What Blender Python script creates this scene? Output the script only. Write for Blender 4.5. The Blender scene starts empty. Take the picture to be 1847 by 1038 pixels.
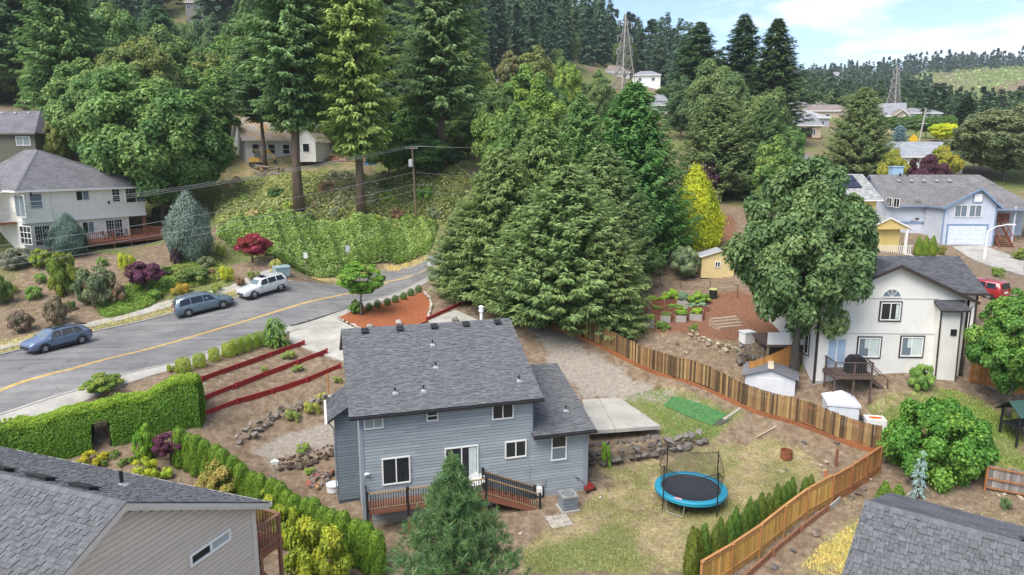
import bpy, bmesh, math, random
import numpy as np
from mathutils import Vector, Matrix

S = bpy.context.scene
COL = S.collection
rng = np.random.RandomState(7)
random.seed(7)
PI = math.pi
rad = math.radians

# ------------------------------------------------------------------ camera
CAM_Z = 19.4
PITCH = rad(10.54)
cam_d = bpy.data.cameras.new('camera')
cam_d.lens = 24.0
cam_d.sensor_width = 36.0
cam_d.sensor_fit = 'HORIZONTAL'
cam_d.clip_start = 0.5
cam_d.clip_end = 9000
cam = bpy.data.objects.new('camera', cam_d)
COL.objects.link(cam)
cam.location = (0, 0, CAM_Z)
cam.rotation_euler = (PI / 2 - PITCH, 0, 0)
S.camera = cam

# ------------------------------------------------------------------ world, sun, exposure
SUN_EL, SUN_AZ = rad(56), rad(-140)          # azimuth measured from +Y towards +X
w = bpy.data.worlds.new('World')
S.world = w
w.use_nodes = True
nt = w.node_tree
nt.nodes.clear()
L = nt.links.new
def wn(t, **k):
    n = nt.nodes.new(t)
    for a, b in k.items():
        setattr(n, a, b)
    return n
sky = wn('ShaderNodeTexSky', sky_type='NISHITA', sun_disc=False, sun_elevation=SUN_EL, sun_rotation=SUN_AZ,
         altitude=100, air_density=1.0, dust_density=0.5, ozone_density=1.4)
tc = wn('ShaderNodeTexCoord')
sep = wn('ShaderNodeSeparateXYZ')
L(tc.outputs['Generated'], sep.inputs[0])
# project the view direction on a flat cloud deck so that clouds shrink towards the horizon
zc = wn('ShaderNodeMath', operation='ADD'); L(sep.outputs['Z'], zc.inputs[0]); zc.inputs[1].default_value = 0.16
zm = wn('ShaderNodeMath', operation='MAXIMUM'); L(zc.outputs[0], zm.inputs[0]); zm.inputs[1].default_value = 0.02
dv = wn('ShaderNodeVectorMath', operation='DIVIDE'); L(tc.outputs['Generated'], dv.inputs[0])
cx = wn('ShaderNodeCombineXYZ')
for i in range(3):
    L(zm.outputs[0], cx.inputs[i])
L(cx.outputs[0], dv.inputs[1])
mp = wn('ShaderNodeMapping'); L(dv.outputs[0], mp.inputs[0])
mp.inputs['Scale'].default_value = (1.0, 1.0, 1.0)
mp.inputs['Location'].default_value = (3.7, 1.8, 2.0)
n1 = wn('ShaderNodeTexNoise'); L(mp.outputs[0], n1.inputs['Vector'])
n1.inputs['Scale'].default_value = 1.15; n1.inputs['Detail'].default_value = 7; n1.inputs['Roughness'].default_value = 0.52
cr = wn('ShaderNodeValToRGB'); L(n1.outputs['Fac'], cr.inputs[0])
cr.color_ramp.elements[0].position = 0.50; cr.color_ramp.elements[0].color = (0, 0, 0, 1)
cr.color_ramp.elements[1].position = 0.63; cr.color_ramp.elements[1].color = (1, 1, 1, 1)
n2 = wn('ShaderNodeTexNoise'); L(mp.outputs[0], n2.inputs['Vector'])
n2.inputs['Scale'].default_value = 2.6; n2.inputs['Detail'].default_value = 5
cc = wn('ShaderNodeValToRGB'); L(n2.outputs['Fac'], cc.inputs[0])
cc.color_ramp.elements[0].position = 0.38; cc.color_ramp.elements[0].color = (3.4, 3.55, 3.8, 1)
cc.color_ramp.elements[1].position = 0.62; cc.color_ramp.elements[1].color = (4.6, 4.7, 4.8, 1)
tint = wn('ShaderNodeMix', data_type='RGBA', blend_type='MULTIPLY'); tint.inputs[0].default_value = 1.0
L(sky.outputs[0], tint.inputs[6]); tint.inputs[7].default_value = (.61, .60, .62, 1)
mx = wn('ShaderNodeMix', data_type='RGBA')
L(cr.outputs[0], mx.inputs[0]); L(tint.outputs[2], mx.inputs[6]); L(cc.outputs[0], mx.inputs[7])
bg = wn('ShaderNodeBackground'); bg.inputs['Strength'].default_value = 0.13
L(mx.outputs[2], bg.inputs[0])
wo = wn('ShaderNodeOutputWorld'); L(bg.outputs[0], wo.inputs[0])

sun_d = bpy.data.lights.new('sun', 'SUN')
sun_d.energy = 2.0
sun_d.angle = rad(40)
sun_d.color = (1.0, 0.95, 0.88)
sun = bpy.data.objects.new('sun', sun_d)
COL.objects.link(sun)
sd = Vector((math.sin(SUN_AZ) * math.cos(SUN_EL), math.cos(SUN_AZ) * math.cos(SUN_EL), math.sin(SUN_EL)))
sun.rotation_euler = sd.to_track_quat('Z', 'Y').to_euler()
S.view_settings.view_transform = 'Standard'
S.view_settings.look = 'None'
S.view_settings.gamma = 1.0
S.view_settings.use_curve_mapping = False
S.view_settings.exposure = 1.55
S.render.engine = 'CYCLES'
S.cycles.max_bounces = 8
S.cycles.diffuse_bounces = 5
S.cycles.glossy_bounces = 2
S.cycles.transmission_bounces = 3
S.cycles.transparent_max_bounces = 6
S.cycles.use_adaptive_sampling = True
S.cycles.adaptive_threshold = 0.015

# ------------------------------------------------------------------ photo geometry: pixel -> ray, pixel on the ground -> point
F, CX, CY = 1231.4, 923.5, 519.0
def ray(px, py):
    x = (px - CX) / F; y = -(py - CY) / F
    c, s = math.cos(PITCH), math.sin(PITCH)
    return np.array([x, c + y * s, -s + y * c])
def atz(px, py, z):
    d = ray(px, py)
    return np.array([0, 0, CAM_Z]) + d * ((z - CAM_Z) / d[2])
def atY(px, py, Y):
    d = ray(px, py)
    return np.array([0, 0, CAM_Z]) + d * (Y / d[1])

CTRL = []
for px, py, z in [
    # yard of the grey house
    (640,900,0),(657,950,0),(760,960,-.1),(1055,893,.2),(1000,1000,.1),(1100,950,.2),(1240,930,.3),(1150,1030,0),(1300,880,.5),
    (1420,830,.9),(1500,905,.8),(1580,855,1.2),(1300,1000,.2),(1400,975,.5),(1250,1038,.1),
    (1330,1038,-.3),(1450,1000,.1),(1520,920,.7),(1620,900,1.0),(1700,900,1.1),(1800,920,1.0),(1500,1030,-.2),(1840,860,1.4),
    (1540,807,1.2),(1400,754,2.2),(1250,690,3.6),(1060,625,4.6),(1320,780,1.6),(1250,760,2.0),
    (1450,720,3.4),(1467,695,4.3),(1600,700,4.4),(1728,697,4.5),(1650,740,3.5),(1750,800,2.5),(1840,780,2.9),(1780,850,1.6),(1600,780,2.2),
    (1300,640,5.4),(1200,600,5.6),(1200,560,6.3),(1250,520,7.2),(1350,655,4.6),(1180,500,7.6),(1330,690,3.5),(1410,600,6.2),(1300,580,6.0),
    (1285,500,7.8),(1000,640,4.0),(950,570,5.4),(870,530,6.0),(830,515,6.3),(1100,700,2.6),(1040,690,2.9),
    (1052,727,1.9),(1120,718,2.0),(1190,785,1.8),(1062,795,1.8),(1080,846,.6),(1200,832,.7),(1280,800,1.3),
    (600,665,3.6),(365,752,3.0),(550,622,4.8),(365,688,4.5),(592,637,4.3),(370,722,3.9),(450,740,2.6),(560,740,2.2),(520,800,1.4),(430,800,1.5),
    (600,800,1.1),(600,850,.2),(520,855,.3),
    (520,600,5.1),(605,638,4.8),(600,575,5.3),(680,570,5.4),(700,560,5.6),(770,540,5.9),
    (30,693,4.6),(200,646,4.9),(400,592,5.3),(600,536,5.8),(770,487,6.7),(172,599,4.9),(315,565,5.3),(530,503,6.1),(700,478,6.9),
    (133,706,4.5),(312,656,4.9),(627,556,5.7),(790,500,6.5),(0,642,4.7),
    (0,560,5.8),(100,560,5.7),(200,525,6.8),(300,480,8.4),(430,480,7.7),(540,480,7.3),(150,470,9.0),(290,455,9.3),(0,470,9.1),
    (620,460,8.0),(740,450,8.4),(600,430,10),(700,420,10.4),(752,412,11),
    (185,812,2.0),(300,830,1.7),(350,860,1.3),(450,870,.8),(690,1030,-.3),(560,1000,-.2),(480,1000,-.4),(0,800,2.4),
    (150,702,4.5),(260,675,4.8),
    ]:
    CTRL.append(atz(px, py, z))
for px, py, Y in [
    (400,420,80),(500,440,76),(543,385,86),(655,393,84),(600,330,95),(480,330,98),(700,330,98),(800,310,98),(490,285,108),(600,275,112),(850,280,115),
    (40,330,84),(-100,330,84),(200,300,100),(60,210,140),(-80,200,140),(200,230,130),(300,240,125),(700,230,140),(900,220,150),
    (1740,443,86),(1780,475,80),(1840,425,90),(1600,452,72),(1500,450,72),(1560,470,66),(1300,430,84),(1290,385,98),(1100,330,115),(1400,330,115),
    (1460,262,150),(1600,280,140),(1750,285,140),(1840,290,135),(1550,215,220),(1750,235,210),(1400,205,210),(1700,215,260),
    (1170,165,250),(1180,195,200),(1050,200,190),(900,160,230),(750,140,210),(500,130,220),(200,100,220),(0,130,220),
    (1215,165,330),(1040,95,330),(900,40,330),(700,-10,330),(400,-40,330),(0,-60,330),(360,20,250),
    (1215,140,460),(1040,70,460),(700,-30,460),(300,-60,460),(-300,-60,420),
    (1420,172,420),(1550,196,420),(1650,198,450),(1800,190,420),(1420,166,600),(1550,176,600),(1700,160,620),(1847,146,580),
    (1420,156,900),(1500,146,900),(1620,133,900),(1720,128,800),(1847,124,760),(1950,124,760),(1600,133,1100),(1847,126,1000),
    ]:
    CTRL.append(atY(px, py, Y))
for p in [(-54,72,9.5),(-45,84,9.8),(-60,85,10.2),(0,12,-.8),(-14,14,0),(-25,20,.6),(12,14,-.4),(20,22,.2),(0,-30,-2),(-60,0,1),(60,0,0),(40,25,1.2),(-45,30,2.5),(-70,55,5.2),(60,45,4.5),(85,75,8.2),
          (0,-300,-8),(-300,0,8),(300,0,2),(-400,300,120),(700,300,40),(0,1300,90),(600,1800,150),(1500,900,130),(-900,900,150),(0,2600,120),(2600,2000,120),(-2500,1500,150)]:
    CTRL.append(np.array(p, float))
CTRL = np.array(CTRL)
CXY = CTRL[:, :2]; MQ = 4.0
def _phi(P):
    d2 = ((P[:, None, :] - CXY[None, :, :]) ** 2).sum(-1)
    return np.sqrt(d2 + MQ * MQ)
_n = len(CTRL)
_A = np.zeros((_n + 1, _n + 1))
_A[:_n, :_n] = _phi(CXY) + np.eye(_n) * -0.35
_A[:_n, _n] = 1; _A[_n, :_n] = 1
_w = np.linalg.solve(_A, np.append(CTRL[:, 2], 0))
def gz_arr(P):
    P = np.asarray(P, float).reshape(-1, 2)
    out = np.empty(len(P))
    for i in range(0, len(P), 20000):
        out[i:i + 20000] = _phi(P[i:i + 20000]) @ _w[:_n] + _w[_n]
    return out
def gz(x, y):
    return float(gz_arr([[x, y]])[0])
def at(px, py, dz=0.0, tmin=15.0, tmax=2500.0):
    """the point of the ground seen at pixel (px, py) of the photograph"""
    d = ray(px, py)
    t = np.geomspace(tmin, tmax, 420)
    P = np.array([0, 0, CAM_Z - dz]) + t[:, None] * d
    h = P[:, 2] - gz_arr(P[:, :2])
    k = int(np.argmax(h < 0)) if (h < 0).any() else len(t) - 1
    a, b = t[max(k - 1, 0)], t[k]
    for _ in range(24):
        m = (a + b) / 2
        p = np.array([0, 0, CAM_Z - dz]) + m * d
        if p[2] - gz(p[0], p[1]) < 0: b = m
        else: a = m
    p = np.array([0, 0, CAM_Z - dz]) + a * d
    return Vector((p[0], p[1], gz(p[0], p[1])))
# ------------------------------------------------------------------ materials
def new_mat(name):
    m = bpy.data.materials.new(name); m.use_nodes = True
    t = m.node_tree; t.nodes.clear()
    o = t.nodes.new('ShaderNodeOutputMaterial')
    return m, t, o
def _nd(t, k, **a):
    n = t.nodes.new(k)
    for q, v in a.items(): setattr(n, q, v)
    return n
def mat(name, col, rough=0.75, var=0.12, scale=3.0, rand=0.0, bump=0.0, bscale=30.0, metal=0.0, spec=0.35, col2=None, stretch=None, island=0.0):
    """plain procedural surface: base colour broken up by two noises, optional per-object variation, fine relief"""
    m, t, o = new_mat(name)
    p = _nd(t, 'ShaderNodeBsdfPrincipled')
    p.inputs['Roughness'].default_value = rough; p.inputs['Metallic'].default_value = metal
    p.inputs['Specular IOR Level'].default_value = spec
    tc = _nd(t, 'ShaderNodeTexCoord')
    src = tc.outputs['Object']
    if stretch:
        mpn = _nd(t, 'ShaderNodeMapping'); mpn.inputs['Scale'].default_value = stretch
        t.links.new(src, mpn.inputs[0]); src = mpn.outputs[0]
    nz = _nd(t, 'ShaderNodeTexNoise'); nz.inputs['Scale'].default_value = scale; nz.inputs['Detail'].default_value = 6; nz.inputs['Roughness'].default_value = .65
    t.links.new(src, nz.inputs['Vector'])
    mr = _nd(t, 'ShaderNodeMapRange'); mr.inputs[1].default_value = .3; mr.inputs[2].default_value = .7
    mr.inputs[3].default_value = 1 - var; mr.inputs[4].default_value = 1 + var
    t.links.new(nz.outputs['Fac'], mr.inputs[0])
    fac = mr.outputs[0]
    if rand or island:
        if rand:
            oi = _nd(t, 'ShaderNodeObjectInfo'); so = oi.outputs['Random']; amt = rand
        else:
            gi = _nd(t, 'ShaderNodeNewGeometry'); so = gi.outputs['Random Per Island']; amt = island
        r2 = _nd(t, 'ShaderNodeMapRange'); r2.inputs[3].default_value = 1 - amt; r2.inputs[4].default_value = 1 + amt
        t.links.new(so, r2.inputs[0])
        mu = _nd(t, 'ShaderNodeMath', operation='MULTIPLY'); t.links.new(fac, mu.inputs[0]); t.links.new(r2.outputs[0], mu.inputs[1]); fac = mu.outputs[0]
    mc = _nd(t, 'ShaderNodeMix', data_type='RGBA', blend_type='MULTIPLY'); mc.inputs[0].default_value = 1
    if col2 is not None:
        n3 = _nd(t, 'ShaderNodeTexNoise'); n3.inputs['Scale'].default_value = scale * .45; n3.inputs['Detail'].default_value = 4
        t.links.new(src, n3.inputs['Vector'])
        r3 = _nd(t, 'ShaderNodeMapRange'); r3.inputs[1].default_value = .42; r3.inputs[2].default_value = .62
        t.links.new(n3.outputs['Fac'], r3.inputs[0])
        m2 = _nd(t, 'ShaderNodeMix', data_type='RGBA'); t.links.new(r3.outputs[0], m2.inputs[0])
        m2.inputs[6].default_value = (*col, 1); m2.inputs[7].default_value = (*col2, 1)
        t.links.new(m2.outputs[2], mc.inputs[6])
    else:
        mc.inputs[6].default_value = (*col, 1)
    t.links.new(fac, mc.inputs[7])
    t.links.new(mc.outputs[2], p.inputs['Base Color'])
    if bump:
        nb = _nd(t, 'ShaderNodeTexNoise'); nb.inputs['Scale'].default_value = bscale; nb.inputs['Detail'].default_value = 4
        t.links.new(src, nb.inputs['Vector'])
        b = _nd(t, 'ShaderNodeBump'); b.inputs['Strength'].default_value = bump; b.inputs['Distance'].default_value = .03
        t.links.new(nb.outputs['Fac'], b.inputs['Height']); t.links.new(b.outputs[0], p.inputs['Normal'])
    t.links.new(p.outputs[0], o.inputs[0])
    return m

def glass_mat(name, col=(.02, .025, .03), rough=0.06):
    m, t, o = new_mat(name)
    p = _nd(t, 'ShaderNodeBsdfPrincipled')
    p.inputs['Base Color'].default_value = (*col, 1); p.inputs['Roughness'].default_value = rough
    p.inputs['Specular IOR Level'].default_value = .6
    t.links.new(p.outputs[0], o.inputs[0])
    return m

def paint_mat(name, col, metal=.35, rough=.28):
    m, t, o = new_mat(name)
    p = _nd(t, 'ShaderNodeBsdfPrincipled')
    p.inputs['Base Color'].default_value = (*col, 1); p.inputs['Roughness'].default_value = rough
    p.inputs['Metallic'].default_value = metal
    p.inputs['Coat Weight'].default_value = .6; p.inputs['Coat Roughness'].default_value = .08
    t.links.new(p.outputs[0], o.inputs[0])
    return m

def foliage_mat(name, trans=.28, rough=.55):
    """leaf: the object's own colour, varied per leaf and per bough (attribute 'tint': age of the growth; on the hedge also top light and side shade)"""
    m, t, o = new_mat(name)
    oi = _nd(t, 'ShaderNodeObjectInfo')
    at_ = _nd(t, 'ShaderNodeAttribute', attribute_name='tint')
    ge = _nd(t, 'ShaderNodeNewGeometry')
    r1 = _nd(t, 'ShaderNodeMapRange'); r1.inputs[3].default_value = .68; r1.inputs[4].default_value = 1.36
    t.links.new(ge.outputs['Random Per Island'], r1.inputs[0])
    # tint -1..1: older, bluer green to younger, yellower green; hedge light and shade too
    hs = _nd(t, 'ShaderNodeHueSaturation')
    h = _nd(t, 'ShaderNodeMapRange'); h.inputs[1].default_value = -1; h.inputs[2].default_value = 1; h.inputs[3].default_value = .53; h.inputs[4].default_value = .468
    v = _nd(t, 'ShaderNodeMapRange'); v.inputs[1].default_value = -1; v.inputs[2].default_value = 1; v.inputs[3].default_value = 1.5; v.inputs[4].default_value = 2.9
    t.links.new(at_.outputs['Fac'], h.inputs[0]); t.links.new(at_.outputs['Fac'], v.inputs[0])
    mu = _nd(t, 'ShaderNodeMath', operation='MULTIPLY'); t.links.new(r1.outputs[0], mu.inputs[0]); t.links.new(v.outputs[0], mu.inputs[1])
    t.links.new(h.outputs[0], hs.inputs['Hue']); t.links.new(mu.outputs[0], hs.inputs['Value']); t.links.new(oi.outputs['Color'], hs.inputs['Color'])
    p = _nd(t, 'ShaderNodeBsdfPrincipled'); p.inputs['Roughness'].default_value = rough; p.inputs['Specular IOR Level'].default_value = .3
    t.links.new(hs.outputs[0], p.inputs['Base Color'])
    tr = _nd(t, 'ShaderNodeBsdfTranslucent'); t.links.new(hs.outputs[0], tr.inputs[0])
    mx = _nd(t, 'ShaderNodeMixShader'); mx.inputs[0].default_value = trans
    t.links.new(p.outputs[0], mx.inputs[1]); t.links.new(tr.outputs[0], mx.inputs[2]); t.links.new(mx.outputs[0], o.inputs[0])
    return m

def tint_mat(name, rough=.8):
    """pieces (stones, planks): object colour with small variation"""
    m, t, o = new_mat(name)
    oi = _nd(t, 'ShaderNodeObjectInfo'); tc = _nd(t, 'ShaderNodeTexCoord')
    nz = _nd(t, 'ShaderNodeTexNoise'); nz.inputs['Scale'].default_value = 3.5; nz.inputs['Detail'].default_value = 6; nz.inputs['Roughness'].default_value = .7
    t.links.new(tc.outputs['Object'], nz.inputs['Vector'])
    mr = _nd(t, 'ShaderNodeMapRange'); mr.inputs[1].default_value = .3; mr.inputs[2].default_value = .7; mr.inputs[3].default_value = .65; mr.inputs[4].default_value = 1.3
    t.links.new(nz.outputs['Fac'], mr.inputs[0])
    mc = _nd(t, 'ShaderNodeMix', data_type='RGBA', blend_type='MULTIPLY'); mc.inputs[0].default_value = 1
    t.links.new(oi.outputs['Color'], mc.inputs[6]); t.links.new(mr.outputs[0], mc.inputs[7])
    p = _nd(t, 'ShaderNodeBsdfPrincipled'); p.inputs['Roughness'].default_value = rough; p.inputs['Specular IOR Level'].default_value = .25
    b = _nd(t, 'ShaderNodeBump'); b.inputs['Strength'].default_value = .5; b.inputs['Distance'].default_value = .05
    t.links.new(nz.outputs['Fac'], b.inputs['Height']); t.links.new(b.outputs[0], p.inputs['Normal'])
    t.links.new(mc.outputs[2], p.inputs['Base Color']); t.links.new(p.outputs[0], o.inputs[0])
    return m

def shingle_mat(name, col, var=.35, course=.145, tab=.33, patch=None):
    """asphalt shingles for roofs too far off to tell the tabs apart (UV in metres)"""
    m, t, o = new_mat(name)
    uv = _nd(t, 'ShaderNodeUVMap')
    br = _nd(t, 'ShaderNodeTexBrick'); br.inputs['Scale'].default_value = 1.0
    br.inputs['Brick Width'].default_value = tab; br.inputs['Row Height'].default_value = course
    br.inputs['Mortar Size'].default_value = .012; br.inputs['Mortar Smooth'].default_value = .3
    br.inputs['Color1'].default_value = (*[c * (1 - var) for c in col], 1); br.inputs['Color2'].default_value = (*[c * (1 + var) for c in col], 1)
    br.inputs['Mortar'].default_value = (*[c * .55 for c in col], 1)
    t.links.new(uv.outputs[0], br.inputs['Vector'])
    nz = _nd(t, 'ShaderNodeTexNoise'); nz.inputs['Scale'].default_value = .6; nz.inputs['Detail'].default_value = 6
    t.links.new(uv.outputs[0], nz.inputs['Vector'])
    mr = _nd(t, 'ShaderNodeMapRange'); mr.inputs[1].default_value = .3; mr.inputs[2].default_value = .7; mr.inputs[3].default_value = .82; mr.inputs[4].default_value = 1.18
    t.links.new(nz.outputs['Fac'], mr.inputs[0])
    mc = _nd(t, 'ShaderNodeMix', data_type='RGBA', blend_type='MULTIPLY'); mc.inputs[0].default_value = 1
    t.links.new(br.outputs['Color'], mc.inputs[6]); t.links.new(mr.outputs[0], mc.inputs[7])
    outc = mc.outputs[2]
    if patch:
        n3 = _nd(t, 'ShaderNodeTexNoise'); n3.inputs['Scale'].default_value = .55; n3.inputs['Detail'].default_value = 7; n3.inputs['Roughness'].default_value = .7
        t.links.new(uv.outputs[0], n3.inputs['Vector'])
        r3 = _nd(t, 'ShaderNodeMapRange'); r3.inputs[1].default_value = .46; r3.inputs[2].default_value = .54
        t.links.new(n3.outputs['Fac'], r3.inputs[0])
        m3 = _nd(t, 'ShaderNodeMix', data_type='RGBA'); t.links.new(r3.outputs[0], m3.inputs[0]); t.links.new(outc, m3.inputs[6]); m3.inputs[7].default_value = (*patch, 1)
        outc = m3.outputs[2]
    p = _nd(t, 'ShaderNodeBsdfPrincipled'); p.inputs['Roughness'].default_value = .85; p.inputs['Specular IOR Level'].default_value = .2
    b = _nd(t, 'ShaderNodeBump'); b.inputs['Strength'].default_value = .4; b.inputs['Distance'].default_value = .02
    t.links.new(br.outputs['Fac'], b.inputs['Height']); b.invert = True
    t.links.new(b.outputs[0], p.inputs['Normal']); t.links.new(outc, p.inputs['Base Color']); t.links.new(p.outputs[0], o.inputs[0])
    return m

def lap_mat(name, col, pitch=.16, vertical=False, var=.08, depth=.02):
    """lap siding / grooved sheets for walls too far off to tell the boards apart (object z or x in metres)"""
    m, t, o = new_mat(name)
    tc = _nd(t, 'ShaderNodeTexCoord'); sx = _nd(t, 'ShaderNodeSeparateXYZ'); t.links.new(tc.outputs['Object'], sx.inputs[0])
    if vertical:
        ad = _nd(t, 'ShaderNodeMath', operation='ADD'); t.links.new(sx.outputs['X'], ad.inputs[0]); t.links.new(sx.outputs['Y'], ad.inputs[1]); s = ad.outputs[0]
    else: s = sx.outputs['Z']
    dv = _nd(t, 'ShaderNodeMath', operation='DIVIDE'); t.links.new(s, dv.inputs[0]); dv.inputs[1].default_value = pitch
    fr = _nd(t, 'ShaderNodeMath', operation='FRACT'); t.links.new(dv.outputs[0], fr.inputs[0])
    if vertical:
        cp = _nd(t, 'ShaderNodeMath', operation='GREATER_THAN'); cp.inputs[1].default_value = .08; t.links.new(fr.outputs[0], cp.inputs[0]); hgt = cp.outputs[0]
    else:
        inv = _nd(t, 'ShaderNodeMath', operation='SUBTRACT'); inv.inputs[0].default_value = 1; t.links.new(fr.outputs[0], inv.inputs[1]); hgt = inv.outputs[0]
    nz = _nd(t, 'ShaderNodeTexNoise'); nz.inputs['Scale'].default_value = 1.3; nz.inputs['Detail'].default_value = 5
    t.links.new(tc.outputs['Object'], nz.inputs['Vector'])
    mr = _nd(t, 'ShaderNodeMapRange'); mr.inputs[1].default_value = .3; mr.inputs[2].default_value = .7; mr.inputs[3].default_value = 1 - var; mr.inputs[4].default_value = 1 + var
    t.links.new(nz.outputs['Fac'], mr.inputs[0])
    mc = _nd(t, 'ShaderNodeMix', data_type='RGBA', blend_type='MULTIPLY'); mc.inputs[0].default_value = 1; mc.inputs[6].default_value = (*col, 1); t.links.new(mr.outputs[0], mc.inputs[7])
    p = _nd(t, 'ShaderNodeBsdfPrincipled'); p.inputs['Roughness'].default_value = .7; p.inputs['Specular IOR Level'].default_value = .3
    b = _nd(t, 'ShaderNodeBump'); b.inputs['Strength'].default_value = .8; b.inputs['Distance'].default_value = depth
    t.links.new(hgt, b.inputs['Height']); t.links.new(b.outputs[0], p.inputs['Normal'])
    t.links.new(mc.outputs[2], p.inputs['Base Color']); t.links.new(p.outputs[0], o.inputs[0])
    return m

# ------------------------------------------------------------------ object helpers
def _props(o, label=None, cat=None, group=None, kind=None):
    if label: o['label'] = label
    if cat: o['category'] = cat
    if group: o['group'] = group
    if kind: o['kind'] = kind
    return o
def thing(name, label, cat, loc=(0, 0, 0), yaw=0.0, group=None, kind=None):
    o = bpy.data.objects.new(name, None); COL.objects.link(o)
    o.location = loc; o.rotation_euler = (0, 0, yaw); o.empty_display_size = .2
    return _props(o, label, cat, group, kind)
def link(name, me, parent=None, loc=None, rot=None, scale=None, color=None):
    o = bpy.data.objects.new(name, me); COL.objects.link(o)
    if parent is not None: o.parent = parent
    if loc is not None: o.location = loc
    if rot is not None: o.rotation_euler = rot
    if scale is not None: o.scale = scale if hasattr(scale, '__len__') else (scale,) * 3
    if color is not None: o.color = (*color, 1)
    return o
def copy_tree(o, parent=None):
    c = o.copy(); COL.objects.link(c)
    if parent is not None: c.parent = parent
    for ch in list(o.children): copy_tree(ch, c)
    return c

class MB:
    """collects simple solids; build() links them as one mesh object"""
    def __init__(s, M=None): s.v = []; s.f = []; s.mi = []; s.M = M or Matrix(); s.cur = 0
    def add(s, vs, fs):
        k = len(s.v)
        s.v += [tuple(s.M @ Vector(v)) for v in vs]
        s.f += [tuple(k + i for i in f) for f in fs]; s.mi += [s.cur] * len(fs)
        return s
    def box(s, x0, x1, y0, y1, z0, z1):
        return s.add([(x0,y0,z0),(x1,y0,z0),(x1,y1,z0),(x0,y1,z0),(x0,y0,z1),(x1,y0,z1),(x1,y1,z1),(x0,y1,z1)],
                     [(3,2,1,0),(4,5,6,7),(0,1,5,4),(1,2,6,5),(2,3,7,6),(3,0,4,7)])
    def cbox(s, c, d):
        return s.box(c[0]-d[0]/2, c[0]+d[0]/2, c[1]-d[1]/2, c[1]+d[1]/2, c[2]-d[2]/2, c[2]+d[2]/2)
    def bar(s, p, q, wd, ht, up=(0, 0, 1)):
        p, q = Vector(p), Vector(q); d = (q - p).normalized(); u = Vector(up)
        if abs(d.dot(u)) > .98: u = Vector((1, 0, 0))
        a = d.cross(u).normalized(); b = a.cross(d).normalized()
        vs = [e + a * (i * wd / 2) + b * (j * ht / 2) for e in (p, q) for i, j in ((-1,-1),(1,-1),(1,1),(-1,1))]
        return s.add(vs, [(3,2,1,0),(4,5,6,7),(0,1,5,4),(1,2,6,5),(2,3,7,6),(3,0,4,7)])
    def tube(s, pts, r, n=8, cap=True):
        pts = [Vector(p) for p in pts]; rs = r if hasattr(r, '__len__') else [r] * len(pts)
        vs, fs = [], []
        for i, p in enumerate(pts):
            d = (pts[min(i+1, len(pts)-1)] - pts[max(i-1, 0)]).normalized()
            u = Vector((0, 0, 1)) if abs(d.z) < .95 else Vector((1, 0, 0))
            a = d.cross(u).normalized(); b = a.cross(d)
            for k in range(n):
                t = 2 * PI * k / n
                vs.append(p + a * (math.cos(t) * rs[i]) + b * (math.sin(t) * rs[i]))
        for i in range(len(pts) - 1):
            for k in range(n):
                fs.append((i*n+k, i*n+(k+1) % n, (i+1)*n+(k+1) % n, (i+1)*n+k))
        if cap: fs.append(tuple(range(n))[::-1]); fs.append(tuple((len(pts)-1)*n + k for k in range(n)))
        return s.add(vs, fs)
    def poly(s, pts, vec):
        """prism: polygon swept by vec"""
        n = len(pts); v = Vector(vec); pts = [Vector(p) for p in pts]
        return s.add(pts + [p + v for p in pts], [tuple(range(n))[::-1], tuple(range(n, 2*n))] + [(i, (i+1) % n, n+(i+1) % n, n+i) for i in range(n)])
    def face(s, pts): return s.add(pts, [tuple(range(len(pts)))])
    def lathe(s, prof, n=20, c=(0, 0, 0), cap=True):
        vs = [(c[0]+r*math.cos(2*PI*k/n), c[1]+r*math.sin(2*PI*k/n), c[2]+z) for r, z in prof for k in range(n)]
        fs = [(i*n+k, i*n+(k+1) % n, (i+1)*n+(k+1) % n, (i+1)*n+k) for i in range(len(prof)-1) for k in range(n)]
        if cap and prof[0][0] > 1e-4: fs.append(tuple(range(n))[::-1])
        if cap and prof[-1][0] > 1e-4: fs.append(tuple((len(prof)-1)*n + k for k in range(n)))
        return s.add(vs, fs)
    def mesh(s, name, mats, smooth=False):
        me = bpy.data.meshes.new(name); me.from_pydata(s.v, [], s.f)
        for m in (mats if isinstance(mats, (list, tuple)) else [mats]): me.materials.append(m)
        if s.cur or any(s.mi): me.polygons.foreach_set('material_index', s.mi)
        if smooth: me.polygons.foreach_set('use_smooth', [True] * len(s.f))
        me.update(); return me
    def build(s, name, mats, parent=None, smooth=False, **k):
        return link(name, s.mesh(name, mats, smooth), parent, **k)

def np_mesh(name, V, Fc, m, tint=None, smooth=True, mats=None, midx=None):
    V = np.ascontiguousarray(V, np.float32); Fc = np.ascontiguousarray(Fc, np.int32); k = Fc.shape[1]
    me = bpy.data.meshes.new(name)
    me.vertices.add(len(V)); me.vertices.foreach_set('co', V.ravel())
    me.loops.add(Fc.size); me.loops.foreach_set('vertex_index', Fc.ravel())
    me.polygons.add(len(Fc)); me.polygons.foreach_set('loop_start', np.arange(0, Fc.size, k, dtype=np.int32))
    me.polygons.foreach_set('use_smooth', np.full(len(Fc), smooth, bool))
    for x in (mats or [m]): me.materials.append(x)
    if midx is not None: me.polygons.foreach_set('material_index', np.ascontiguousarray(midx, np.int32))
    if tint is not None:
        a = me.attributes.new('tint', 'FLOAT', 'POINT'); a.data.foreach_set('value', np.ascontiguousarray(tint, np.float32))
    me.update(calc_edges=True); me.validate()
    return me

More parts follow.
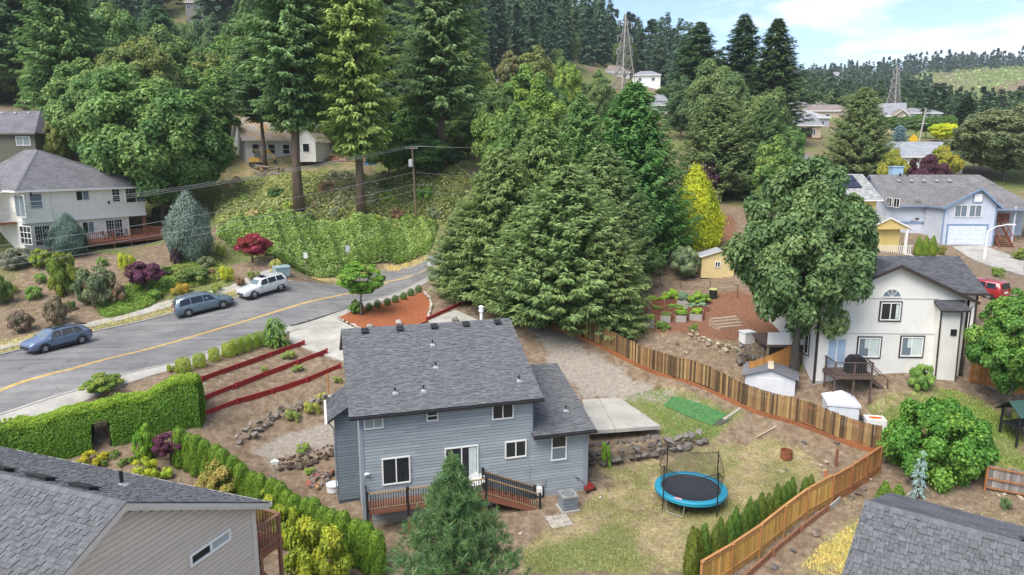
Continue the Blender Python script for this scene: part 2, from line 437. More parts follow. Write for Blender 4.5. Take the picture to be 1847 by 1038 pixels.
def nrm(a): return a / np.maximum(np.linalg.norm(a, axis=-1, keepdims=True), 1e-9)
T_KITE = (np.array([[0,-.5,0],[.36,-.02,.10],[0,.55,-.04],[-.36,-.02,.10]]), np.array([[0,1,2,3]]))
T_FROND = (np.array([[0,0,0],[.17,.35,.03],[.10,.75,-.02],[0,1,-.10],[-.10,.75,-.02],[-.17,.35,.03]]), np.array([[0,1,2,3],[0,3,4,5]]))
T_NEEDLE = (np.array([[-.06,0,0],[.06,0,0],[.02,1,0.0],[-.02,1,0.0]]), np.array([[0,1,2,3]]))
T_LEAF = (np.array([[0,-.5,0],[.22,-.1,.06],[.13,.3,.04],[0,.55,-.05],[-.13,.3,.04],[-.22,-.1,.06]]), np.array([[0,1,2,3],[0,3,4,5]]))
def scatter(P, N, T, Sc, tpl):
    """copies of a small leaf shape: points P, normals N, tip directions T, sizes Sc -> vertices, faces"""
    tv, tf = tpl
    N = nrm(N); T = nrm(T - (T * N).sum(-1, keepdims=True) * N); X = np.cross(T, N)
    Sc = np.asarray(Sc, float)
    if Sc.ndim == 1: Sc = np.stack([Sc, Sc, Sc], -1)
    q = tv[None] * Sc[:, None, :]
    V = P[:, None, :] + q[..., 0:1] * X[:, None] + q[..., 1:2] * T[:, None] + q[..., 2:3] * N[:, None]
    k = len(tv)
    Fc = tf[None] + (np.arange(len(P)) * k)[:, None, None]
    return V.reshape(-1, 3), Fc.reshape(-1, tf.shape[1]), k
def rdir(n, r=rng): return nrm(r.normal(size=(n, 3)))
# ------------------------------------------------------------------ plants
LEAF = foliage_mat('leaf', .36)
NEEDLE = foliage_mat('needle', .36, .6)
BARK = mat('bark', (.13, .11, .09), .9, .35, 4, bump=.8, bscale=12, stretch=(1, 1, .25))
BARKR = mat('bark_brown', (.12, .085, .062), .9, .3, 4, bump=.8, bscale=12, stretch=(1, 1, .2))

def crown_broad(name, R, Hc, n, leaf, seed, lobes=30, lr=(.26, .42), tpl=T_KITE, spread=.30, up=.5, rad_z=None, hollow=.42, matl=None, tip=0.0):
    r = np.random.RandomState(seed)
    d = rdir(lobes, r)
    rho = r.uniform(hollow, .80, lobes)[:, None]
    c = d * rho * np.array([R, R, Hc / 2]); c[:, 2] += Hc / 2
    if rad_z is not None:                       # wider or narrower with height
        t = np.clip(c[:, 2] / Hc, 0, 1); c[:, :2] *= np.interp(t, [0, .25, .5, .75, 1], rad_z)[:, None]
    rl = r.uniform(lr[0], lr[1], lobes) * min(R, Hc / 2)
    if rad_z is not None: rl *= np.interp(t, [0, .25, .5, .75, 1], [max(.55, k) for k in rad_z])
    lt = r.uniform(-.6, .65, lobes)
    k = r.choice(lobes, n, p=rl ** 2 / (rl ** 2).sum())
    out = nrm(c - np.array([0, 0, Hc * .42]))
    dd = nrm(rdir(n, r) + out[k] * .55 + np.array([0, 0, .35]))
    rr = rl[k] * (r.uniform(0, 1, n) ** spread) * (1 + .18 * np.sin(dd[:, 0] * 7 + k) * np.cos(dd[:, 1] * 6 + k * 2))
    P = c[k] + dd * rr[:, None] * np.array([1, 1, .85])
    N = nrm(dd * .7 + np.array([0, 0, up]) + rdir(n, r) * .55)
    T = nrm(dd * .5 + rdir(n, r) * .8 + np.array([0, 0, -.25]))
    s = leaf * r.uniform(.65, 1.35, n)
    V, Fc, kk = scatter(P, N, T, s, tpl)
    ti = lt[k] + r.normal(0, .25, n) + tip * (rr / rl[k] - .7)
    return np_mesh(name, V, Fc, matl or LEAF, np.repeat(np.clip(ti, -1, 1), kk))

def crown_conifer(name, Hc, R, seed, nb, frond, per, prof, droop=.25, upturn=.12, z0=0.0, tpl=T_FROND, wid=.34, tilt=.35, dens=1.0, topz=.35):
    """whorled limbs, each a flat spray of fronds; prof = limb length against height"""
    r = np.random.RandomState(seed)
    P, N, T, Sc, ti = [], [], [], [], []
    t = np.sort(r.uniform(0, 1, nb) ** .92)
    ga = 2.399963
    for i in range(nb):
        ln = R * np.interp(t[i], prof[0], prof[1]) * r.uniform(.52, 1.12)
        if r.uniform() < .06: ln *= 1.15
        az = i * ga + r.uniform(-.5, .5)
        m = max(4, int(per * ln / R * dens) + 2)
        s = r.uniform(.12, 1, m) ** .8; s[0] = 1.0
        sg = r.choice([-1, 1], m)
        ze = z0 + t[i] * Hc
        el = topz * t[i] - .05 + r.uniform(-.08, .08)
        dirh = np.array([math.cos(az), math.sin(az), 0]); side = np.array([-math.sin(az), math.cos(az), 0])
        pz = ln * (el * s - droop * s ** 2 + upturn * s ** 3)
        sw = sg * (ln * .10 * (1 - s * .6)) * r.uniform(0, 1, m)
        p = dirh * (ln * s * .93)[:, None] + side * sw[:, None]; p[:, 2] += ze + pz + r.normal(0, .03 * R ** .5, m)
        fan = sg * r.uniform(.15, 1.05, m) * (1.15 - s * .75)
        slope = el - 2 * droop * s + 3 * upturn * s ** 2
        tt = dirh * np.cos(fan)[:, None] + side * np.sin(fan)[:, None]; tt[:, 2] += slope * .8 + r.normal(0, .14, m)
        nn = np.array([0, 0, 1.0]) + rdir(m, r) * tilt + dirh * .42
        L_ = frond * r.uniform(.6, 1.25, m) * (1.1 - .35 * s)
        P.append(p); T.append(tt); N.append(nn); Sc.append(np.stack([L_ * wid / .34, L_, L_], -1))
        ti.append(r.uniform(-.4, .3) + .35 * (s - .6) + r.normal(0, .2, m))
    V, Fc, kk = scatter(np.concatenate(P), np.concatenate(N), np.concatenate(T), np.concatenate(Sc), tpl)
    return np_mesh(name, V, Fc, NEEDLE, np.repeat(np.clip(np.concatenate(ti), -1, 1), kk))

def crown_column(name, H, R, seed, n, leaf, prof, tpl=T_LEAF, up=.9, lump=.12, matl=None, rag=.06):
    """dense clipped or columnar bush: short upright sprays all over a body of revolution"""
    r = np.random.RandomState(seed)
    zz = np.linspace(0, 1, 60); rr = np.interp(zz, prof[0], prof[1])
    cdf = np.cumsum(rr + .08); cdf /= cdf[-1]
    t = np.interp(r.uniform(0, 1, n), cdf, zz); a = r.uniform(0, 2 * PI, n)
    rad_ = R * np.interp(t, prof[0], prof[1])
    ph = r.uniform(0, 6.28, 6)
    rad_ = rad_ * (1 + lump * np.sin(a * 3 + ph[0] + t * 5) * np.sin(t * 9 + ph[1]) + lump * .7 * np.sin(a * 5 + ph[2] - t * 11)) * (r.uniform(.72, 1.0, n) ** .5) + r.normal(0, rag * R, n)
    P = np.stack([rad_ * np.cos(a), rad_ * np.sin(a), t * H + r.normal(0, rag * R, n)], -1)
    O = np.stack([np.cos(a), np.sin(a), 0 * a], -1)
    dr = np.gradient(rr, zz)
    O[:, 2] = -np.interp(t, zz, dr) * R / H * .8
    N = nrm(O + rdir(n, r) * .5)
    T = nrm(np.array([0, 0, up]) + O * .6 + rdir(n, r) * .45)
    V, Fc, kk = scatter(P, N, T, leaf * r.uniform(.7, 1.35, n), tpl)
    ti = .35 * np.sin(a * 2 + ph[3]) * np.sin(t * 7 + ph[4]) + r.normal(0, .22, n)
    return np_mesh(name, V, Fc, matl or NEEDLE, np.repeat(np.clip(ti, -1, 1), kk))

def crown_pine(name, H, R, seed, nb, tuft, nn):
    """close pine: whorled limbs with needle tufts on every twig and pale upright candles on the tips"""
    r = np.random.RandomState(seed)
    C0, D0, tt0 = [], [], []
    prof = ([0, .08, .3, .6, .85, 1], [.75, 1, .92, .58, .24, .05])
    for i in range(nb):
        t = (i + r.uniform()) / nb; ln = R * np.interp(t, *prof) * r.uniform(.75, 1.06); az = i * 2.39996 + r.uniform(-.4, .4)
        dh = np.array([math.cos(az), math.sin(az), 0]); sd = np.array([-dh[1], dh[0], 0])
        m = int(4 + 11 * ln / R)
        s = np.sort(r.uniform(.25, 1, m)); s[-1] = 1
        off = r.choice([-1, 1], m) * r.uniform(0, .34, m) * ln * (1.15 - s)
        p = dh * (ln * s)[:, None] + sd * off[:, None]; p[:, 2] = t * H + ln * (.16 * s + .16 * s ** 2) + r.normal(0, .08, m)
        C0.append(p); D0.append(nrm(dh * .6 + np.sign(off)[:, None] * sd * .45 + np.array([0, 0, .65]) + rdir(m, r) * .25)); tt0.append(np.full(m, r.uniform(-.35, .25)) + (s - .8) * .3)
    C0 = np.concatenate(C0); D0 = np.concatenate(D0); tt0 = np.concatenate(tt0)
    K = len(C0)
    idx = np.repeat(np.arange(K), nn)
    ax = r.uniform(-.75, .25, len(idx))
    T = nrm(D0[idx] * r.uniform(.1, 1.0, len(idx))[:, None] + rdir(len(idx), r) * .85)
    P = C0[idx] + D0[idx] * (ax * tuft * 1.1)[:, None]
    Ln = tuft * r.uniform(.75, 1.2, len(idx))
    V, Fc, kk = scatter(P, rdir(len(idx), r), T, np.stack([Ln * 1.0, Ln, Ln], -1), T_NEEDLE)
    ti = np.repeat(np.clip(tt0[idx] + r.normal(0, .25, len(idx)), -1, 1), kk)
    # candles
    cs = np.where(r.uniform(size=K) < .22)[0]
    up = nrm(np.array([0, 0, 1]) + rdir(len(cs), r) * .18)
    Lc = tuft * r.uniform(1.0, 2.1, len(cs))
    P2 = np.repeat(C0[cs], 3, 0); U2 = np.repeat(up, 3, 0); L2 = np.repeat(Lc, 3)
    V2, F2, k2 = scatter(P2, rdir(len(P2), r), U2, np.stack([L2 * 1.1, L2, L2], -1), T_NEEDLE)
    return np_mesh(name, np.concatenate([V, V2]), np.concatenate([Fc, F2 + len(V)]), NEEDLE, np.concatenate([ti, np.full(len(V2), 1.0)]))

def trunk_mesh(name, h, r0, seed, limbs=5, m=None, lean=.04, lstart=.35, llen=.35, top=.25, n=8, jit=.012):
    r = np.random.RandomState(seed); b = MB()
    k = 7; lx, ly = r.normal(0, lean, 2)
    pts = [(lx * h * (i / (k - 1)) ** 1.5 + r.normal(0, jit * h) * (i > 0), ly * h * (i / (k - 1)) ** 1.5 + r.normal(0, jit * h) * (i > 0), h * i / (k - 1) - (.4 if i == 0 else 0)) for i in range(k)]
    b.tube(pts, [r0 * (1.3 if i == 0 else 1 - (1 - top) * i / (k - 1)) for i in range(k)], n)
    for j in range(limbs):
        t = lstart + (1 - lstart) * (j + r.uniform(0, .8)) / max(limbs, 1); t = min(t, .97)
        i = int(t * (k - 1)); f = t * (k - 1) - i
        p = Vector(pts[i]).lerp(Vector(pts[min(i + 1, k - 1)]), f); a = j * 2.4 + r.uniform(0, .8); q = llen * h * r.uniform(.7, 1.1) * (1.1 - t * .6)
        d = Vector((math.cos(a), math.sin(a), r.uniform(.35, .9)))
        rr = r0 * (1 - .72 * t) * .55
        b.tube([p, p + d * q * .5 + Vector((0, 0, -.03 * q)), p + d * q], [rr, rr * .65, rr * .25], 6)
    return b.mesh(name, m or BARK, True)

P_BROAD = [crown_broad('crown_broad_a', 5.2, 11.5, 70000, .26, 11, lobes=170, lr=(.12, .23), hollow=.5, rad_z=[.95, 1.1, 1.02, .82, .55]),
           crown_broad('crown_broad_b', 5.0, 10, 32000, .33, 12, lobes=90, lr=(.15, .28)),
           crown_broad('crown_broad_c', 4.6, 12, 32000, .33, 13, lobes=90, lr=(.14, .27), rad_z=[.7, 1, 1.05, .9, .6]),
           crown_broad('crown_broad_d', 5.5, 8, 26000, .33, 14, lobes=80, lr=(.16, .30)),
           crown_broad('crown_broad_e', 6.5, 13, 76000, .30, 15, lobes=190, lr=(.10, .22), hollow=.5)]
R_BROAD = [(5.2, 11.5), (5.0, 10), (4.6, 12), (5.5, 8), (6.5, 13)]
P_SHRUB = [crown_broad('crown_shrub_a', 1.0, 1.6, 4600, .11, 21, lobes=22, lr=(.3, .5)),
           crown_broad('crown_shrub_b', 1.1, 1.4, 4400, .105, 22, lobes=18, lr=(.3, .55), tpl=T_LEAF),
           crown_broad('crown_shrub_c', 1.2, 1.5, 4800, .11, 23, lobes=26, lr=(.22, .4), tpl=T_LEAF, up=.8),
           crown_broad('crown_shrub_d', 2.2, 3.0, 18000, .14, 24, lobes=46, lr=(.2, .36))]
R_SHRUB = [(1.0, 1.6), (1.1, 1.4), (1.2, 1.5), (2.2, 3.0)]
PC = ([0, .05, .15, .4, .7, .9, 1], [.55, .9, 1, .80, .45, .18, .03])
P_CEDAR = [crown_conifer('crown_cedar_a', 20, 8.6, 31, 1150, .86, 72, ([0, .05, .16, .4, .7, .9, 1], [.8, 1, 1, .86, .54, .24, .03]), droop=.26, upturn=.24, tilt=.6),
           crown_conifer('crown_cedar_b', 20, 7.6, 32, 1050, .84, 68, ([0, .05, .16, .4, .7, .9, 1], [.75, .98, 1, .84, .52, .24, .03]), droop=.10, upturn=.28, tilt=.6)]
P_FIR = [crown_conifer('crown_fir_a', 24, 4.6, 41, 620, .85, 56, ([0, .1, .3, .6, .85, 1], [.6, .95, 1, .78, .42, .04]), droop=.22, upturn=.15),
         crown_conifer('crown_fir_b', 24, 5.2, 42, 560, .9, 60, ([0, .1, .25, .5, .8, 1], [.45, .75, 1, .92, .62, .08]), droop=.16, upturn=.12, tilt=.4),
         crown_conifer('crown_fir_c', 24, 5.4, 43, 520, .9, 62, ([0, .1, .3, .6, .85, 1], [.9, 1, .95, .66, .32, .03]), droop=.10, upturn=.14)]
P_FAR = [crown_conifer('crown_spruce_%s' % 'abc'[i], 26, 4.4 + .4 * i, 51 + i, 190, 1.8, 20, ([0, .1, .3, .6, .85, 1], [.7, 1, .92, .62, .3, .03]), droop=.2, upturn=.08, wid=.42) for i in range(3)]
P_THUJA = [crown_column('crown_thuja_a', 2.6, .55, 61, 4200, .12, ([0, .08, .35, .7, .92, 1], [.6, .95, 1, .66, .28, .05])),
           crown_column('crown_thuja_b', 2.6, .55, 62, 4200, .12, ([0, .08, .4, .75, .93, 1], [.7, 1, .95, .62, .3, .06])),
           crown_column('crown_thuja_c', 2.8, .62, 63, 5200, .12, ([0, .06, .4, .75, .93, 1], [.8, 1, 1, .92, .62, .12])),
           crown_column('crown_thuja_d', 2.8, .62, 64, 5200, .12, ([0, .06, .4, .75, .93, 1], [.82, 1, .96, .9, .66, .15]))]
P_BALL = [crown_column('crown_ball_a', 1.0, .5, 65, 2600, .065, ([0, .12, .35, .65, .88, 1], [.5, .85, 1, .95, .6, .1]), lump=.05, rag=.04, matl=LEAF),
          crown_column('crown_ball_b', 1.0, .62, 66, 3600, .07, ([0, .1, .3, .75, .93, 1], [.8, 1, 1, .97, .75, .2]), lump=.05, rag=.04, matl=LEAF)]
P_JUNI = crown_column('crown_juniper', 5.0, 1.9, 67, 15000, .23, ([0, .08, .3, .6, .85, 1], [.5, .8, 1, .85, .42, .08]), tpl=T_FROND, lump=.14, rag=.07)
P_PINE = crown_pine('crown_pine', 8.5, 3.5, 71, 300, .225, 27)
P_DOME = crown_broad('crown_dome', 3.3, 4.6, 34000, .19, 68, lobes=130, lr=(.15, .30), hollow=.6, rad_z=[1.35, 1.2, 1.05, .92, .75])
P_GOLD = crown_column('crown_gold', 6, 1.9, 69, 12000, .26, ([0, .1, .3, .6, .85, 1], [.85, 1, .95, .62, .3, .04]), tpl=T_FROND, lump=.16, rag=.07, up=.2)
P_TRUNK = [trunk_mesh('trunk_broad_%d' % i, 10, .30, 81 + i, 7) for i in range(2)]
P_FTRUNK = [trunk_mesh('trunk_fir_%d' % i, 24, .42, 85 + i, 4, BARKR, lean=.008, lstart=.3, llen=.06, top=.12, jit=.002) for i in range(2)]
P_STEM = trunk_mesh('stem_shrub', 1.2, .06, 88, 5, BARK, lstart=.1, llen=.5)

def plant(name, label, cat, xy, h, r, proto, dims, col, group=None, cb=.18, trunk=None, tr=None, seed=None, zoff=0.0, yaw=None):
    """tree or bush: an Empty at the foot, trunk and crown as parts; crown from cb*h to h"""
    x, y = xy; z = gz(x, y) + zoff
    t = thing(name, label, cat, (x, y, z), random.uniform(0, 6.28) if yaw is None else yaw, group)
    if trunk is not None:
        th, t0 = trunk
        k = h * (cb + .62 * (1 - cb)) / th if tr is None else tr[0]
        kr = (k if tr is None else tr[1])
        link('trunk' if h > 2.2 else 'stem', t0, t, scale=(kr, kr, k))
    hc = h * (1 - cb)
    link('crown' if h > 2.2 else 'foliage', proto, t, loc=(0, 0, h * cb), scale=(r / dims[0], r / dims[0], hc / dims[1]), color=col)
    return t
def xy_at(px, py):
    p = at(px, py); return (p.x, p.y)
def size_at(px, ptop, pw, x, y):
    """height and radius of something whose top shows at ptop and whose width spans pw pixels, standing at x, y"""
    k = ray(px, ptop); zt = CAM_Z + k[2] * y / k[1]
    d = y * math.cos(PITCH) + (CAM_Z - gz(x, y)) * math.sin(PITCH) * .6
    return max(.3, zt - gz(x, y)), pw * d / F / 2
# ------------------------------------------------------------------ the ground: one sheet with its cover (grass, gravel, soil) as attributes
def poly_px(pts): return np.array([at(*p)[:2] for p in pts])
def sdist(P, poly):
    """signed distance to a polygon, positive inside"""
    n = len(poly); d = np.full(len(P), 1e9); ins = np.zeros(len(P), bool)
    for i in range(n):
        a, b = poly[i], poly[(i + 1) % n]; e = b - a; w_ = P - a
        t = np.clip((w_ @ e) / max(e @ e, 1e-9), 0, 1); d = np.minimum(d, np.linalg.norm(w_ - t[:, None] * e, axis=1))
        c = ((a[1] <= P[:, 1]) & (b[1] > P[:, 1])) | ((b[1] <= P[:, 1]) & (a[1] > P[:, 1]))
        with np.errstate(divide='ignore', invalid='ignore'):
            xi = a[0] + (P[:, 1] - a[1]) / (b[1] - a[1]) * e[0]
        ins ^= c & (P[:, 0] < xi)
    return np.where(ins, d, -d)
def vnoise(P, s, seed=0):
    r = np.random.RandomState(seed); o = 0
    for k in range(4):
        a = r.uniform(0, 6.28, 3); f = s * (1.7 ** k); q = r.uniform(0, 6.28)
        o = o + np.sin(P[:, 0] * f * math.cos(q) + P[:, 1] * f * math.sin(q) + a[0]) * np.cos(P[:, 1] * f * math.cos(q) - P[:, 0] * f * math.sin(q) + a[1]) * .75 ** k
    return o / 2
def axis(a, b, st, lo, hi, g=1.12):
    c = list(np.arange(a, b + 1e-6, st)); d = st
    while c[-1] < hi: d *= g; c.append(c[-1] + d)
    d = st; l = [a]
    while l[-1] > lo: d *= g; l.append(l[-1] - d)
    return np.array(l[:0:-1] + c)
gx = axis(-46, 42, .45, -3500, 3500); gy = axis(15, 92, .45, -600, 5000)
GX, GY = np.meshgrid(gx, gy); GP = np.stack([GX.ravel(), GY.ravel()], -1)
GZ = gz_arr(GP)
rough_near = np.exp(-np.maximum(0, GP[:, 1] - 90) / 60)
HARD = {
 'road': [(-90,668),(0,642),(172,599),(315,565),(435,537),(530,509),(611,513),(690,487),(770,463),(830,447),(900,432),(930,452),(850,477),(772,499),(746,514),(686,538),(627,556),(520,588),(430,615),(312,656),(133,706),(-90,775)],
 'driveway': [(522,591),(627,557),(646,556),(608,576),(650,596),(720,602),(800,640),(690,660),(616,650),(522,618)],
 'pad': [(1050,725),(1117,718),(1191,785),(1062,796)],
 'mulch': [(610,575),(640,560),(700,548),(762,528),(777,549),(770,580),(720,600),(650,593)],
}
HARD = {k: poly_px(v) for k, v in HARD.items()}
for q in HARD.values():
    GZ -= .16 * (sdist(GP, q) > -.15)
GZ = GZ + vnoise(GP, 1.9, 3) * .025 * rough_near + np.where(GP[:, 1] > 100, vnoise(GP, .05, 5) * np.clip((GP[:, 1] - 100) / 60, 0, 1.5), 0)

ZONE = {  # pixel outlines of each cover
 'lawn': [[(1000,800),(1100,845),(1180,838),(1300,800),(1400,790),(1480,830),(1500,880),(1380,950),(1240,1038),(930,1038),(960,975),(1010,945),(1060,905),(1110,870),(1085,845)],
          [(1122,715),(1190,700),(1330,745),(1290,790),(1200,800),(1190,782)],
          [(1560,735),(1640,700),(1720,705),(1847,745),(1847,860),(1780,850),(1700,800),(1600,775)],
          [(1430,1038),(1480,985),(1570,925),(1600,1038)],
          [(0,640),(172,598),(315,563),(440,533),(420,520),(300,548),(160,585),(0,615)],
          [(560,500),(690,478),(770,455),(770,470),(690,490),(600,510)], [(1700,430),(1847,380),(1847,420),(1800,440)],[(395,268),(640,262),(655,305),(560,318),(470,326),(392,330)],
          [(0,180),(110,180),(220,330),(60,300),(0,260)]],
 'green': [[(1180,745),(1215,715),(1330,745),(1290,790),(1210,800)],[(1090,965),(1120,945),(1145,955),(1130,972),(1100,972)],
           [(1600,740),(1700,710),(1847,760),(1847,840),(1700,790)],[(1125,718),(1160,705),(1210,715),(1190,760)],[(960,1010),(1060,960),(1150,1000),(1200,1038),(960,1038)],
           [(180,530),(280,520),(300,545),(200,575)],[(270,490),(400,470),(420,515),(300,540)]],
 'gravel': [[(780,520),(830,516),(960,575),(1070,640),(1250,730),(1220,745),(1130,712),(1050,715),(1000,660),(930,570)],
            [(480,800),(610,745),(610,800),(500,835),(455,815)],[(1000,560),(1060,640),(960,600)]],
 'bark': [[(1130,540),(1350,520),(1400,600),(1330,615),(1180,600),(1130,580)],[(1290,380),(1320,390),(1340,440),(1260,450)],[(790,513),(850,500),(870,520),(800,525)]],
 'far': [],
}
cov = {}
for zn, polys in ZONE.items():
    v = np.full(len(GP), -9.0)
    for q in polys:
        v = np.maximum(v, sdist(GP, poly_px(q)))
    cov[zn] = np.clip(.5 + (v + vnoise(GP, 1.1, 9) * .7) / 1.6, 0, .64 + .16 * vnoise(GP, .45, 12) if zn == 'lawn' else 1)
rest = ((GP[:, 1] > 74) & (GP[:, 0] < 30)) | (GP[:, 1] > 102) | (GP[:, 0] < -50)
cov['wild'] = np.clip(np.where(rest, .55 + vnoise(GP, .35, 4) * .6, 0), 0, 1) * (1 - np.maximum(cov['lawn'], np.maximum(cov['gravel'], cov['bark'])))
ny, nx = len(gy), len(gx)
ii = np.arange(ny * nx).reshape(ny, nx)
FQ = np.stack([ii[:-1, :-1], ii[:-1, 1:], ii[1:, 1:], ii[1:, :-1]], -1).reshape(-1, 4)

def ground_mat():
    m, t, o = new_mat('ground_cover')
    tc = _nd(t, 'ShaderNodeTexCoord')
    def noise(sc, det=6, rough=.65):
        n = _nd(t, 'ShaderNodeTexNoise'); n.inputs['Scale'].default_value = sc; n.inputs['Detail'].default_value = det; n.inputs['Roughness'].default_value = rough
        t.links.new(tc.outputs['Object'], n.inputs['Vector']); return n.outputs['Fac']
    def ramp(src, *stops):
        c = _nd(t, 'ShaderNodeValToRGB'); e = c.color_ramp.elements
        while len(e) < len(stops): e.new(.5)
        for q, (p, col) in zip(e, stops): q.position = p; q.color = (*col, 1)
        t.links.new(src, c.inputs[0]); return c.outputs[0]
    def mask(attr, src, soft=.18):
        a = _nd(t, 'ShaderNodeAttribute', attribute_name=attr)
        ad = _nd(t, 'ShaderNodeMath', operation='ADD'); t.links.new(a.outputs['Fac'], ad.inputs[0]); t.links.new(src, ad.inputs[1])
        r = _nd(t, 'ShaderNodeMapRange'); r.inputs[1].default_value = 1 - soft; r.inputs[2].default_value = 1 + soft
        t.links.new(ad.outputs[0], r.inputs[0]); return r.outputs[0]
    def mix(f, a, b):
        x = _nd(t, 'ShaderNodeMix', data_type='RGBA'); t.links.new(f, x.inputs[0]); t.links.new(a, x.inputs[6]); t.links.new(b, x.inputs[7]); return x.outputs[2]
    big, mid, fine, grit = noise(.45), noise(1.9), noise(7), noise(26, 3, .8)
    soil = ramp(mid, (.3, (.125, .088, .056)), (.5, (.20, .147, .10)), (.72, (.29, .23, .165)))
    dry = ramp(fine, (.3, (.19, .145, .075)), (.5, (.31, .25, .135)), (.68, (.40, .345, .20)))
    grn = ramp(fine, (.3, (.08, .10, .03)), (.5, (.145, .165, .055)), (.7, (.25, .25, .10)))
    grass = mix(ramp(big, (.44, (0, 0, 0)), (.62, (1, 1, 1))), dry, grn)
    grav = ramp(grit, (.3, (.15, .125, .10)), (.5, (.27, .235, .195)), (.7, (.42, .385, .34)))
    barkc = ramp(fine, (.3, (.11, .055, .035)), (.6, (.24, .12, .075)))
    wild = ramp(mid, (.3, (.07, .10, .028)), (.5, (.14, .17, .055)), (.72, (.25, .22, .10)))
    c = mix(mask('lawn', mid), soil, grass)
    c = mix(mask('green', mid), c, grn)
    c = mix(mask('gravel', mid), c, grav)
    c = mix(mask('bark', mid), c, barkc)
    c = mix(mask('wild', mid), c, wild)
    mu = _nd(t, 'ShaderNodeMix', data_type='RGBA', blend_type='MULTIPLY'); mu.inputs[0].default_value = 1
    t.links.new(c, mu.inputs[6]); t.links.new(ramp(grit, (.25, (.62, .62, .62)), (.5, (1, 1, 1)), (.75, (1.3, 1.3, 1.3))), mu.inputs[7])
    p = _nd(t, 'ShaderNodeBsdfPrincipled'); p.inputs['Roughness'].default_value = .95; p.inputs['Specular IOR Level'].default_value = .1
    mu2 = _nd(t, 'ShaderNodeMix', data_type='RGBA', blend_type='MULTIPLY'); mu2.inputs[0].default_value = 1; t.links.new(mu.outputs[2], mu2.inputs[6]); t.links.new(ramp(noise(3.6, 8, .75), (.3, (.66, .66, .66)), (.5, (1, 1, 1)), (.7, (1.28, 1.26, 1.2))), mu2.inputs[7])
    t.links.new(mu2.outputs[2], p.inputs['Base Color'])
    b = _nd(t, 'ShaderNodeBump'); b.inputs['Strength'].default_value = .6; b.inputs['Distance'].default_value = .12; t.links.new(fine, b.inputs['Height'])
    t.links.new(b.outputs[0], p.inputs['Normal']); t.links.new(p.outputs[0], o.inputs[0])
    return m
gme = np_mesh('ground', np.stack([GP[:, 0], GP[:, 1], GZ], -1), FQ, ground_mat(), smooth=True)
for k in ('lawn', 'green', 'gravel', 'bark', 'wild'):
    a = gme.attributes.new(k, 'FLOAT', 'POINT'); a.data.foreach_set('value', cov[k].astype(np.float32))
ground = link('ground', gme); ground['kind'] = 'structure'
# ------------------------------------------------------------------ roads, pavements, beds
def drape(name, poly, dz, m, step=.9, skirt=.25, kind='structure', flat=None):
    """a sheet with exact outline laid on the ground (or flat at a given height), edges turned down"""
    bm = bmesh.new()
    vs = [bm.verts.new((p[0], p[1], 0)) for p in poly]
    f = bm.faces.new(vs)
    if f.calc_area() and f.normal.z < 0: f.normal_flip()
    xs = [p[0] for p in poly]; ys = [p[1] for p in poly]
    for ax, lo, hi in ((0, min(xs), max(xs)), (1, min(ys), max(ys))):
        c = lo + step
        while c < hi:
            n = (1, 0, 0) if ax == 0 else (0, 1, 0)
            bmesh.ops.bisect_plane(bm, geom=bm.verts[:] + bm.edges[:] + bm.faces[:], plane_co=(c, c, 0), plane_no=n, dist=1e-5); c += step
    bm.verts.ensure_lookup_table()
    z = gz_arr([[v.co.x, v.co.y] for v in bm.verts])
    for v, q in zip(bm.verts, z): v.co.z = (q if flat is None else flat) + dz
    be = [e for e in bm.edges if len(e.link_faces) == 1]
    r = bmesh.ops.extrude_edge_only(bm, edges=be)
    for v in r['geom']:
        if isinstance(v, bmesh.types.BMVert): v.co.z -= skirt
    bm.normal_update()
    me = bpy.data.meshes.new(name); bm.to_mesh(me); bm.free(); me.materials.append(m)
    o = link(name, me)
    if kind: o['kind'] = kind
    return o
def offset_line(pts, d):
    out = []
    for i, p in enumerate(pts):
        a = np.array(pts[max(i - 1, 0)][:2]); b = np.array(pts[min(i + 1, len(pts) - 1)][:2]); t = (b - a) / np.linalg.norm(b - a)
        out.append(np.array(p[:2]) + np.array([-t[1], t[0]]) * d)
    return out
def strip(pts, d0, d1):
    return offset_line(pts, d0) + offset_line(pts, d1)[::-1]
def dense(pts, st=1.0):
    out = []
    for a, b in zip(pts[:-1], pts[1:]):
        a, b = np.array(a[:2]), np.array(b[:2]); n = max(1, int(np.linalg.norm(b - a) / st))
        out += [a + (b - a) * i / n for i in range(n)]
    return out + [np.array(pts[-1][:2])]

